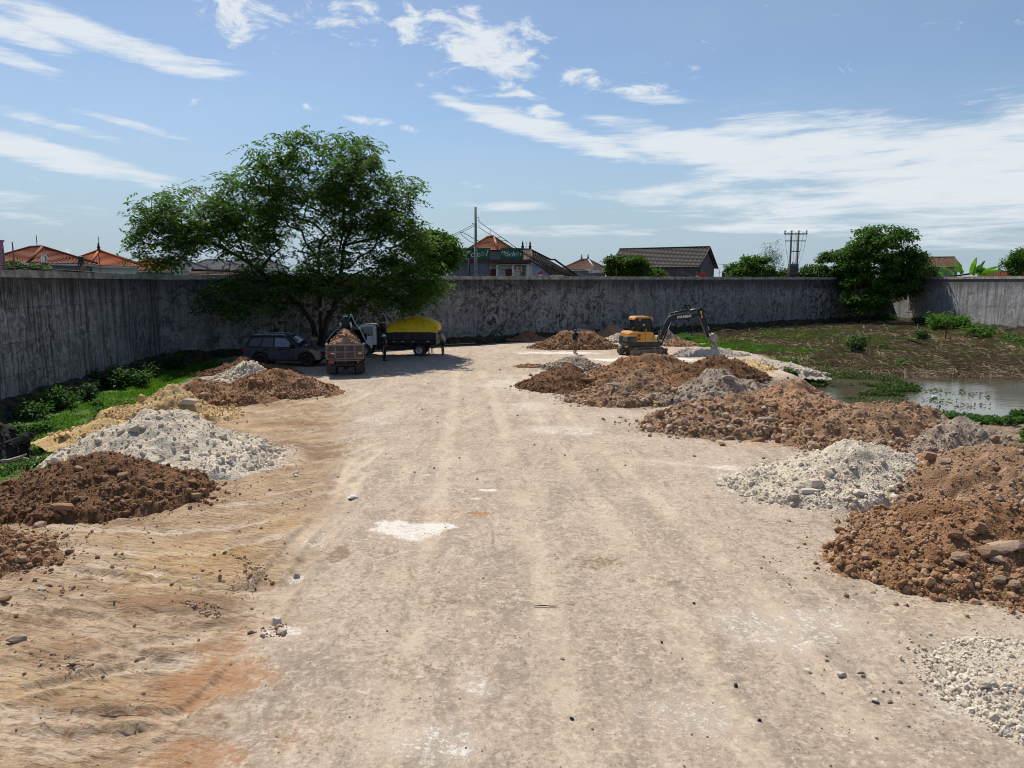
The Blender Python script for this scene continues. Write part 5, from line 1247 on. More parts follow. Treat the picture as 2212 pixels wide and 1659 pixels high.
    m = MB(); m.add([(.06, -.72, 1.16), (.06, .72, 1.16), (.36, .58, 1.66), (.36, -.58, 1.66)], [(0, 3, 2, 1)]); m.build("back_window", GLASS_D, e).location = (-.012, 0, .008)
    m = MB(); m.box(4.74, 4.80, -.52, .52, .60, .84, bev=.02); m.build("grille", BLACKM, e)
    m = MB(); m.box(4.60, 4.82, -.84, .84, .40, .54, bev=.05); m.build("front_bumper", BLACKM, e)
    m = MB(); m.box(-.04, .14, -.84, .84, .44, .60, bev=.05); m.build("rear_bumper", BLACKM, e)
    for cx in (1.08, 3.87):
        for s in (-1, 1): wheel(e, (cx, s * .80, .40), .40, .27, RIMD, s, 12)
    m = MB(); m.box(.4, 4.4, -.7, .7, .30, .50); m.build("underbody", BLACKM, e)
    return e
pcar = G(616, 790)
ang = R(-4); make_suv((pcar.x - 2.4 * math.cos(ang), pcar.y + .6 - 2.4 * math.sin(ang), 0), ang)

# ---------------------------------------------------------------- tipper trucks
def make_truck(label, loc, rz, cabmat, bedmat, gatemat, ribmat):
    """local x forward from the tailgate; y to the left"""
    e = empty("dump_truck", loc, rz); tag(e, label, "truck", "tipper trucks")
    hw = .99
    for s in (-1, 1):
        m = MB(); m.box(.12, 5.1, s * .42 - .04, s * .42 + .04, .58, .78); m.build("chassis_rail", CHASSIS, e)
    m = MB()
    for xx in (.3, 1.4, 2.6, 3.6): m.box(xx, xx + .08, -.40, .40, .60, .74)
    m.tube([(1.15, -.8, .42), (1.15, .8, .42)], .07, 8); m.ball((1.15, 0, .42), .17, 2); m.tube([(4.85, -.75, .40), (4.85, .75, .40)], .05, 8); m.tube([(1.2, 0, .45), (4.2, 0, .55)], .045, 6)
    m.build("axle", CHASSIS, e)
    # tub: floor, two sides with posts, headboard
    m = MB(); m.box(.06, 3.72, -hw + .02, hw - .02, .90, .98); m.box(.10, 3.6, -.55, .55, .78, .90); m.build("bed_floor", bedmat, e)
    for s in (-1, 1):
        m = MB(); m.prism([(s * (hw - .22), .90), (s * (hw - .03), 1.10), (s * (hw - .03), 1.66), (s * (hw - .08), 1.66), (s * (hw - .08), 1.12), (s * (hw - .24), .97)], .05, 3.72, axis='x'); m.build("bed_side", bedmat, e)
        for k in range(6):
            xx = .12 + k * .69; m = MB(); m.prism([(s * (hw - .05), 1.04), (s * (hw + .028), 1.12), (s * (hw + .028), 1.60), (s * (hw - .05), 1.60)], xx, xx + .085, axis='x'); m.build("bed_rib", bedmat, e)
        m = MB(); m.box(.05, 3.72, s * hw - .055, s * hw + .035, 1.60, 1.68); m.build("bed_rail", bedmat, e)
        m = MB(); m.box(.2, 3.6, s * (hw - .12) - .02, s * (hw - .12) + .02, .98, 1.05); m.build("bed_sill", CHASSIS, e)
        for xx in (.45, 1.45, 2.15, 2.75): m = MB(); m.box(xx, xx + .16, s * (hw + .03), s * (hw + .05), 1.015, 1.055); m.build("side_reflector", REFW, e)
        m = MB(); pts = [(.52, .72), (.72, .97), (1.55, .97), (1.78, .72), (1.70, .70), (1.50, .90), (.78, .90), (.60, .70)]; m.prism(pts, s * .62, s * (hw + .01)); m.build("mudguard", CHASSIS, e)
        m = MB(); m.box(.50, .53, s * .53, s * 1.00, .12, .62); m.box(.495, .535, s * .53, s * 1.00, .105, .135); m.build("mud_flap", BLACKM, e)
        m = MB(); m.box(.22, .50, s * .56, s * .92, .66, .78, bev=.01); m.build("lamp_bracket", CHASSIS, e)
        m = MB(); m.box(.185, .222, s * .60, s * .90, .675, .765, bev=.008); m.build("tail_light", RED, e)
        m = MB(); m.box(.178, .222, s * .60, s * .66, .68, .76); m.build("indicator_light", AMBER, e)
        m = MB(); m.box(2.0, 3.5, s * .80, s * .86, .46, .50); m.box(2.0, 3.5, s * .80, s * .86, .70, .74)
        for xx in (2.0, 2.75, 3.46): m.box(xx, xx + .04, s * .80, s * .86, .46, .78)
        m.build("side_guard", CHASSIS, e)
        wheel(e, (1.15, s * .80, .41), .41, .22, RIML, s, 8, dual=True)
        wheel(e, (4.85, s * .80, .40), .40, .22, RIML, s, 16)
    m = MB(); m.box(3.72, 3.80, -hw, hw, .80, 2.20); m.box(3.60, 4.02, -hw, hw, 2.16, 2.20)
    for yy in (-.9, -.3, .3, .9): m.box(3.80, 3.85, yy - .04, yy + .04, .85, 2.16)
    m.build("headboard", bedmat, e)
    m = MB(); m.box(.22, .30, -.52, .52, .50, .63, bev=.01); m.build("rear_bar", CHASSIS, e)
    m = MB(); m.box(2.1, 3.4, .50, .78, .42, .76, bev=.03); m.build("fuel_tank", CHASSIS, e)
    # tailgate
    g = MB(); g.prism([(-hw + .16, .80), (hw - .16, .80), (hw - .01, .98), (hw - .01, 1.68), (-hw + .01, 1.68), (-hw + .01, .98)], .0, .03, axis='x')
    gate = g.build("tailgate", gatemat, e)
    m = MB()
    for z0, z1 in ((1.60, 1.69), (1.26, 1.34), (.90, .99), (.80, .86)): m.box(-.045, 0, -hw + (.14 if z0 < .88 else .012), hw - (.14 if z0 < .88 else .012), z0, z1, bev=.008)
    for yy in (-.94, -.50, 0, .50, .94): m.box(-.05, -.002, yy - .045, yy + .045, .90, 1.66, bev=.008)
    m.build("tailgate_rib", ribmat, gate)
    for s in (-1, 1):
        m = MB(); m.box(-.056, -.046, s * .70 + .01, s * .70 + .15, 1.185, 1.245); m.build("red_reflector", RED, gate)
        m = MB(); m.box(-.056, -.046, s * .70 - .15, s * .70 + .008, 1.185, 1.245); m.build("white_reflector", REFW, gate)
    m = MB(); m.tube([(-.06, 0, .95), (-.07, 0, .72)], .015, 6); m.build("latch_handle", STEEL, gate)
    # cab
    cabp = [(4.02, .78), (4.02, 1.98), (4.10, 2.10), (4.30, 2.16), (5.02, 2.15), (5.16, 2.06), (5.50, 1.36), (5.58, 1.20), (5.60, .62)] + [(5.28, .60)] + arc(4.85, .42, .45, 20, 160, 8) + [(4.40, .62), (4.30, .78)]
    n = len(cabp); vs = []; fs = []; lay = [(-.86, .03), (-.82, 0), (.82, 0), (.86, .03)]
    for (yy, ins) in lay:
        for (px, pz) in cabp: vs.append((px + (4.8 - px) * ins * .6, yy * (1 - .07 * max(0, (pz - 1.3) / .85)), pz + (1.3 - pz) * ins * .6))
    for k in range(3):
        for i in range(n): fs.append((k * n + i, k * n + (i + 1) % n, (k + 1) * n + (i + 1) % n, (k + 1) * n + i))
    fs += [tuple(range(n)), tuple(3 * n + i for i in range(n - 1, -1, -1))]
    cab = MB().add(vs, fs).build("cab", cabmat, e)
    def yc(z): return .862 * (1 - .07 * max(0, (z - 1.3) / .85)) + .006
    for s in (-1, 1):
        pts = [(4.28, 1.38), (5.30, 1.38), (5.06, 1.94), (4.98, 2.0), (4.28, 2.0)]
        m = MB(); m.add([(px, s * yc(pz), pz) for px, pz in pts], [tuple(range(5))]); m.build("side_window", GLASS_D, cab)
        m = MB(); m.box(4.20, 4.215, s * .858, s * .868, .80, 1.36); m.box(5.22, 5.235, s * .858, s * .868, .95, 1.36); m.build("door_gap", BLACKM, cab)
        m = MB(); m.box(4.26, 4.42, s * .86, s * .885, 1.22, 1.26, bev=.008); m.build("door_handle", BLACKM, cab)
        m = MB(); m.tube([(5.30, s * .82, 1.90), (5.42, s * 1.0, 1.92), (5.42, s * 1.02, 1.50), (5.36, s * .84, 1.40)], .014, 5); m.box(5.39, 5.45, s * .94, s * 1.12, 1.50, 1.86, bev=.02); m.build("wing_mirror", BLACKM, cab)
        m = MB(); m.box(5.56, 5.615, s * .55, s * .80, .86, 1.02, bev=.01); m.build("headlight", REFW, cab)
    a = Vector((5.50, 0, 1.38)); b = Vector((5.19, 0, 2.03)); nrm = Vector((.9, 0, .43)).normalized() * .012
    m = MB(); m.add([(a.x + nrm.x, -.78, a.z + nrm.z), (a.x + nrm.x, .78, a.z + nrm.z), (b.x + nrm.x, .72, b.z + nrm.z), (b.x + nrm.x, -.72, b.z + nrm.z)], [(0, 1, 2, 3)]); m.build("windscreen", GLASS_D, cab)
    m = MB(); m.box(5.58, 5.66, -.84, .84, .56, .80, bev=.02); m.build("front_bumper", BLACKM, e)
    m = MB(); m.box(3.82, 4.0, .55, .85, .80, 1.75, bev=.03); m.build("air_intake", BLACKM, e)
    return e
BEDBLK = simple("black_bed_paint", (.020, .022, .026), .55, .1, var=.3, scale=3, dirt=(.10, .08, .06), dirt_amt=.4)
BEDGRY = simple("worn_grey_bed", (.085, .074, .066), .75, .15, var=.35, scale=3, dirt=(.22, .15, .105), dirt_amt=.75)
RIBGRY = simple("worn_grey_rib", (.17, .148, .13), .75, .1, var=.35, scale=4, dirt=(.26, .18, .12), dirt_amt=.6)
GATEW = simple("pale_tailgate", (.30, .27, .23), .7, .1, var=.3, scale=5, dirt=(.10, .075, .05), dirt_amt=.6)
CABDK = simple("blue_cab_paint", (.03, .035, .05), .4, .1, var=.2, coat=.4)
# truck with the yellow sheet, seen from its left hand side
p2 = G(945, 769); truck_y = make_truck("white cabbed tipper truck loaded under a yellow sheet", (p2.x - .02, p2.y + .55, 0), R(179), WHITEP, BEDBLK, CHASSIS, GATEW)
p1 = G(748, 812); truck_g = make_truck("grey tipper truck seen from behind heaped with soil", (p1.x, p1.y - .1, 0), R(90 + 11.5), CABDK, BEDGRY, BEDGRY, RIBGRY)

def local_frame(t): return Matrix.Translation(t.location) @ Matrix.Rotation(t.rotation_euler.z, 4, 'Z')
def soil_load(label, truck, mats, h, seed, x0=.08, x1=3.66, hw=.90, zb=1.55, rocks=60):
    e = empty("soil_load", truck.location, truck.rotation_euler.z); tag(e, label, "soil")
    gx, gy = np.meshgrid(np.linspace(x0, x1, 74), np.linspace(-hw, hw, 44), indexing='ij')
    def H(X, Y):
        a = np.clip(1 - np.abs((X - (x0 + x1) / 2) / ((x1 - x0) / 2)) ** 2.4, 0, 1); b = np.clip(1 - (np.abs(Y) / hw) ** 1.5, 0, 1)
        return zb + h * np.minimum(a ** .6 * 1.1, 1) * b + fbm(X * 2.5, Y * 2.5, seed, 5) * .22 * np.clip(b * a * 2, 0, 1)
    V = np.stack([gx, gy, H(gx, gy)], -1).reshape(-1, 3); ii = np.arange(74 * 44).reshape(74, 44)
    Q = np.stack([ii[:-1, :-1], ii[1:, :-1], ii[1:, 1:], ii[:-1, 1:]], -1).reshape(-1, 4)
    link("mound", np_mesh("mound", V, Q, mats[0], True), e)
    rg = np.random.default_rng(seed); X, Y = rg.uniform(x0 + .05, x1 - .1, 700), rg.uniform(-hw * .96, hw * .96, 700); s = .02 + rg.pareto(2.5, 700) * .02; s = np.minimum(s, .07)
    pebbles("gravel", np.stack([X, Y, H(X, Y)], 1), s, mats[1], e, seed)
    for i in range(rocks):
        X, Y = rg.uniform(x0 + .1, x1 - .8), rg.uniform(-hw * .85, hw * .85); s = rg.uniform(.05, .13)
        ob = link("rock", rock_data(mats[1], i % 9, 1), e); ob.location = (X, Y, float(H(np.array([X]), np.array([Y]))[0]) + s * .25); ob.scale = (s * 1.2, s, s * .8); ob.rotation_euler = (0, 0, rg.uniform(0, 6))
    return e, H
_, HL = soil_load("pinkish brown soil heaped in the grey tipper truck", truck_g, ROSE, .86, 91)
soil_load("soil showing in front of the yellow sheet on the truck", truck_y, TAN, .70, 92, rocks=30)
# yellow sheet
t = NT("yellow_sheet")
wr = t.noise(3.2, 6, .65, st=(.6, 1.6, 2.0), dist=1.2)
YSHEET = t.end(t.mix(t.ramp(t.noise(2, 4), .35, .65), (.84, .53, .008), (.90, .60, .012)), t.ramp(t.noise(5, 4), .3, .7, .20, .38), t.bump(wr, .9, .10), .55)
def yellow_sheet():
    e_loc = truck_y.location; n1_, n2_ = 90, 60
    sx_, ty = np.meshgrid(np.linspace(-.14, 3.30, n1_), np.linspace(-1, 1, n2_), indexing='ij')
    hw = 1.045
    arch = np.clip(1 - (np.abs(ty) / .78) ** 2.3, 0, 1); endf = np.clip(1 - np.abs((sx_ - 1.50) / 1.92) ** 2.6, 0, 1) ** .75
    Y = np.where(np.abs(ty) < .78, ty / .78 * hw * .985, np.sign(ty) * (hw + .01))
    zedge = 1.86
    Z = np.where(np.abs(ty) < .78, zedge + .80 * endf * np.minimum(arch ** .62 * 1.03, 1), zedge - (np.abs(ty) - .78) / .22 * .22)
    wrk = fbm(sx_ * 2.2 + ty * 1.5, ty * 5, 71, 4)
    Z = Z + wrk * .07 * np.clip(arch * 3, 0.15, 1) * np.clip(endf * 2, .1, 1); Y = Y + wrk * .025
    radial = np.sin(np.arctan2(ty, sx_ - 1.4) * 22 + wrk * 3) * .018; Z = Z + radial * np.clip((1 - endf) * 2.5, 0, 1)
    V = np.stack([sx_, Y, Z], -1).reshape(-1, 3); ii = np.arange(n1_ * n2_).reshape(n1_, n2_)
    Q = np.stack([ii[:-1, :-1], ii[1:, :-1], ii[1:, 1:], ii[:-1, 1:]], -1).reshape(-1, 4)
    # back flap down to the tailgate
    b = len(V); back = ii[0]; fl = V[back].copy(); fl[:, 2] = np.minimum(fl[:, 2], 1.80) - .06 + .06 * np.abs(np.linspace(-1, 1, n2_)); fl[:, 0] -= .01
    V = np.concatenate([V, fl]); Q = np.concatenate([Q, np.stack([back[:-1], back[1:], b + np.arange(1, n2_), b + np.arange(0, n2_ - 1)], -1)])
    o = link("tarpaulin", np_mesh("tarpaulin", V, Q, YSHEET, True)); o.location = e_loc; o.rotation_euler = truck_y.rotation_euler
    sm = o.modifiers.new("thickness", 'SOLIDIFY'); sm.thickness = .006
    tag(o, "glossy yellow tarpaulin domed over the load of the white cabbed truck", "tarpaulin")
yellow_sheet()
# teal sheet half pulled over the soil
t = NT("teal_sheet")
TSHEET = t.end(t.mix(t.ramp(t.noise(2.5, 5), .35, .65), (.012, .105, .105), (.025, .17, .165)), .55, t.bump(t.noise(4, 5, .6, dist=1), .7, .06), .35)
TSHEET2 = simple("pale_sheet_edge", (.26, .40, .42), .6)
def teal_sheet():
    e = empty("tarpaulin", truck_g.location, truck_g.rotation_euler.z); tag(e, "teal tarpaulin being pulled over the soil on the grey truck", "tarpaulin")
    n1_, n2_ = 50, 60
    a, ty = np.meshgrid(np.linspace(0, 1, n1_), np.linspace(-1, 1, n2_), indexing='ij')      # ty < 0 is the right hand side of the truck
    x0 = 1.75 + .25 * np.cos(ty * 3) - .5 * np.clip(-ty - .25, 0, 1)
    X = x0 + (3.9 - x0) * a
    Y = ty * 1.09
    base = 1.60 + .95 * np.clip(1 - np.abs(ty) ** 1.5, 0, 1) + .06
    lift = .62 * np.exp(-((ty + .30) / .16) ** 2) * np.exp(-((a - .12) / .35) ** 2) + .34 * np.exp(-((ty + .62) / .30) ** 2) * (1 - .5 * a)
    Z = base + lift + fbm(X * 3, ty * 4, 17, 4) * .12
    hang = np.clip(np.abs(ty) - .93, 0, 1) / .07; Z = Z - hang * (.14 + .10 * np.sin(X * 6))
    V = np.stack([X, Y, Z], -1).reshape(-1, 3); ii = np.arange(n1_ * n2_).reshape(n1_, n2_)
    Q = np.stack([ii[:-1, :-1], ii[1:, :-1], ii[1:, 1:], ii[:-1, 1:]], -1).reshape(-1, 4)
    o = link("sheet", np_mesh("sheet", V, Q, TSHEET, True), e); o.modifiers.new("thickness", 'SOLIDIFY').thickness = .008
    edge = V[ii[0]]; m = MB(); m.tube([tuple(p + np.array([-.01, 0, .01])) for p in edge[::2]], .022, 5); m.build("hem", TSHEET2, e)
teal_sheet()

# ---------------------------------------------------------------- the excavator
def make_excavator():
    YEL = simple("excavator_orange", (.60, .265, .035), .42, .0, var=.16, scale=2.5, dirt=(.40, .27, .14), dirt_amt=.45, coat=.25)
    DK = simple("excavator_charcoal", (.022, .023, .026), .5, .1, var=.3, scale=3, dirt=(.16, .125, .09), dirt_amt=.5)
    ARM = simple("arm_charcoal", (.016, .018, .022), .42, .15, var=.25, scale=3, dirt=(.07, .055, .042), dirt_amt=.3)
    DUST = simple("dusty_track_frame", (.24, .19, .145), .9, .1, var=.35, scale=5, dirt=(.08, .062, .05), dirt_amt=.7)
    TRK = simple("dusty_track_pads", (.22, .175, .13), .9, .1, var=.4, scale=9, dirt=(.07, .055, .045), dirt_amt=.7)
    BKT = simple("worn_bucket_steel", (.36, .32, .29), .5, .5, var=.3, scale=3, dirt=(.40, .34, .27), dirt_amt=.6)
    c = G(1386, 768); c.y += .45
    e = empty("excavator", (c.x, c.y, 0), R(10)); tag(e, "orange and black crawler excavator with its arm stretched to the right", "excavator")
    und = empty("undercarriage", (0, 0, 0), R(14)); und.parent = e
    for s in (-1, 1):
        # belt outline
        r = .30; L = .98; pts = arc(L, r, r, -90, 90, 8) + arc(-L, r, r, 90, 270, 8)
        y0, y1 = s * .80 - .20, s * .80 + .20
        m = MB(); n = len(pts); inn = [(px * (1 - .055 / 1.2), r + (pz - r) * (1 - .05 / r)) for px, pz in pts]
        vs = [(p[0], y0, p[1]) for p in pts] + [(p[0], y1, p[1]) for p in pts] + [(p[0], y0, p[1]) for p in inn] + [(p[0], y1, p[1]) for p in inn]
        fs = []
        for i in range(n):
            j = (i + 1) % n; fs += [(i, j, n + j, n + i), (2 * n + i, 3 * n + i, 3 * n + j, 2 * n + j), (i, 2 * n + i, 2 * n + j, j), (n + i, n + j, 3 * n + j, 3 * n + i)]
        m.add(vs, fs)
        # grousers round the belt
        per = 2 * math.pi * r + 4 * L; k = 44
        for q_ in range(k):
            d = per * q_ / k
            if d < 2 * L: px, pz, an = -L + d, 0, -90
            elif d < 2 * L + math.pi * r: a = (d - 2 * L) / r; px, pz, an = L + r * math.sin(a), r - r * math.cos(a), -90 + math.degrees(a)
            elif d < 4 * L + math.pi * r: px, pz, an = L - (d - 2 * L - math.pi * r), 2 * r, 90
            else: a = (d - 4 * L - math.pi * r) / r; px, pz, an = -L - r * math.sin(a), r + r * math.cos(a), 90 + math.degrees(a)
            M = Matrix.Translation((px, 0, pz)) @ Matrix.Rotation(-R(an), 4, 'Y')
            m.box(-.004, .022, y0 + .01, y1 - .01, -.028, .028, M)
        m.build("track_belt", TRK, und)
        m = MB(); m.box(-.80, .80, s * .80 - .14, s * .80 + .17, .12, .47, bev=.04); m.build("track_frame", DUST, und)
        m = MB(); m.lathe([(0, -.16), (.12, -.16), (.22, -.13), (.25, 0), (.22, .17), (.12, .20), (0, .20)], (-L, s * .80, r), 'y', 18); m.build("sprocket", DUST, und)
        m = MB(); m.lathe([(0, -.16), (.12, -.16), (.22, -.13), (.25, 0), (.22, .17), (.12, .20), (0, .20)], (L, s * .80, r), 'y', 18); m.build("idler_wheel", DUST, und)
        for xx in (-.5, -.17, .17, .5): m = MB(); m.lathe([(0, -.19), (.09, -.19), (.10, 0), (.09, .19), (0, .19)], (xx, s * .80, .13), 'y', 12); m.build("track_roller", DUST, und)
    m = MB(); m.box(-.65, .65, -.62, .62, .28, .55, bev=.05); m.lathe([(.48, .5), (.48, .66)], (0, 0, 0), 'z', 24); m.build("car_body", DUST, und)
    m = MB(); m.prism([(1.50, .05), (1.58, .08), (1.54, .28), (1.60, .46), (1.52, .46), (1.45, .28)], -.96, .96); m.build("dozer_blade", DUST, und)
    for s in (-1, 1): m = MB(); m.tube([(.6, s * .42, .36), (1.46, s * .42, .26)], .055, 6); m.build("blade_arm", DUST, und)
    # upper structure, x forward
    up = empty("upper_structure", (0, 0, .66), 0); up.parent = e
    m = MB(); m.prism([(-1.22, 0), (.95, 0), (.95, .30), (-1.24, .30), (-1.27, .15)], -.90, .90); m.box(-1.0, .9, -.86, .86, -.05, .0); m.build("base_skirt", DK, up)
    m = MB(); side = [(-1.22, .305), (.92, .305), (.82, .42), (.70, .62), (.60, .85), (.50, .95), (.38, .98), (-.98, .98), (-1.10, .94), (-1.17, .84), (-1.21, .6)]
    n = len(side); vs = []; fs = []; lay = [(-.90, .04), (-.86, .0), (.86, .0), (.90, .04)]
    for (yy, ins) in lay: vs += [(px + (-.2 - px) * ins * .6, yy, pz + (.6 - pz) * ins * (1 if pz > .4 else .05)) for px, pz in side]
    for k in range(3):
        for i in range(n): fs.append((k * n + i, k * n + (i + 1) % n, (k + 1) * n + (i + 1) % n, (k + 1) * n + i))
    fs += [tuple(range(n)), tuple(3 * n + i for i in range(n - 1, -1, -1))]
    hood = m.add(vs, fs).build("engine_cover", YEL, up)
    for xx in (-.58, -.02, .55): m = MB(); m.box(xx, xx + .014, -.912, -.885, .33, .90); m.build("panel_gap", DK, up)
    for zz0 in (.42, .66):
        m = MB()
        for i in range(6): m.box(-.54 + i * .032, -.522 + i * .032, -.912, -.88, zz0, zz0 + .18)
        m.build("louvre", DK, up)
    m = MB(); m.box(-1.262, -.62, -.915, -.55, .30, .68, bev=.03); m.box(-1.272, -1.10, -.90, .90, .30, .66, bev=.05); m.build("counterweight_grille", DK, up)
    for i in range(5): m = MB(); m.box(-1.285, -1.265, -.85, .0, .36 + i * .055, .385 + i * .055); m.build("grille_slat", STEEL, up)
    # cab on the far side
    m = MB(); cp = [(-.52, .99), (.62, .99), (.94, .34), (1.0, .36), (.72, 1.10), (.66, 1.82), (.56, 1.95), (-.48, 1.95), (-.55, 1.80)]
    m.prism([(-.54, .95), (.80, .95), (.70, 1.25), (.64, 1.84), (-.50, 1.84)], -.20, .86); m.build("cab_glass", GLASS_D, up)
    m = MB()
    for yy in (-.215, .865):
        for a, b, w in (((-.54, .95), (-.50, 1.86), .035), ((.98, .34), (.72, 1.22), .05), ((.72, 1.2), (.62, 1.86), .045), ((-.54, .98), (.80, .98), .03)): m.tube([(a[0], yy, a[1]), (b[0], yy, b[1])], w, 6)
    m.build("cab_pillar", DK, up)
    m = MB(); m.add([(.80, -.21, .95), (.96, -.21, .36), (.96, .86, .36), (.80, .86, .95)], [(0, 1, 2, 3)]); m.prism([(.30, .36), (.94, .36), (.80, .97), (.30, .97)], -.22, -.20); m.build("cab_door_panel", DK, up)
    rp = [(-.60, 1.74), (-.54, 1.80), (-.44, 1.86), (.52, 1.86), (.62, 1.82), (.66, 1.70), (.76, 1.70), (.72, 1.86), (.60, 1.96), (.45, 1.99), (-.38, 1.99), (-.52, 1.94), (-.60, 1.84)]
    MB().prism(rp, -.26, .90).build("cab_roof", YEL, up)
    m = MB(); m.box(-.25, -.10, -.226, -.219, 1.72, 1.78); m.box(.02, .20, -.226, -.219, 1.36, 1.46); m.build("window_sticker", simple("pale_sticker", (.42, .55, .50), .6), up)
    m = MB(); m.tube([(-.66, -.35, .96), (-.66, -.35, 1.12)], .07, 10); m.lathe([(0, 1.24), (.09, 1.23), (.10, 1.12), (.0, 1.12)], (-.66, -.35, 0), 'z', 12); m.build("exhaust_stack", DK, up)
    m = MB(); m.box(.06, .16, -.66, -.54, .97, 1.16, bev=.025); m.build("beacon_housing", YEL, up)
    m = MB(); m.tube([(.98, -.75, .30), (1.00, -.75, 1.05)], .016, 6); m.tube([(1.10, -.70, .35), (1.16, -.70, 1.5)], .012, 5); m.build("hand_rail", STEEL, up)
    m = MB(); m.box(.95, 1.30, -.40, .10, -.02, .32, bev=.03); m.box(.95, 1.10, -.85, -.45, .04, .36, bev=.04); m.build("swing_bracket", DK, up)
    m = MB(); m.box(1.08, 1.30, -.70, -.42, .26, .40, bev=.05); m.build("lamp_bracket", simple("dusty_lens", (.45, .52, .48), .3), up)
    # arm: everything in the plane y = -.30
    ay = -.15
    def plate(nm, pts, w, mat, par): m = MB(); m.prism(pts, ay - w / 2, ay + w / 2); return m.build(nm, mat, par)
    boom = plate("boom", [(1.10, .10), (1.28, .06), (1.42, .42), (1.62, .86), (1.92, 1.42), (2.12, 1.62), (2.45, 1.72), (3.95, 1.92), (4.18, 2.02), (4.20, 2.16), (4.06, 2.20), (2.60, 2.14), (2.10, 2.06), (1.90, 1.96), (1.72, 1.72), (1.42, 1.02), (1.20, .50), (1.06, .24)], .26, ARM, up)
    stick = plate("dipper_stick", [(4.02, 2.46), (4.12, 2.56), (4.26, 2.55), (4.36, 2.44), (4.44, 2.10), (4.66, 1.40), (4.90, .62), (4.86, .50), (4.74, .50), (4.52, 1.02), (4.22, 1.72), (4.02, 2.02)], .22, ARM, up)
    t1 = text_mesh("HYUNDAI", .225, simple("white_lettering", (.70, .70, .68), .6), "lettering", boom, bold=.012, spacing=1.02)
    t1.location = (2.98, ay - .137, 1.955); t1.rotation_euler = (R(90), R(-5.5), 0)
    m = MB(); m.box(4.14, 4.28, ay - .122, ay - .112, 2.10, 2.34); m.build("warning_sticker", simple("yellow_sticker", (.62, .46, .06), .5), stick)
    m = MB(); m.add([(4.20, ay - .115, 2.07), (4.30, ay - .115, 2.08), (4.36, ay - .115, 1.84), (4.26, ay - .115, 1.80)], [(0, 1, 2, 3)]); m.build("red_sticker", RED, stick)
    m = MB(); m.add([(4.24, ay - .119, 2.0), (4.29, ay - .119, 2.02), (4.33, ay - .119, 1.88), (4.28, ay - .119, 1.86)], [(0, 1, 2, 3)]); m.build("white_sticker", REFW, stick)
    def ram(nm, a, b, f, r0, r1, yy=ay, rod=CHROME):
        a, b = Vector((a[0], yy, a[1])), Vector((b[0], yy, b[1])); mid = a + (b - a) * f
        m = MB(); m.tube([a, mid], r0, 10); o = m.build(nm, ARM, up)
        m = MB(); m.tube([mid, b], r1, 8); m.build("piston_rod", rod, o)
    ram("stick_ram", (2.00, 2.16), (4.10, 2.52), .66, .062, .040)
    for s in (-1, 1): ram("boom_ram", (1.34, .02), (2.02, 1.66), .62, .060, .035, ay + s * .20)
    ram("bucket_ram", (4.44, 2.16), (4.90, 1.04), .75, .050, .032)
    m = MB(); m.tube([(4.90, ay - .09, 1.04), (5.02, ay - .09, .72)], .030, 6); m.tube([(4.90, ay + .09, 1.04), (5.02, ay + .09, .72)], .030, 6); m.tube([(4.74, ay - .12, .82), (4.92, ay - .12, 1.06)], .028, 6); m.tube([(4.74, ay + .12, .82), (4.92, ay + .12, 1.06)], .028, 6); m.build("bucket_linkage", DK, up)
    hz_ = [[(1.20, .85), (1.10, .5), (1.06, .2)], [(1.70, 1.75), (1.78, 2.12), (2.0, 2.20), (2.2, 2.20)], [(1.4, .05), (1.72, .0), (1.88, .18), (1.84, .48), (1.76, .62)], [(2.3, 2.10), (3.2, 2.20), (4.05, 2.26), (4.15, 2.20)], [(1.05, .5), (1.2, .9), (1.5, 1.35), (1.68, 1.7)]]
    for k, h_ in enumerate(hz_): m = MB(); m.tube([(px, ay - .17, pz) for px, pz in h_], .018, 6); m.build("hydraulic_hose", BLACKM, up)
    # bucket: curved shell open to the left, with cheeks and teeth
    cur = [(4.84, .52), (4.98, .72), (5.16, .78), (5.34, .72), (5.42, .56), (5.42, .30), (5.38, .08), (5.33, -.16)]
    m = MB(); bw = .30; k = len(cur); inn = [(px - .035, pz - .02) for px, pz in cur]
    m.add([(p[0], ay - bw, p[1]) for p in cur] + [(p[0], ay + bw, p[1]) for p in cur] + [(p[0], ay - bw, p[1]) for p in inn] + [(p[0], ay + bw, p[1]) for p in inn],
          [(i, i + 1, k + i + 1, k + i) for i in range(k - 1)] + [(2 * k + i, 3 * k + i, 3 * k + i + 1, 2 * k + i + 1) for i in range(k - 1)] + [(i, 2 * k + i, 2 * k + i + 1, i + 1) for i in range(k - 1)] + [(k + i, k + i + 1, 3 * k + i + 1, 3 * k + i) for i in range(k - 1)])
    bucket = m.build("bucket", BKT, up)
    for s in (-1, 1): m = MB(); m.prism(cur[:-1] + [(5.28, .05), (5.05, .26), (4.86, .42)], ay + s * bw - .012, ay + s * bw + .012); m.build("bucket_cheek", BKT, bucket)
    for i in range(5):
        yy = ay - bw + .05 + i * (2 * bw - .1) / 4; m = MB(); m.prism([(5.39, .06), (5.31, .04), (5.30, -.30)], yy - .035, yy + .035); m.build("bucket_tooth", STEEL, bucket)
    return e
make_excavator()
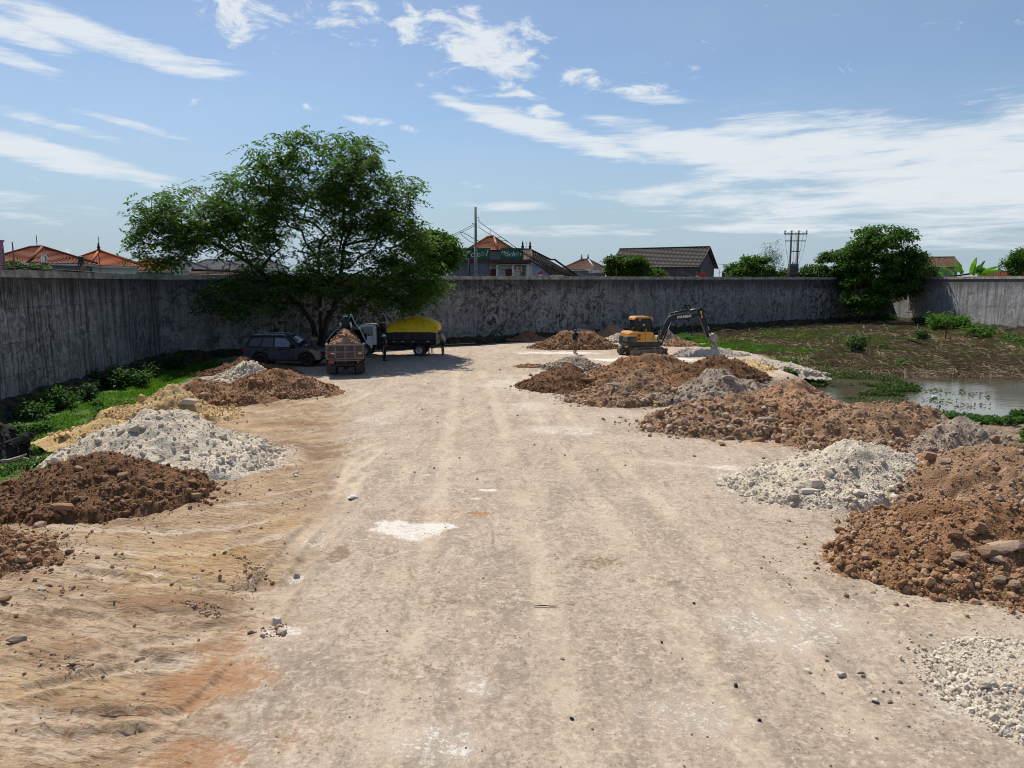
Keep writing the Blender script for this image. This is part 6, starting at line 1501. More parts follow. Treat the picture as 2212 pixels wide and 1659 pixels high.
# ================================================================== houses beyond the walls
def tile_mat(name, c1, c2, dirt, amt=.6):
    t = NT(name)
    c = t.mix(t.ramp(t.noise(1.2, 6, .7), .35, .65), c1, c2)
    c = t.mix(t.ramp(t.noise(9, 4, .7), .45, .7, 0, .6), c, tuple(v * .6 for v in c1))
    c = t.mix(t.math('MULTIPLY', t.ramp(t.noise(.6, 6, .7), .45, .7), amt), c, dirt)
    return t.end(c, .85, t.bump(t.noise(14, 4), .4, .03), .2)
T_RED = tile_mat("old_red_tile", (.20, .055, .030), (.30, .085, .045), (.12, .05, .035))
T_ORG = tile_mat("orange_tile", (.40, .115, .045), (.50, .155, .065), (.24, .09, .05), .4)
T_ORG2 = tile_mat("worn_orange_tile", (.30, .095, .045), (.42, .15, .07), (.10, .05, .035), .5)
T_GREY = tile_mat("grey_tile", (.17, .175, .185), (.26, .265, .275), (.09, .09, .09))
T_BRN = tile_mat("dark_brown_tile", (.060, .034, .024), (.10, .058, .042), (.028, .022, .02))
T_DARK = tile_mat("charcoal_tile", (.050, .042, .040), (.085, .072, .068), (.028, .025, .024))
T_CHK = tile_mat("chequered_tile", (.13, .065, .040), (.24, .15, .10), (.05, .035, .03), .5)
def plaster(name, c, d=.5): return simple(name, c, .9, var=.22, scale=1.2, dirt=tuple(v * .35 for v in c), dirt_amt=d, bump=.2)
PL_WHITE = plaster("white_plaster", (.62, .63, .65)); PL_GREY = plaster("grey_plaster", (.24, .255, .28)); PL_BLUE = plaster("blue_grey_plaster", (.15, .175, .23), .7)
PL_PALEBLUE = plaster("pale_blue_plaster", (.38, .43, .55), .6); PL_MAUVE = plaster("mauve_plaster", (.115, .106, .118), .4); PL_PINK = plaster("pink_plaster", (.62, .24, .40), .3)
WOODD = simple("brown_door", (.085, .032, .022), .6); RIDGE_W = simple("white_ridge_mortar", (.50, .49, .46), .9, var=.4, scale=3, dirt=(.12, .11, .10), dirt_amt=.6)
DARKGL = simple("window_glass", (.03, .035, .042), .1, spec=.8)
def slope(m, A, B, C, D, courses, cols, lift=.05, wave=.022):
    """tiled roof face, eave A-B, ridge D-C: lapped courses with rolls"""
    A, B, C, D = map(Vector, (A, B, C, D)); nrm = (B - A).cross(D - A)
    if nrm.length < 1e-6: nrm = (B - A).cross(C - A)
    nrm.normalize()
    if nrm.z < 0: nrm = -nrm
    for i in range(courses):
        t0, t1 = i / courses, (i + 1) / courses
        vs = []; k = cols
        for j in range(k + 1):
            f = j / k; w = wave * (1 if j % 2 else -1)
            lo = A.lerp(D, t0).lerp(B.lerp(C, t0), f); hi = A.lerp(D, t1).lerp(B.lerp(C, t1), f)
            vs += [lo + nrm * (.004), lo + nrm * (lift + w), hi + nrm * (.006 + w * .5)]
        fs = []
        for j in range(k): fs += [(3 * j, 3 * j + 3, 3 * j + 4, 3 * j + 1), (3 * j + 1, 3 * j + 4, 3 * j + 5, 3 * j + 2)]
        m.add(vs, fs)
    return m
def roof_solid(m, pts, faces): return m.add(pts, faces)
def hip_house(label, X, Y, w, d, rot, ze, zr, ridge, tile, wallm, group="houses beyond the walls", over=.5, ridge_mat=None, finial=False, mast=0.0, windows=0, z0=-1.6, name="house", courses=13, cols=34):
    """X, Y: centre; ridge: length of the ridge (0 = pyramid)"""
    e = empty(name, (X, Y, z0), rot); tag(e, label, "house", group)
    ze -= z0; zr -= z0
    m = MB(); m.box(-w / 2 + over, w / 2 - over, -d / 2 + over, d / 2 - over, 0, ze - .02); m.build("house_wall", wallm, e)
    a, b, c, f = (-w / 2, -d / 2, ze), (w / 2, -d / 2, ze), (w / 2, d / 2, ze), (-w / 2, d / 2, ze)
    r0, r1 = (-ridge / 2, 0, zr), (ridge / 2, 0, zr)
    m = MB(); n2 = max(8, int(cols * d / w))
    slope(m, a, b, r1, r0, courses, cols); slope(m, b, c, r1, r1, courses, n2); slope(m, c, f, r0, r1, courses, cols); slope(m, f, a, r0, r0, courses, n2)
    m.add([a, b, c, f], [(0, 1, 2, 3)])
    roof = m.build("roof", tile, e)
    m = MB()
    for p, q_ in ((a, r0), (f, r0), (b, r1), (c, r1)): m.tube([Vector(p) + Vector((0, 0, .06)), Vector(q_) + Vector((0, 0, .07))], .10, 6)
    if ridge > 0: m.tube([Vector(r0) + Vector((0, 0, .07)), Vector(r1) + Vector((0, 0, .07))], .11, 6)
    m.build("ridge_cap", ridge_mat or tile, roof)
    m = MB(); m.box(-w / 2 + .08, w / 2 - .08, -d / 2 + .02, -d / 2 + .10, ze - .16, ze - .015); m.box(-w / 2 + .02, -w / 2 + .10, -d / 2 + .1, d / 2 - .1, ze - .16, ze - .015); m.box(w / 2 - .10, w / 2 - .02, -d / 2 + .1, d / 2 - .1, ze - .16, ze - .015); m.build("fascia", PL_WHITE, roof)
    if finial:
        for q_ in ({r0, r1}):
            m = MB(); m.lathe([(.16, 0), (.10, .14), (.15, .24), (.07, .36), (.09, .46), (.0, .66)], Vector(q_) + Vector((0, 0, .08)), 'z', 8); m.build("finial", T_DARK if ridge_mat is None else ridge_mat, roof)
    if mast: m = MB(); m.tube([(0.1, 0, zr), (.1, 0, zr + mast)], .03, 5); m.build("aerial_mast", REBAR, roof)
    for i in range(windows):
        xx = -w / 2 + over + (w - 2 * over) * (i + .7) / (windows + .4); m = MB(); m.box(xx - .5, xx + .5, -d / 2 + over - .03, -d / 2 + over + .02, ze - 1.5, ze - .45); wd = m.build("window_frame", PL_WHITE, e)
        m = MB(); m.box(xx - .43, xx + .43, -d / 2 + over - .036, -d / 2 + over - .03, ze - 1.43, ze - .52); m.build("pane", DARKGL, wd)
    return e
def zat(v, Y): return CAM_H + (613.0 - v) / F * Y
def xat(u, Y): return (u - CX) / F * Y
# left of the great tree
Y = 58.0; hip_house("house with an old red hipped tile roof above the left wall", xat(96, Y), Y, 6.6, 5.6, R(-24), zat(571, Y) , zat(538, Y + 1), 1.5, T_RED, PL_GREY, over=.45, mast=1.0, windows=2)
Y = 62.0; hip_house("house with a bright orange pyramid tile roof and dark finial", xat(228, Y), Y, 5.0, 4.6, R(-30), zat(576, Y), zat(545, Y + 1), 0, T_ORG, PL_WHITE, over=.4, finial=True, mast=1.2)
Y = 68.0; hip_house("low orange roofed house behind the pyramid roofed one", xat(262, Y), Y, 3.6, 4.0, R(-28), zat(577, Y), zat(556, Y), .6, T_ORG2, PL_WHITE, over=.3)
Y = 70.0; hip_house("house with a short orange roof beside the grey tiled one", xat(345, Y), Y, 4.4, 5.0, R(-22), zat(586, Y), zat(564, Y + 1), 2.2, T_ORG, PL_GREY, over=.4)
Y = 72.0; hip_house("white walled house with a grey tiled hip roof left of the tree", xat(390, Y), Y, 4.8, 4.6, R(-30), zat(584, Y), zat(559, Y + 1), .8, T_GREY, PL_WHITE, over=.4)
Y = 78.0; hip_house("grey tiled house half hidden by the left boughs of the tree", xat(475, Y), Y, 5.2, 5.0, R(-14), zat(584, Y), zat(564, Y + 1), 2.4, T_GREY, PL_GREY, over=.4)
Y = 80.0; hip_house("long grey roofed house seen below the great tree crown", xat(555, Y), Y, 5.8, 5.0, R(-10), zat(580, Y), zat(563, Y + 1), 3.0, T_GREY, PL_WHITE, over=.4, windows=2)
# pink block at the left edge
Y = 47.0
e = empty("pink_house", (xat(-12, Y), Y, -1.6)); tag(e, "flat pink building at the very left edge above the wall", "house", "houses beyond the walls")
h_ = zat(524, Y) + 1.6; m = MB(); m.prism([(-1.4, 0), (1.12, 0), (1.0, h_), (-1.4, h_)], -.2, .25); m.build("house_wall", PL_PINK, e)
m = MB(); m.box(-1.45, 1.06, -.26, .3, h_, h_ + .10); m.build("parapet", PL_PINK, e)
m = MB(); m.tube([(.35, .0, h_ + .1), (.35, .0, h_ + .7)], .03, 6); m.lathe([(0, .95), (.20, .88), (.24, .74), (0, .70)], (.35, .0, h_), 'z', 10); m.build("roof_vent", STEEL, e)
# water tanks
def tank(label, u, v0, v1, Y, r, mat, group=None):
    e = empty("water_tank", (xat(u, Y), Y, -1.6)); tag(e, label, "tank", group); z0, z1 = zat(v1, Y) + 1.6, zat(v0, Y) + 1.6; hh = z1 - z0
    m = MB(); m.lathe([(0, z0), (r, z0)] + [(r * (1 + .03 * (i % 2)), z0 + hh * .8 * i / 8) for i in range(9)] + [(r * .8, z0 + hh * .9), (r * .35, z0 + hh * .97), (r * .35, z1), (0, z1)], (0, 0, 0), 'z', 16); m.build("tank_body", mat, e)
    for s in (-1, 1):
        for q_ in (-1, 1): m = MB(); m.tube([(s * r * .7, q_ * r * .7, 0), (s * r * .7, q_ * r * .7, z0)], .05, 5); m.build("leg", REBAR, e)
    m = MB(); m.box(-r, r, -r, r, z0 - .08, z0 - .004); m.build("platform", REBAR, e)
tank("shiny steel water tank on a stand before the red roof", 110, 551, 569, 50, .18, CHROME)
tank("black plastic water tank on a stand beside the orange roof", 188, 554, 568, 52, .19, BLACKM)

# the school -------------------------------------------------------
YS = 76.0
e = empty("school_building", (0, YS, -1.6)); tag(e, "school building with white porch under two green signboards", "building")
def B(nm, u0, u1, v0, v1, y0, y1, mat, par=None):
    m = MB(); m.box(xat(u0, YS), xat(u1, YS), y0, y1, zat(v1, YS) + 1.6, zat(v0, YS) + 1.6); return m.build(nm, mat, par or e)
m = MB(); m.box(xat(966, YS), xat(1056, YS), 0, 9, 0, zat(569, YS) + 1.6); m.build("blue_wall", PL_BLUE, e)
m = MB(); m.box(xat(1056, YS), xat(1150, YS), 1.6, 9, 0, zat(569, YS) + 1.6); m.build("porch_wall", PL_WHITE, e)
m = MB(); m.box(xat(964, YS), xat(1147, YS), -.25, 9.2, zat(569, YS) + 1.6, zat(562, YS) + 1.6); m.build("parapet", simple("red_brown_parapet", (.10, .038, .033), .8, var=.3), e)
m = MB(); m.box(xat(1075, YS), xat(1152, YS), -.45, 1.6, zat(573.5, YS) + 1.6, zat(571.2, YS) + 1.6); m.build("porch_ledge", PL_GREY, e)
for u in (1074.5, 1108, 1140.5): m = MB(); m.box(xat(u - 2, YS), xat(u + 2, YS), -.2, .02, 0, zat(573.6, YS) + 1.6); m.build("column", PL_WHITE, e)
for u0, u1 in ((1057.5, 1071.5), (1092, 1106)):
    m = MB(); m.box(xat(u0, YS), xat(u1, YS), 1.53, 1.595, 0, zat(581.5, YS) + 1.6); dr = m.build("door", WOODD, e)
    m = MB(); m.ball((xat(u1 - 2, YS), 1.50, zat(594, YS) + 1.6), .05, 1); m.build("handle", STEEL, dr)
m = MB(); m.box(xat(1125, YS), xat(1136, YS), 1.52, 1.597, 0, zat(574, YS) + 1.6); m.build("side_panel", PL_BLUE, e)
ac = MB().box(xat(1115.5, YS), xat(1127.5, YS), 1.1, 1.5, zat(586, YS) + 1.6, zat(575, YS) + 1.6, bev=.03).build("air_conditioner", WHITEP, e)
m = MB(); m.box(xat(1120, YS), xat(1126, YS), 1.08, 1.098, zat(584.5, YS) + 1.6, zat(576, YS) + 1.6); m.build("fan_grille", PL_GREY, ac)
m = MB(); m.tube([(xat(969.5, YS), -.08, 0), (xat(969.5, YS), -.08, zat(574, YS) + 1.6)], .05, 6); m.build("drain_pipe", PL_WHITE, e)
# tower with the red roof
tx, ty_ = xat(1060, 80), 81.5
m = MB(); m.box(tx - 1.6 - 0, tx + 1.6, ty_ - 1.6 - YS, ty_ + 1.6 - YS, zat(569, YS) + 1.6, zat(544, 80) + 1.6); m.build("tower_wall", PL_GREY, e)
zr_, ze_ = zat(516, 82) + 1.6, zat(543, 80) + 1.6
def rp_(x, y): a = R(-28); return (tx + x * math.cos(a) - y * math.sin(a), ty_ - YS + x * math.sin(a) + y * math.cos(a))
hw = 2.05; cs = [rp_(-hw, -hw), rp_(hw, -hw), rp_(hw, hw), rp_(-hw, hw)]; rr = [rp_(-.42, 0), rp_(.42, 0)]
m = MB(); c4 = [(p[0], p[1], ze_) for p in cs]; r2 = [(p[0], p[1], zr_) for p in rr]
slope(m, c4[0], c4[1], r2[1], r2[0], 12, 22, .07, .03); slope(m, c4[1], c4[2], r2[1], r2[1], 12, 22, .07, .03); slope(m, c4[2], c4[3], r2[0], r2[1], 8, 12); slope(m, c4[3], c4[0], r2[0], r2[0], 12, 22, .07, .03); m.add(c4, [(0, 1, 2, 3)])
rf = m.build("tower_roof", T_ORG2, e)
m = MB()
for i, j in ((0, 0), (1, 1), (2, 1), (3, 0)): m.tube([Vector(c4[i]) + Vector((0, 0, .08)), Vector(r2[j]) + Vector((0, 0, .08))], .11, 6)
m.tube([Vector(r2[0]) + Vector((0, 0, .1)), Vector(r2[1]) + Vector((0, 0, .1))], .13, 6); m.build("ridge_cap", simple("sandy_ridge_tile", (.42, .24, .13), .9, var=.4, scale=5), rf)
m = MB(); m.tube([(r2[0][0] + .3, r2[0][1], zr_), (r2[0][0] + .3, r2[0][1], zr_ + 1.0)], .03, 5); m.build("aerial_mast", REBAR, rf)
# signboards
t = NT("green_sign_cloth")
SIGN_G = t.end(t.mix(t.ramp(t.noise(.9, 4, .6, st=(3, 1, .3)), .35, .65), (.010, .075, .045), (.016, .125, .062)), .55, t.bump(t.noise(1.5, 4, st=(5, 1, .4)), .5, .05), .3)
LETT = simple("white_letter_paint", (.55, .62, .60), .6, var=.1)
for lab, u0, u1, v0, v1, sc in (("left green school signboard behind the tall concrete pole", 992, 1060, 537, 560.8, 1.0), ("right green school signboard with sagging cloth", 1081, 1130, 537.5, 561.6, .78)):
    s = empty("signboard", (xat((u0 + u1) / 2, YS), YS - .12, zat(562, YS))); tag(s, lab, "sign", "school signboards")
    w, h = xat(u1, YS) - xat(u0, YS), zat(v0, YS) - zat(v1, YS)
    m = MB(); m.box(-w / 2, w / 2, 0, .05, 0, h); m.build("panel", SIGN_G, s)
    m = MB()
    for xx in (-w / 2 + .06, 0, w / 2 - .06): m.tube([(xx, .12, -.05), (xx, .12, h - .05)], .035, 5)
    m.build("support_frame", REBAR, s)
    k = h * .95 * sc
    o = text_mesh("My", k * .55, LETT, "lettering", s, shear=.35, bold=.006); o.location = (-w * .355, -.006, h * .60); o.rotation_euler = (R(90), 0, 0)
    o = text_mesh("Sch", k * .82, LETT, "lettering", s, shear=.3, bold=.008); o.location = (-w * .075, -.006, h * .47); o.rotation_euler = (R(90), 0, 0)
    o = text_mesh("l", k * .85, LETT, "lettering", s, shear=.3, bold=.008); o.location = (w * .37, -.006, h * .55); o.rotation_euler = (R(90), 0, 0)
    for i, (cx_, cz_) in enumerate(((w * .135, h * .40), (w * .26, h * .50))):
        m = MB(); r = k * .155
        m.tube([(cx_ + r * math.cos(a * .3927), -.008, cz_ + r * math.sin(a * .3927)) for a in range(17)], .022 * k, 5, cap=False)
        m.tube([(cx_ + r * .5 * math.cos(R(a)), -.008, cz_ + r * .45 * math.sin(R(a))) for a in (200, 235, 270, 305, 340)], .014 * k, 4)
        for q_ in (-1, 1): m.ball((cx_ + q_ * r * .35, -.008, cz_ + r * .2), .018 * k, 1)
        m.tube([(cx_ - r * .6, -.008, cz_ + r * .9), (cx_, -.008, cz_ + r * 1.35), (cx_ + r * .6, -.008, cz_ + r * .9)], .016 * k, 4)
        m.build("letter_ring", LETT, s)
# roofs left and right of the school
def plane_house(label, eave, ridge_, wallp, tile, wallm, courses=12, cols=40, depth=6.0, name="house", extra=None, group="houses beyond the walls"):
    """roof face given by its eave and ridge end points, a back face and walls below"""
    base = Vector(((eave[0].x + eave[1].x) / 2, (eave[0].y + eave[1].y) / 2, -1.6)); e = empty(name, base); tag(e, label, "house", group)
    A, B_, D, C = [Vector(p) - base for p in (eave[0], eave[1], ridge_[0], ridge_[1])]
    m = MB(); slope(m, A, B_, C, D, courses, cols); A2, B2 = Vector((A.x, A.y + depth, A.z)), Vector((B_.x, B_.y + depth, B_.z)); slope(m, B2, A2, D, C, 6, 10); rf = m.build("roof", tile, e)
    m = MB(); m.tube([D + Vector((0, 0, .06)), C + Vector((0, 0, .06))], .11, 6); m.tube([A + Vector((0, 0, .05)), D + Vector((0, 0, .05))], .07, 5); m.tube([B_ + Vector((0, 0, .05)), C + Vector((0, 0, .05))], .07, 5); m.build("ridge_cap", tile, rf)
    ins = .35; dv = (B_ - A).normalized() * ins
    a, b = A + dv, B_ - dv; a2, b2 = Vector((a.x, a.y + depth - ins, a.z)), Vector((b.x, b.y + depth - ins, b.z)); a.y += ins; b.y += ins
    pts = [Vector((p.x, p.y, 0)) for p in (a, b, b2, a2)] + [p - Vector((0, 0, .06)) for p in (a, b, b2, a2)] + [D - Vector((0, 0, .15)) + dv, C - Vector((0, 0, .15)) - dv]
    m = MB(); m.add(pts, [(0, 1, 5, 4), (1, 2, 6, 9, 5), (2, 3, 7, 6), (3, 0, 4, 8, 7)]); m.build("house_wall", wallm, e)
    return e
plane_house("brown tiled roof tucked between the trees and the school", (P(914, 590, 70), P(962, 588, 70)), (P(922, 560, 73), P(966, 556, 73)), None, T_BRN, PL_GREY, 9, 20, 5)
# brown house receding to the right of the school
e = empty("house", (xat(1160, 84), 84, -1.6)); tag(e, "house with a long dark brown tiled roof falling to the right", "house", "houses beyond the walls")
bo = Vector((xat(1160, 84), 84, -1.6)); Q_ = lambda u, v, Y: P(u, v, Y) - bo
m = MB(); slope(m, Q_(1147, 561, 82), Q_(1193, 594, 82), Q_(1250, 598, 90), Q_(1146, 539, 88), 14, 46, .07, .03); rf = m.build("roof", T_BRN, e)
m = MB(); slope(m, Q_(1128, 562, 82), Q_(1152, 564, 82), Q_(1146, 539, 88), Q_(1131, 539, 88), 11, 14, .07, .03); m.build("hip_roof", T_CHK, e)
m = MB(); m.tube([Q_(1131, 539, 88), Q_(1146, 539, 88)], .16, 6); m.tube([Q_(1146, 539, 88), Q_(1190, 561, 89), Q_(1198, 560.5, 89), Q_(1250, 598, 90)], .12, 6); m.tube([Q_(1146, 539, 88), Q_(1152, 563, 82)], .12, 6); m.tube([Q_(1147, 561, 82), Q_(1193, 594, 82)], .10, 6); m.build("ridge_cap", T_DARK, rf)
for u in (1129, 1145): m = MB(); m.lathe([(.2, 0), (.12, .2), (.2, .4), (.08, .6), (.12, .75), (0, 1.15)], Q_(u, 540, 88), 'z', 8); m.build("finial", T_DARK, rf)
m = MB(); m.tube([Q_(1136.5, 540, 88), Q_(1136.5, 521, 88)], .035, 5); m.build("aerial_mast", REBAR, rf)
m = MB(); w0 = [Q_(1128, 564, 82.4), Q_(1150, 564, 82.4), Q_(1190, 594, 82.4), Q_(1192, 602, 82.4)]; m.add([w0[0], w0[1], w0[2], w0[3], (w0[3].x, w0[3].y, 0), (w0[0].x, w0[0].y, 0)] + [Vector((p[0], p[1] + 5, p[2])) for p in (w0[0], w0[1], w0[2], w0[3], (w0[3].x, w0[3].y, 0), (w0[0].x, w0[0].y, 0))],
    [(0, 1, 2, 3, 4, 5), (11, 10, 9, 8, 7, 6), (0, 6, 7, 1), (1, 7, 8, 2), (2, 8, 9, 3), (3, 9, 10, 4), (5, 11, 6, 0)]); m.build("gable_wall", PL_PALEBLUE, e)
m = MB(); p_, q_ = Q_(1192, 594, 83), Q_(1240, 597.5, 88); m.add([p_, q_, (q_.x, q_.y, 0), (p_.x, p_.y, 0)], [(0, 1, 2, 3)]); m.build("side_wall", PL_WHITE, e)
# small hip house
Y = 92.0; hh = hip_house("small hip roofed house with white ridge mortar and grey walls", xat(1261, Y), Y, 4.9, 4.6, R(-30), zat(583.5, Y), zat(562.5, Y + 1), .9, T_CHK, PL_GREY, over=.4, ridge_mat=RIDGE_W, finial=True, courses=10, cols=20)
Y = 86.0; e = empty("signboard", (xat(1285, Y), Y, zat(600, Y))); tag(e, "small weathered white board on a railing below the small hip roof", "sign")
m = MB(); m.box(-.85, .8, 0, .04, .55, .95); m.build("panel", WHITEP, e); m = MB(); m.tube([(-.8, .06, -1.0), (-.8, .06, 1.0)], .03, 5); m.tube([(.75, .06, -1.0), (.75, .06, 1.0)], .03, 5); m.tube([(-1.6, .06, 1.0), (1.0, .06, 1.0)], .02, 5); m.build("post_frame", STEEL, e)
o = text_mesh("Ld", .26, simple("dark_letter", (.05, .07, .12), .7), "lettering", e); o.location = (-.6, -.006, .75); o.rotation_euler = (R(90), 0, 0)
# long dark gabled house
a = R(-28); cr_ = Vector((22.1, 86.0)); ex = Vector((math.cos(a), math.sin(a))); ey = Vector((-math.sin(a), math.cos(a))); wl, dl = 11.3, 9.3
e = empty("gabled_house", (cr_.x, cr_.y, -1.6), a); tag(e, "long mauve house with a dark charcoal gable roof", "house", "houses beyond the walls")
ze, zr = 7.0 + 1.6, 9.35 + 1.6
m = MB(); slope(m, (-wl - .1, -.45, ze - .18), (.40, -.45, ze - .18), (.40, dl / 2, zr), (-wl - .1, dl / 2, zr), 14, 44, .06, .035); slope(m, (.40, dl + .45, ze - .18), (-wl - .1, dl + .45, ze - .18), (-wl - .1, dl / 2, zr), (.40, dl / 2, zr), 6, 16); rf = m.build("roof", T_DARK, e)
m = MB(); m.tube([(-wl - .1, dl / 2, zr + .06), (.40, dl / 2, zr + .06)], .12, 6); m.build("ridge_cap", T_DARK, rf)
m = MB(); m.tube([(.42, -.45, ze - .2), (.42, dl / 2, zr)], .09, 5); m.tube([(.42, dl + .45, ze - .2), (.42, dl / 2, zr)], .09, 5); m.build("barge_board", T_DARK, rf)
m = MB(); m.box(-wl, 0, 0, .2, 0, ze - .05); m.build("front_wall", PL_MAUVE, e)
m = MB(); m.prism([(0.21, 0), (dl, 0), (dl, ze - .08), (dl / 2, zr - .12), (.21, ze + .03)], -.2, 0, axis='x'); m.build("gable_wall", PL_MAUVE, e)
m = MB(); m.prism([(0.0, 0), (2.2, 0), (2.2, ze + .85), (0.0, ze - .1)], 0.005, .02, axis='x'); m.build("dark_side_panel", BLACKM, e)
for xx, zz0, zz1 in ((-4.2, 6.2, 6.9), (-1.6, 6.2, 6.8), (-7.4, 6.2, 6.9)):
    m = MB(); m.box(xx - .75, xx + .75, -.03, -.004, zz0 + .85, zz1 + .75); wd = m.build("window_frame", PL_GREY, e); m = MB(); m.box(xx - .68, xx + .68, -.036, -.031, zz0 + .92, zz1 + .68); m.build("pane", DARKGL, wd)
# low roofs and houses towards the right
plane_house("dark low tiled roof beside the round topped tree", (P(1581, 598, 104), P(1592, 598, 104)), (P(1560, 588, 108), P(1588, 586, 108)), None, T_BRN, PL_GREY, 7, 12, 5)
plane_house("brown tiled house behind the corner tree and banana plants", (P(1990, 578, 104), P(2078, 576, 104)), (P(2000, 556.5, 109), P(2062, 556, 109)), None, T_CHK, PL_GREY, 14, 50, 9)
plane_house("low reddish tiled roof along the top of the right wall", (P(2112, 596, 92), P(2260, 596, 92)), (P(2112, 587, 95), P(2260, 587, 95)), None, T_RED, PL_GREY, 7, 50, 6)
plane_house("pale gabled house glimpsed through the corner tree", (P(1848, 578, 112), P(1880, 578, 112)), (P(1856, 557, 116), P(1880, 557, 116)), None, T_RED, PL_PALEBLUE, 8, 14, 6)
Y = 90.0; e = empty("canopy_shelter", (xat(2200, Y), Y, -1.6)); tag(e, "flat roofed open shelter at the right edge above the wall", "shelter")
m = MB(); m.prism([(-.75, zat(557, Y) + 1.6), (2.4, zat(553, Y) + 1.6), (2.4, zat(552, Y) + 1.6), (-.75, zat(556, Y) + 1.6)], 0, 3); m.build("roof", STEEL, e)
for xx in (-.45, 2.0): m = MB(); m.tube([(xx, .1, 0), (xx, .1, zat(557, Y) + 1.6)], .09, 6); m.build("post", PL_GREY, e)
# dark corrugated lean-to along the wall below the great tree
plane_house("dark rusty lean to roof along the wall behind the great tree", (P(410, 597, 56.5), P(545, 599, 61)), (P(412, 585, 58.5), P(545, 589, 63)), None, T_BRN, PL_GREY, 4, 60, 4, name="shed")

# ------------------------------------------------------------------ poles, cables, flags
CONC = simple("pole_concrete", (.26, .25, .225), .9, var=.3, scale=4, dirt=(.10, .10, .08), dirt_amt=.6)
CABLE = simple("black_cable", (.012, .012, .013), .6)
def cable(label, pts, r, name="overhead_cable", group="overhead cables", sub=5):
    """smooth cable through points (u, v, depth)"""
    w = [P(*p) for p in pts]; out_ = []
    for i in range(len(w) - 1):
        p0, p1, p2_, p3 = w[max(i - 1, 0)], w[i], w[i + 1], w[min(i + 2, len(w) - 1)]
        for k in range(sub):
            s = k / sub; out_.append(.5 * ((2 * p1) + (p2_ - p0) * s + (2 * p0 - 5 * p1 + 4 * p2_ - p3) * s * s + (3 * p1 - p0 - 3 * p2_ + p3) * s ** 3))
    out_.append(w[-1]); m = MB(); m.tube(out_, r, 5); o = m.build(name, CABLE); tag(o, label, "cable", group)
Y = 72.0
e = empty("utility_pole", (xat(1029, Y), Y, -1.6)); tag(e, "tall concrete utility pole in front of the left school sign", "pole")
hh = zat(452.5, Y) + 1.6; m = MB(); m.tube([(0, 0, 0), (0, 0, hh)], [.20, .125], 12); m.build("pole_shaft", CONC, e)
m = MB(); m.tube([(.08, -.05, hh - .95), (.34, -.05, hh - 1.05), (.34, -.05, hh - 1.3)], .03, 6); m.ball((.34, -.05, hh - 1.35), .07, 1); m.build("insulator", STEEL, e)
m = MB(); m.tube([(-.08, -.05, hh - 1.55), (-.30, -.05, hh - 1.6)], .03, 6); m.ball((-.32, -.05, hh - 1.62), .07, 1); m.build("insulator", STEEL, e)
e = empty("utility_pole", (xat(1014.5, 71), 71, -1.6)); tag(e, "short dark pole left of the tall concrete pole", "pole")
hh = zat(548, 71) + 1.6; m = MB(); m.tube([(0, 0, 0), (0, 0, hh)], .10, 10); m.box(-.16, .16, -.16, .16, hh - .45, hh - .05, bev=.02); m.build("pole_shaft", BLACKM, e)
zz5 = lambda x, y, Y=72.0: (891 + x * .1953, 432 + y * .1953, Y)
cable("upper cable falling from the tall pole to the right", [zz5(735, 240), zz5(850, 320), zz5(975, 405), zz5(1040, 450), zz5(1150, 530), zz5(1300, 615), zz5(1500, 725), zz5(1700, 810), zz5(1850, 852)], .026)
cable("second cable falling from the tall pole below the upper one", [zz5(722, 295), zz5(830, 365), zz5(940, 430), zz5(1060, 500), zz5(1180, 570), zz5(1330, 655), zz5(1520, 750), zz5(1680, 820), zz5(1780, 850)], .026)
cable("thick bundled cable looping behind the tall pole and down right", [zz5(520, 352), zz5(590, 375), zz5(700, 440), zz5(790, 462), zz5(900, 435), zz5(970, 410), zz5(1040, 450), zz5(1160, 540), zz5(1320, 640), zz5(1540, 760), zz5(1800, 850)], .030)
cable("lowest slack cable loop crossing the red tower roof", [zz5(530, 370), zz5(640, 460), zz5(740, 490), zz5(840, 495), zz5(930, 480), zz5(1000, 445), zz5(1080, 480), zz5(1220, 590), zz5(1400, 690), zz5(1600, 800), zz5(1700, 850)], .024)
cable("upper twisted cable from the tall pole to the left", [zz5(690, 265), zz5(600, 310), zz5(520, 350), zz5(430, 392)], .024)
cable("lower twisted cable from the tall pole to the left", [zz5(690, 283), zz5(620, 322), zz5(540, 358), zz5(440, 408)], .024)
cable("cable from the short pole down to the left wall top", [zz5(632, 648, 71), zz5(520, 690, 71), zz5(400, 735, 71), zz5(310, 762, 71)], .024)
cable("cable from the short pole down across the school porch", [zz5(640, 652, 71), zz5(720, 665, 71), zz5(850, 705, 71), zz5(980, 765, 71), zz5(1100, 812, 71), zz5(1195, 837, 71)], .024)
zz3 = lambda x, y, Y=44.0: (x * .2604, 459 + y * .2604, Y)
cable("topmost of the black cables crossing above the left wall", [zz3(-60, 425), zz3(150, 450), zz3(420, 470), zz3(720, 492), zz3(900, 505)], .028)
cable("crossing black cable that rises to the right above the left wall", [zz3(-60, 470), zz3(150, 462), zz3(300, 440), zz3(430, 425)], .022)
cable("middle black cable sagging above the left wall", [zz3(-40, 445), zz3(200, 470), zz3(430, 487), zz3(640, 492)], .024)
cable("lowest black cable lying close to the left wall top", [zz3(100, 430), zz3(250, 465), zz3(450, 485), zz3(690, 497)], .022)
cable("thin cable from the dark gabled house to the round tree", [(1537, 569, 94), (1560, 571, 95), (1586, 572, 96)], .024)
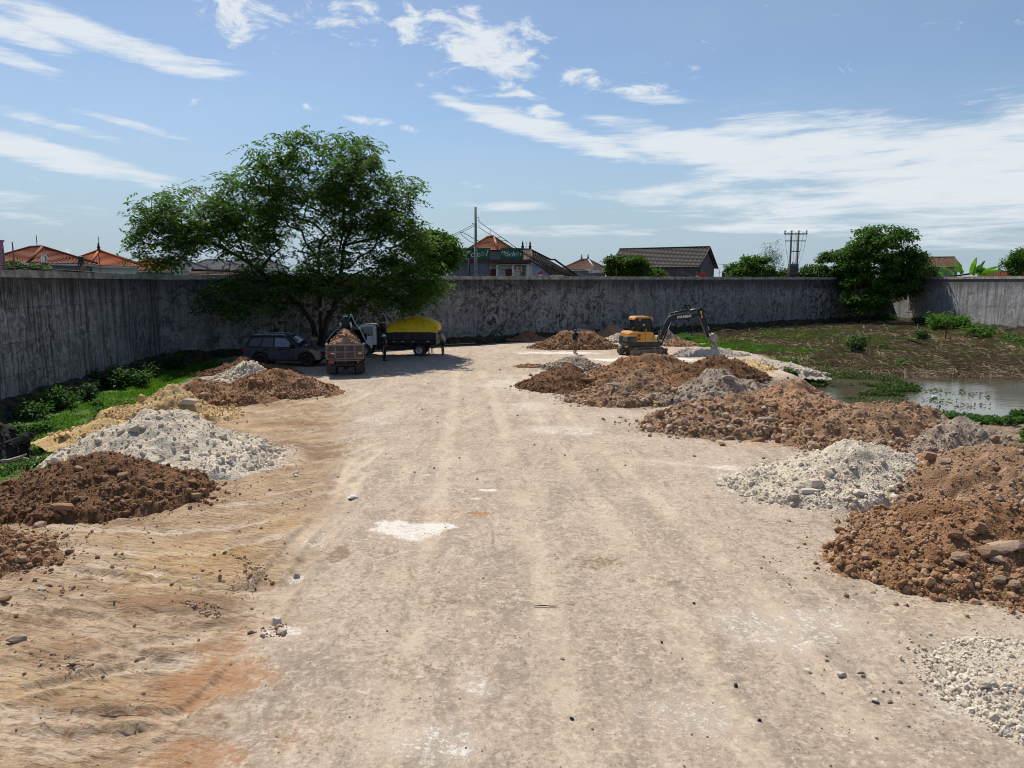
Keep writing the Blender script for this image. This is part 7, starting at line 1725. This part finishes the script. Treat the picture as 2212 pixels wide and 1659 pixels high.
# transformer structure
Y = 92.0; e = empty("transformer_poles", (xat(1705, Y), Y, -1.6)); tag(e, "pair of poles carrying a transformer and wires above the wall", "pole")
X0, X1 = xat(1698, Y) - xat(1705, Y), xat(1713, Y) - xat(1705, Y); Z = lambda v: zat(v, Y) + 1.6; Xp = lambda u: xat(u, Y) - xat(1705, Y)
for xx in (X0, X1): m = MB(); m.tube([(xx, 0, 0), (xx, 0, Z(503))], [.17, .12], 10); m.build("pole_shaft", CONC, e)
for v, u0, u1, r in ((508.5, 1682, 1731, .07), (523, 1685, 1728, .05), (544.5, 1699, 1717, .06)): m = MB(); m.box(Xp(u0), Xp(u1), -.16, -.06, Z(v) - r, Z(v) + r); m.build("cross_arm", CHASSIS, e)
for u in (1683.5, 1698, 1713, 1729.5): m = MB(); m.lathe([(.06, 0), (.10, .1), (.05, .16), (.10, .22), (.05, .30), (.09, .36), (0, .42)], (Xp(u), -.1, Z(507.5)), 'z', 8); m.build("insulator", STEEL, e)
m = MB(); m.box(Xp(1694), Xp(1716), -.55, .35, Z(596), Z(592)); m.build("platform", CHASSIS, e)
m = MB(); m.box(Xp(1695.5), Xp(1714), -.5, .3, Z(591.9), Z(571), bev=.05)
for i in range(8): m.box(Xp(1696.5) + i * .13, Xp(1696.5) + i * .13 + .05, -.58, -.5, Z(590), Z(576))
tr = m.build("transformer_tank", simple("transformer_grey", (.10, .11, .11), .6), e)
for u in (1698, 1703, 1708, 1712): m = MB(); m.lathe([(.07, 0), (.10, .08), (.06, .14), (.09, .2), (.04, .3), (0, .32)], (Xp(u), -.1, Z(570.8)), 'z', 8); m.build("bushing", simple("porcelain", (.6, .6, .58), .3), tr)
for pts in ([(1683.5, 503), (1684, 520), (1688, 545), (1694, 570), (1690, 596)], [(1729.5, 503), (1728, 520), (1724, 545), (1718, 565), (1714, 572)], [(1683.5, 503), (1690, 506), (1698, 502), (1706, 506), (1713, 502), (1722, 506), (1729.5, 503)], [(1705, 510), (1703, 540), (1705, 571)], [(1708, 510), (1709, 540), (1708, 571)], [(1695, 510), (1696, 545), (1698, 571)], [(1722, 510), (1718, 540), (1712, 571)]):
    m = MB(); m.tube([(Xp(u), -.2, Z(v)) for u, v in pts], .018, 5); m.build("jumper_wire", CABLE, e)
# street lamp and masts
Y = 96.0; e = empty("street_lamp", (xat(2143, Y), Y, -1.6)); tag(e, "thin street lamp with a bent arm right of the banana plants", "lamp")
m = MB(); m.tube([(0, 0, 0), (0, 0, Z(574))], .055, 6); m.tube([(-.6, 0, zat(578, Y) + 1.6), (.75, 0, zat(570, Y) + 1.6)], .03, 5); m.build("lamp_post", STEEL, e)
m = MB(); m.lathe([(.0, .12), (.08, .1), (.18, -.05), (0, -.05)], (.78, 0, zat(571, Y) + 1.6), 'z', 10); m.build("lamp_shade", STEEL, e)
def mast(label, u, v0, Y, w):
    e = empty("radio_mast", (xat(u, Y), Y, -1.6)); tag(e, label, "mast", "distant lattice masts"); hh = zat(v0, Y) + 1.6; m = MB()
    for s, q_ in ((-1, -1), (1, -1), (0, 1)): m.tube([(s * w, q_ * w, 0), (s * w * .5, q_ * w * .5, hh)], .05, 4)
    for k in range(14):
        f = k / 14; g = (k + 1) / 14; m.tube([(-w * (1 - f * .5), -w * (1 - f * .5), hh * f), (w * (1 - g * .5), -w * (1 - g * .5), hh * g)], .03, 4)
    m.build("lattice", WHITEP, e); m = MB()
    for k in range(3): m.box(-w * 1.4, w * 1.4, -w, w, hh - .9 - k * 1.4, hh - .1 - k * 1.4, bev=.05)
    m.build("antenna_panel", WHITEP, e)
mast("distant white lattice mast right of the dark gabled house", 1560, 571, 170, .35)
mast("distant pinkish lattice mast near the right edge", 2172, 570, 180, .4)
RF = simple("red_flag_cloth", (.48, .02, .025), .7); WF = simple("white_flag_cloth", (.68, .68, .70), .7); BF = simple("blue_flag_cloth", (.07, .10, .22), .7)
def flag(label, u, v, Y, pole, bands, group=None):
    e = empty("flag", (P(u, v, Y).x, Y, 3.0)); tag(e, label, "flag", group)
    zt = P(u, v, Y).z - 3.0
    m = MB(); m.tube([(0, 0, 0), (0, 0, zt + .12)], .022, 6); m.build("flag_pole", BLACKM, e)
    for nm, mat, poly in bands:
        m = MB(); n = len(poly); m.add([(px, .05 * math.sin(px * 7 + pz * 4), zt + pz) for px, pz in poly], [tuple(range(n))]); o = m.build(nm, mat, e); o.modifiers.new("thickness", 'SOLIDIFY').thickness = .008
flag("red and white flag drooping from a pole above the back wall", 1171.5, 584, 74, 1, [("red_band", RF, [(-.02, 0), (-.28, -.14), (-.52, -.36), (-.44, -.44), (-.22, -.40), (-.02, -.38)]), ("white_band", WF, [(-.02, -.385), (-.22, -.405), (-.44, -.445), (-.34, -.58), (-.16, -.72), (-.02, -.74)])])
flag("red white and blue bunting flag before the dark gabled house", 1504, 589, 78.5, 1, [("red_band", RF, [(0, 0), (.95, -.06), (1.2, -.16), (.85, -.62), (.25, -.38)]), ("white_band", WF, [(.0, -.28), (.25, -.385), (.85, -.625), (.6, -.72), (-.1, -.52)]), ("blue_band", BF, [(-.12, -.525), (.6, -.725), (.3, -.78), (-.35, -.72)])])

# banana clump beyond the right wall
t = NT("banana_leaf")
cb = t.mix(t.ramp(t.noise(1.2, 4), .35, .65), (.045, .13, .018), (.10, .22, .03)); t.end(cb, .45, t.bump(t.noise(3, 3, st=(1, 1, 8)), .3, .03), .4)
trn = t.n('ShaderNodeBsdfTranslucent'); ms = t.n('ShaderNodeMixShader'); ms.inputs[0].default_value = .55; t.l(t.mix(1.0, cb, (1.6, 1.7, .5), 'MULTIPLY'), trn.inputs[0]); t.l(t.b.outputs[0], ms.inputs[1]); t.l(trn.outputs[0], ms.inputs[2]); t.l(ms.outputs[0], t.out.inputs[0])
BAN = t.m
Y = 87.0; e = empty("banana_plant", (xat(2085, Y), Y, -1.6)); tag(e, "clump of banana plants with broad torn leaves over the right wall", "plant")
rg = np.random.default_rng(3)
for k, (bx_, hb) in enumerate(((-.6, 6.6), (.6, 6.9), (1.6, 6.5))): m = MB(); m.tube([(bx_, 0, 0), (bx_ + .1, 0, hb * .6), (bx_, 0, hb)], [.16, .13, .09], 8); m.build("stem", WEED_D, e)
LV = [(2078, 592, 2080, 553, .5), (2068, 592, 2064, 563, .42), (2088, 594, 2090, 556, .45), (2060, 590, 2046, 565, .36), (2050, 592, 2022, 572, .34), (2096, 590, 2108, 560, .30), (2092, 588, 2112, 577, .40), (2100, 592, 2135, 573, .38), (2105, 594, 2140, 580, .36), (2076, 588, 2056, 580, .34), (2098, 596, 2106, 578, .5), (2044, 596, 2034, 576, .34), (2056, 594, 2040, 584, .34), (2070, 594, 2060, 572, .3), (2110, 596, 2124, 588, .36), (2030, 596, 2020, 586, .3), (2090, 596, 2098, 570, .3)]
for (u0, v0, u1, v1, w) in LV:
    w *= .62
    a = Vector((xat(u0, Y), rg.uniform(-.6, .6), zat(v0, Y) + 1.6)); a.x -= xat(2085, Y); b = Vector((xat(u1, Y) - xat(2085, Y), a.y + rg.uniform(-.5, .5), zat(v1, Y) + 1.6))
    d = b - a; sd_ = Vector((d.z, .35 * d.length * rg.uniform(-1, 1), -d.x)); sd_.normalize(); n_ = 9; vs = []; fs = []
    bend = Vector((math.copysign(.18, d.x), 0, -.10)) * d.length
    for i in range(n_ + 1):
        f = i / n_; p = a + d * f + bend * f * f; wv = w * math.sin(math.pi * min(1, .06 + f * .94)) ** .6 * (1 + rg.uniform(-.18, .1)); up_ = Vector((0, -.12, 0)) * wv
        vs += [p - sd_ * wv + up_, p, p + sd_ * wv + up_]
    for i in range(n_): fs += [(3 * i, 3 * i + 3, 3 * i + 4, 3 * i + 1), (3 * i + 1, 3 * i + 4, 3 * i + 5, 3 * i + 2)]
    m = MB(); m.add(vs, fs, True); m.build("leaf", BAN, e)
# ================================================================== people and small things
def skin_mesh(chains, sub=1):
    """chains: list of [(point, radius), ...]; the first point of later chains may repeat an earlier one to join it"""
    pts = []; rad = []; edges = []; key = {}
    for ch in chains:
        prev = None
        for p, r in ch:
            k = tuple(round(x, 4) for x in p)
            if k not in key: key[k] = len(pts); pts.append(p); rad.append(r)
            i = key[k]
            if prev is not None and prev != i: edges.append((prev, i))
            prev = i
    me = bpy.data.meshes.new("s"); me.from_pydata(pts, edges, [])
    ob = bpy.data.objects.new("s", me); COL.objects.link(ob)
    sk = ob.modifiers.new("skin", 'SKIN'); sk.use_smooth_shade = True
    if not me.skin_vertices: 
        bpy.context.view_layer.objects.active = ob
    for i, v in enumerate(me.skin_vertices[0].data): v.radius = (rad[i] * 1.22, rad[i] * 1.22); v.use_root = (i == 0)
    if sub: s = ob.modifiers.new("sub", 'SUBSURF'); s.levels = sub; s.render_levels = sub
    bpy.context.view_layer.update()
    dg = bpy.context.evaluated_depsgraph_get()
    out_ = bpy.data.meshes.new_from_object(ob.evaluated_get(dg)); bpy.data.objects.remove(ob, do_unlink=True)
    return out_
SKIN = simple("brown_skin", (.16, .085, .05), .6, var=.15, scale=8)
HAIR = simple("black_hair", (.010, .009, .009), .6)
def cloth(name, c): return simple(name, c, .9, var=.25, scale=9, bump=.3)
def person(label, loc, rz, pose, shirt, trousers, legs='long', sleeves='short', shoes=None, head='hair', headmat=None, h=1.68, extra=None):
    """x right, y forward (the way the person faces), z up; pose overrides joints"""
    J = dict(pelvis=(0, 0, .93), waist=(0, .0, 1.05), chest=(0, .01, 1.27), neck=(0, .0, 1.43), head=(0, .02, 1.56), crown=(0, .01, 1.66),
             shL=(-.18, 0, 1.38), elL=(-.25, -.02, 1.12), wrL=(-.26, .05, .88), shR=(.18, 0, 1.38), elR=(.25, -.02, 1.12), wrR=(.26, .05, .88),
             hiL=(-.09, 0, .90), knL=(-.10, .02, .50), anL=(-.11, -.01, .09), hiR=(.09, 0, .90), knR=(.10, .02, .50), anR=(.11, -.01, .09))
    J.update(pose); k = h / 1.68
    J = {a: tuple(x * k for x in b) for a, b in J.items()}; V3 = {a: Vector(b) for a, b in J.items()}
    e = empty("person", loc, rz); tag(e, label, "person", "people at work in the yard")
    def lerp(a, b, f): return tuple(V3[a].lerp(V3[b], f))
    ch = [[(J['pelvis'], .135), (J['waist'], .12), (J['chest'], .145), (J['neck'], .058), (lerp('neck', 'head', .55), .056), (J['head'], .098), (J['crown'], .07)]]
    for s in 'LR':
        ch.append([(J['chest'], .145), (J['sh' + s], .068), (lerp('sh' + s, 'el' + s, .5), .052), (J['el' + s], .043), (lerp('el' + s, 'wr' + s, .4), .041), (J['wr' + s], .028)])
        ch.append([(J['pelvis'], .135), (J['hi' + s], .092), (lerp('hi' + s, 'kn' + s, .5), .078), (J['kn' + s], .056), (lerp('kn' + s, 'an' + s, .35), .055), (J['an' + s], .036)])
        w, el = V3['wr' + s], V3['el' + s]; d = (w - el).normalized(); side = d.cross(Vector((0, 1, 0)))
        side = side.normalized() if side.length > .1 else Vector((1, 0, 0)); fw = side.cross(d).normalized()
        palm = w + d * .085
        ch[-2].append((tuple(palm), .034))
        for i, ln in enumerate((.062, .075, .080, .070)):
            a = w + d * .07 + fw * (-.028 + .019 * i); b = a + d * ln * .6; c = b + d * ln * .5 - side * (.022 if s == 'L' else -.022)
            ch.append([(tuple(a), .010), (tuple(b), .009), (tuple(c), .007)])
        a = w + d * .03 + fw * .03; ch.append([(tuple(a), .011), (tuple(a + fw * .030 + d * .03), .010), (tuple(a + fw * .036 + d * .065), .008)])
    me = skin_mesh(ch); me.materials.append(SKIN); link("body", me, e)
    g = .016
    sh = [[(J['pelvis'], .135 + g + .012), (J['waist'], .125 + g + .01), (J['chest'], .150 + g), (lerp('chest', 'neck', .72), .075)]]
    for s in 'LR':
        arm = [(J['chest'], .150 + g), (J['sh' + s], .073 + g), (lerp('sh' + s, 'el' + s, .5), .056 + g), (lerp('sh' + s, 'el' + s, .8), .050 + g)]
        if sleeves == 'long': arm += [(J['el' + s], .046 + g), (lerp('el' + s, 'wr' + s, .5), .043 + g), (lerp('el' + s, 'wr' + s, .92), .034 + g)]
        sh.append(arm)
    me = skin_mesh(sh); me.materials.append(shirt); link("shirt", me, e)
    tr = [[(lerp('pelvis', 'waist', .5), .125 + g), (J['pelvis'], .138 + g)]]
    for s in 'LR':
        lg = [(J['pelvis'], .138 + g), (J['hi' + s], .098 + g), (lerp('hi' + s, 'kn' + s, .5), .084 + g), (lerp('hi' + s, 'kn' + s, .88), .072 + g)]
        if legs == 'long': lg += [(J['kn' + s], .064 + g), (lerp('kn' + s, 'an' + s, .5), .060 + g), (lerp('kn' + s, 'an' + s, .96), .048 + g)]
        tr.append(lg)
    me = skin_mesh(tr); me.materials.append(trousers); link("trousers" if legs == 'long' else "shorts", me, e)
    for s in 'LR':
        a = V3['an' + s]; d2 = Vector((0.02 if s == 'R' else -.02, 1, 0)).normalized()
        me = skin_mesh([[(tuple(a + Vector((0, -.05, -.035))), .038), (tuple(a + Vector((0, .0, -.03))), .042), (tuple(a + d2 * .10 + Vector((0, 0, -.048))), .040), (tuple(a + d2 * .17 + Vector((0, 0, -.060))), .026)]])
        me.materials.append(shoes or SKIN); link("shoe" if shoes else "foot", me, e)
    hc = V3['head']; up = (V3['crown'] - V3['neck']).normalized(); f0 = Vector((0, 1, 0)); f0 = (f0 - up * f0.dot(up)).normalized(); rt = f0.cross(up)
    M = Matrix.Translation(hc) @ Matrix((rt, f0, up)).transposed().to_4x4()
    m = MB(); m.add([(0, .135, -.02), (-.018, .098, -.03), (.018, .098, -.03), (0, .098, .03)], [(0, 1, 2), (0, 2, 3), (0, 3, 1), (1, 3, 2)], True, M); m.build("nose", SKIN, e)
    for s in (-1, 1):
        m = MB(); m.ball((s * .035, .092, .012), .012, 1, M=M); m.build("eye", HAIR, e)
        m = MB(); m.ball((s * .100, 0, -.005), .026, 1, (.5, .8, 1.2), M=M); m.build("ear", SKIN, e)
    m = MB(); m.box(-.026, .026, .090, .104, -.058, -.048, M); m.build("mouth", simple("lip", (.13, .05, .04), .6), e)
    bm = bmesh.new(); bmesh.ops.create_icosphere(bm, subdivisions=3, radius=.118)
    for q_ in list(bm.verts):
        if q_.co.z < (-.005 if q_.co.y > .02 else -.06): bm.verts.remove(q_)
    for q_ in bm.verts: q_.co = Vector((q_.co.x * .98, q_.co.y * 1.05 - .008, q_.co.z * 1.05 + .012))
    m = MB(); m.bm(bm, True, M); m.build("hair" if head in ('hair', 'band') else "hat", headmat if (headmat and head not in ('hair', 'band')) else HAIR, e)
    if head in ('helmet', 'cap'):
        m = MB(); m.lathe([(.108, .028), (.150 if head == 'helmet' else .115, .014), (.150 if head == 'helmet' else .115, .004), (.105, .012)], (0, 0, 0), 'z', 20, M); m.prism([(-.075, .09), (.075, .09), (.055, .185), (-.055, .185)], .008, .018, M, axis='z'); m.build("hat_brim", headmat, e)
    if head == 'band':
        m = MB(); m.lathe([(.122, -.012), (.130, .0), (.128, .045), (.118, .05)], (0, -.006, 0), 'z', 20, M); m.build("headband", headmat, e)
    if extra: extra(e, V3, M)
    return e
BLK = cloth("black_cloth", (.012, .012, .014)); GRYC = cloth("grey_cloth", (.30, .28, .25)); KHA = cloth("khaki_cloth", (.24, .205, .15)); WHT = cloth("white_cloth", (.66, .66, .66)); TANS = cloth("tan_shorts_cloth", (.20, .15, .10)); BRNV = cloth("dark_olive_cloth", (.028, .024, .018))
BOOT = simple("black_boot", (.02, .018, .017), .6); SANDAL = simple("brown_sandal", (.06, .038, .024), .7); HELM = simple("white_helmet", (.74, .74, .73), .35); CAPB = simple("olive_cap", (.085, .062, .035), .8); BANDM = cloth("pale_blue_band", (.38, .62, .66)); CAPK = simple("black_cap", (.02, .02, .022), .8)
p = G(1242, 764.5); person("man in dark shirt, shorts and cap watching the excavator", (p.x, p.y, 0), R(-60), dict(wrL=(-.24, .04, .86), wrR=(.24, .04, .86)), BLK, TANS, 'short', 'short', SANDAL, 'cap', CAPB, 1.72)
def stripe(e, V3, M):
    for s in 'LR':
        a, b = V3['kn' + s], V3['an' + s]; m = MB(); sx_ = -1 if s == 'L' else 1; hp = V3['hi' + s]
        m.tube([hp.lerp(a, .2) + Vector((sx_ * .105, 0, 0)), a + Vector((sx_ * .078, 0, 0)), a.lerp(b, .35) + Vector((sx_ * .072, 0, 0))], .018, 5); m.build("trouser_stripe", WHT, e)
    m = MB(); m.tube([V3['neck'] + Vector((.02, .10, -.03)), V3['chest'] + Vector((.0, .165, 0)), V3['waist'] + Vector((0, .145, 0))], .014, 5); m.build("shirt_zip", WHT, e)
p = G(830, 780); person("man in black jacket, striped trousers and white helmet by the trucks", (p.x, p.y, 0), R(-95), dict(wrL=(-.20, .16, .98), elL=(-.25, .0, 1.12), wrR=(.20, .16, .98)), BLK, BLK, 'long', 'long', BOOT, 'helmet', HELM, 1.70, stripe)
p = G(957, 766.5); person("bent man in grey shirt and black shorts at the yellow truck tailgate", (p.x, p.y, 0), R(72), dict(pelvis=(0, -.06, .93), waist=(0, -.03, 1.05), chest=(0, .06, 1.25), neck=(0, .17, 1.38), head=(0, .27, 1.46), crown=(0, .33, 1.54), shL=(-.18, .11, 1.34), elL=(-.20, .36, 1.22), wrL=(-.12, .56, 1.32), shR=(.18, .11, 1.34), elR=(.20, .36, 1.20), wrR=(.12, .56, 1.30), hiL=(-.09, -.06, .90), hiR=(.09, -.06, .90)), GRYC, BLK, 'short', 'long', SANDAL, 'cap', CAPK, 1.70)
p = G(693, 772); person("man in khaki shirt looking at his hands beside the grey truck", (p.x - .15, p.y - 1.0, 0), R(-140), dict(head=(0, .06, 1.54), crown=(0, .07, 1.64), elL=(-.25, .06, 1.12), wrL=(-.08, .26, 1.18), elR=(.25, .06, 1.12), wrR=(.08, .26, 1.18)), KHA, KHA, 'long', 'short', BOOT, 'hair', None, 1.68)
p = G(711, 770); person("dark clothed man in deep shade beside the khaki one", (p.x, p.y + .5, 0), R(150), {}, BLK, BLK, 'long', 'short', BOOT, 'hair', None, 1.66)
# the man sitting on the load, back to the camera
Mt = local_frame(truck_g); sp = Mt @ Vector((1.85, -.02, 0)); zl = float(HL(np.array([1.85]), np.array([-.02]))[0])
def vest(e, V3, M):
    for s_ in 'LR':
        a, b, c = V3['sh' + s_], V3['el' + s_], V3['wr' + s_]
        me = skin_mesh([[(tuple(a.lerp(b, .25)), .078), (tuple(a.lerp(b, .6)), .070), (tuple(b), .064), (tuple(b.lerp(c, .5)), .056), (tuple(b.lerp(c, .8)), .05)]]); me.materials.append(WHT); link("sleeve", me, e)
person("man in dark vest and pale headband sitting on the heaped soil", (sp.x, sp.y, zl - .07), truck_g.rotation_euler.z - R(90), dict(pelvis=(0, 0, .14), waist=(0, .01, .27), chest=(0, .05, .48), neck=(0, .06, .65), head=(0, .09, .78), crown=(0, .09, .88), shL=(-.19, .05, .59), elL=(-.26, .12, .36), wrL=(-.22, .34, .26), shR=(.19, .05, .59), elR=(.29, .02, .36), wrR=(.30, -.04, .12),
       hiL=(-.10, .03, .13), knL=(-.16, .40, .34), anL=(-.15, .62, .02), hiR=(.10, .03, .13), knR=(.16, .40, .34), anR=(.15, .62, .02)), BRNV, BLK, 'long', 'short', BOOT, 'band', BANDM, 1.70, vest)
# bits and pieces on the ground
PLANK = simple("pale_board", (.46, .38, .27), .8, var=.3, scale=4)
p = G(992, 744); m = MB(); m.box(-1.3, 1.3, -.16, .16, .03, .06, bev=.005); o = m.build("wooden_plank", PLANK); o.location = (p.x, p.y, 0); o.rotation_euler = (0, R(-1.5), R(14)); tag(o, "pale board lying on the ground beyond the yellow truck", "plank")
p = G(38, 1000, -.42); m = MB(); rg = np.random.default_rng(8)
m.tube([(-.45, 0, .05), (-.15, .05, .12), (.1, .02, .20), (.3, -.03, .30)], [.05, .06, .05, .02], 7); m.tube([(.05, .02, .18), (.25, .1, .12), (.45, .12, .04)], [.04, .035, .015], 6); m.tube([(-.2, .03, .10), (-.3, -.15, .16), (-.5, -.2, .10)], [.035, .03, .012], 6)
o = m.build("driftwood_branch", simple("bleached_wood", (.45, .40, .33), .9, var=.3)); o.location = (p.x, p.y, -.45); tag(o, "bleached forked branch lying in the weeds at the left edge", "branch")
p = G(1147 + 30, 1308); m = MB(); m.tube([(-.17, 0, .012), (-.05, .01, .018), (.12, -.005, .012), (.19, .0, .014)], [.006, .008, .006, .003], 5); o = m.build("twig", BARK); o.location = (p.x, p.y, .0 + tz(p.x, p.y)); tag(o, "thin brown twig lying alone on the pale yard", "twig")
LITTER = simple("white_plastic", (.72, .74, .76), .5)
for lab, u, v, s in (("crumpled white plastic scrap at the edge of the rutted ground", 762, 1076, .10), ("white scrap of litter on the pond weed", 1935, 830, .12), ("small white litter floating in the open pond", 2020, 858, .12)):
    z = 0 if u < 1000 else WATER_Z + .03; p = G(u, v, z); m = MB(); bm = bmesh.new(); bmesh.ops.create_icosphere(bm, subdivisions=2, radius=s)
    for q_ in bm.verts: q_.co = Vector((q_.co.x * 1.3, q_.co.y, q_.co.z * .5)) * (1 + random.uniform(-.3, .2))
    m.bm(bm); o = m.build("plastic_scrap", LITTER); o.location = (p.x, p.y, z + .03); tag(o, lab, "litter")
p = G(2042, 735, -.4); m = MB(); m.tube([(0, 0, 0), (.03, 0, 1.0), (-.02, 0, 1.75)], [.05, .045, .03], 6); o = m.build("wooden_stake", BARK); o.location = (p.x, p.y, -.4); tag(o, "thin dark stake standing in the cleared field before the bright bush", "stake")
p = G(2000, 752, -.4); m = MB(); m.tube([(-1.6, 0, .75), (-.6, .1, .45), (.4, 0, .2), (1.4, -.1, .05)], [.05, .08, .10, .09], 7); m.tube([(.2, 0, .24), (.5, .3, .4), (.6, .7, .35)], [.05, .04, .02], 6); o = m.build("fallen_log", BARK); o.location = (p.x, p.y, -.42); tag(o, "dark fallen branch among the dead stalks of the field", "log")
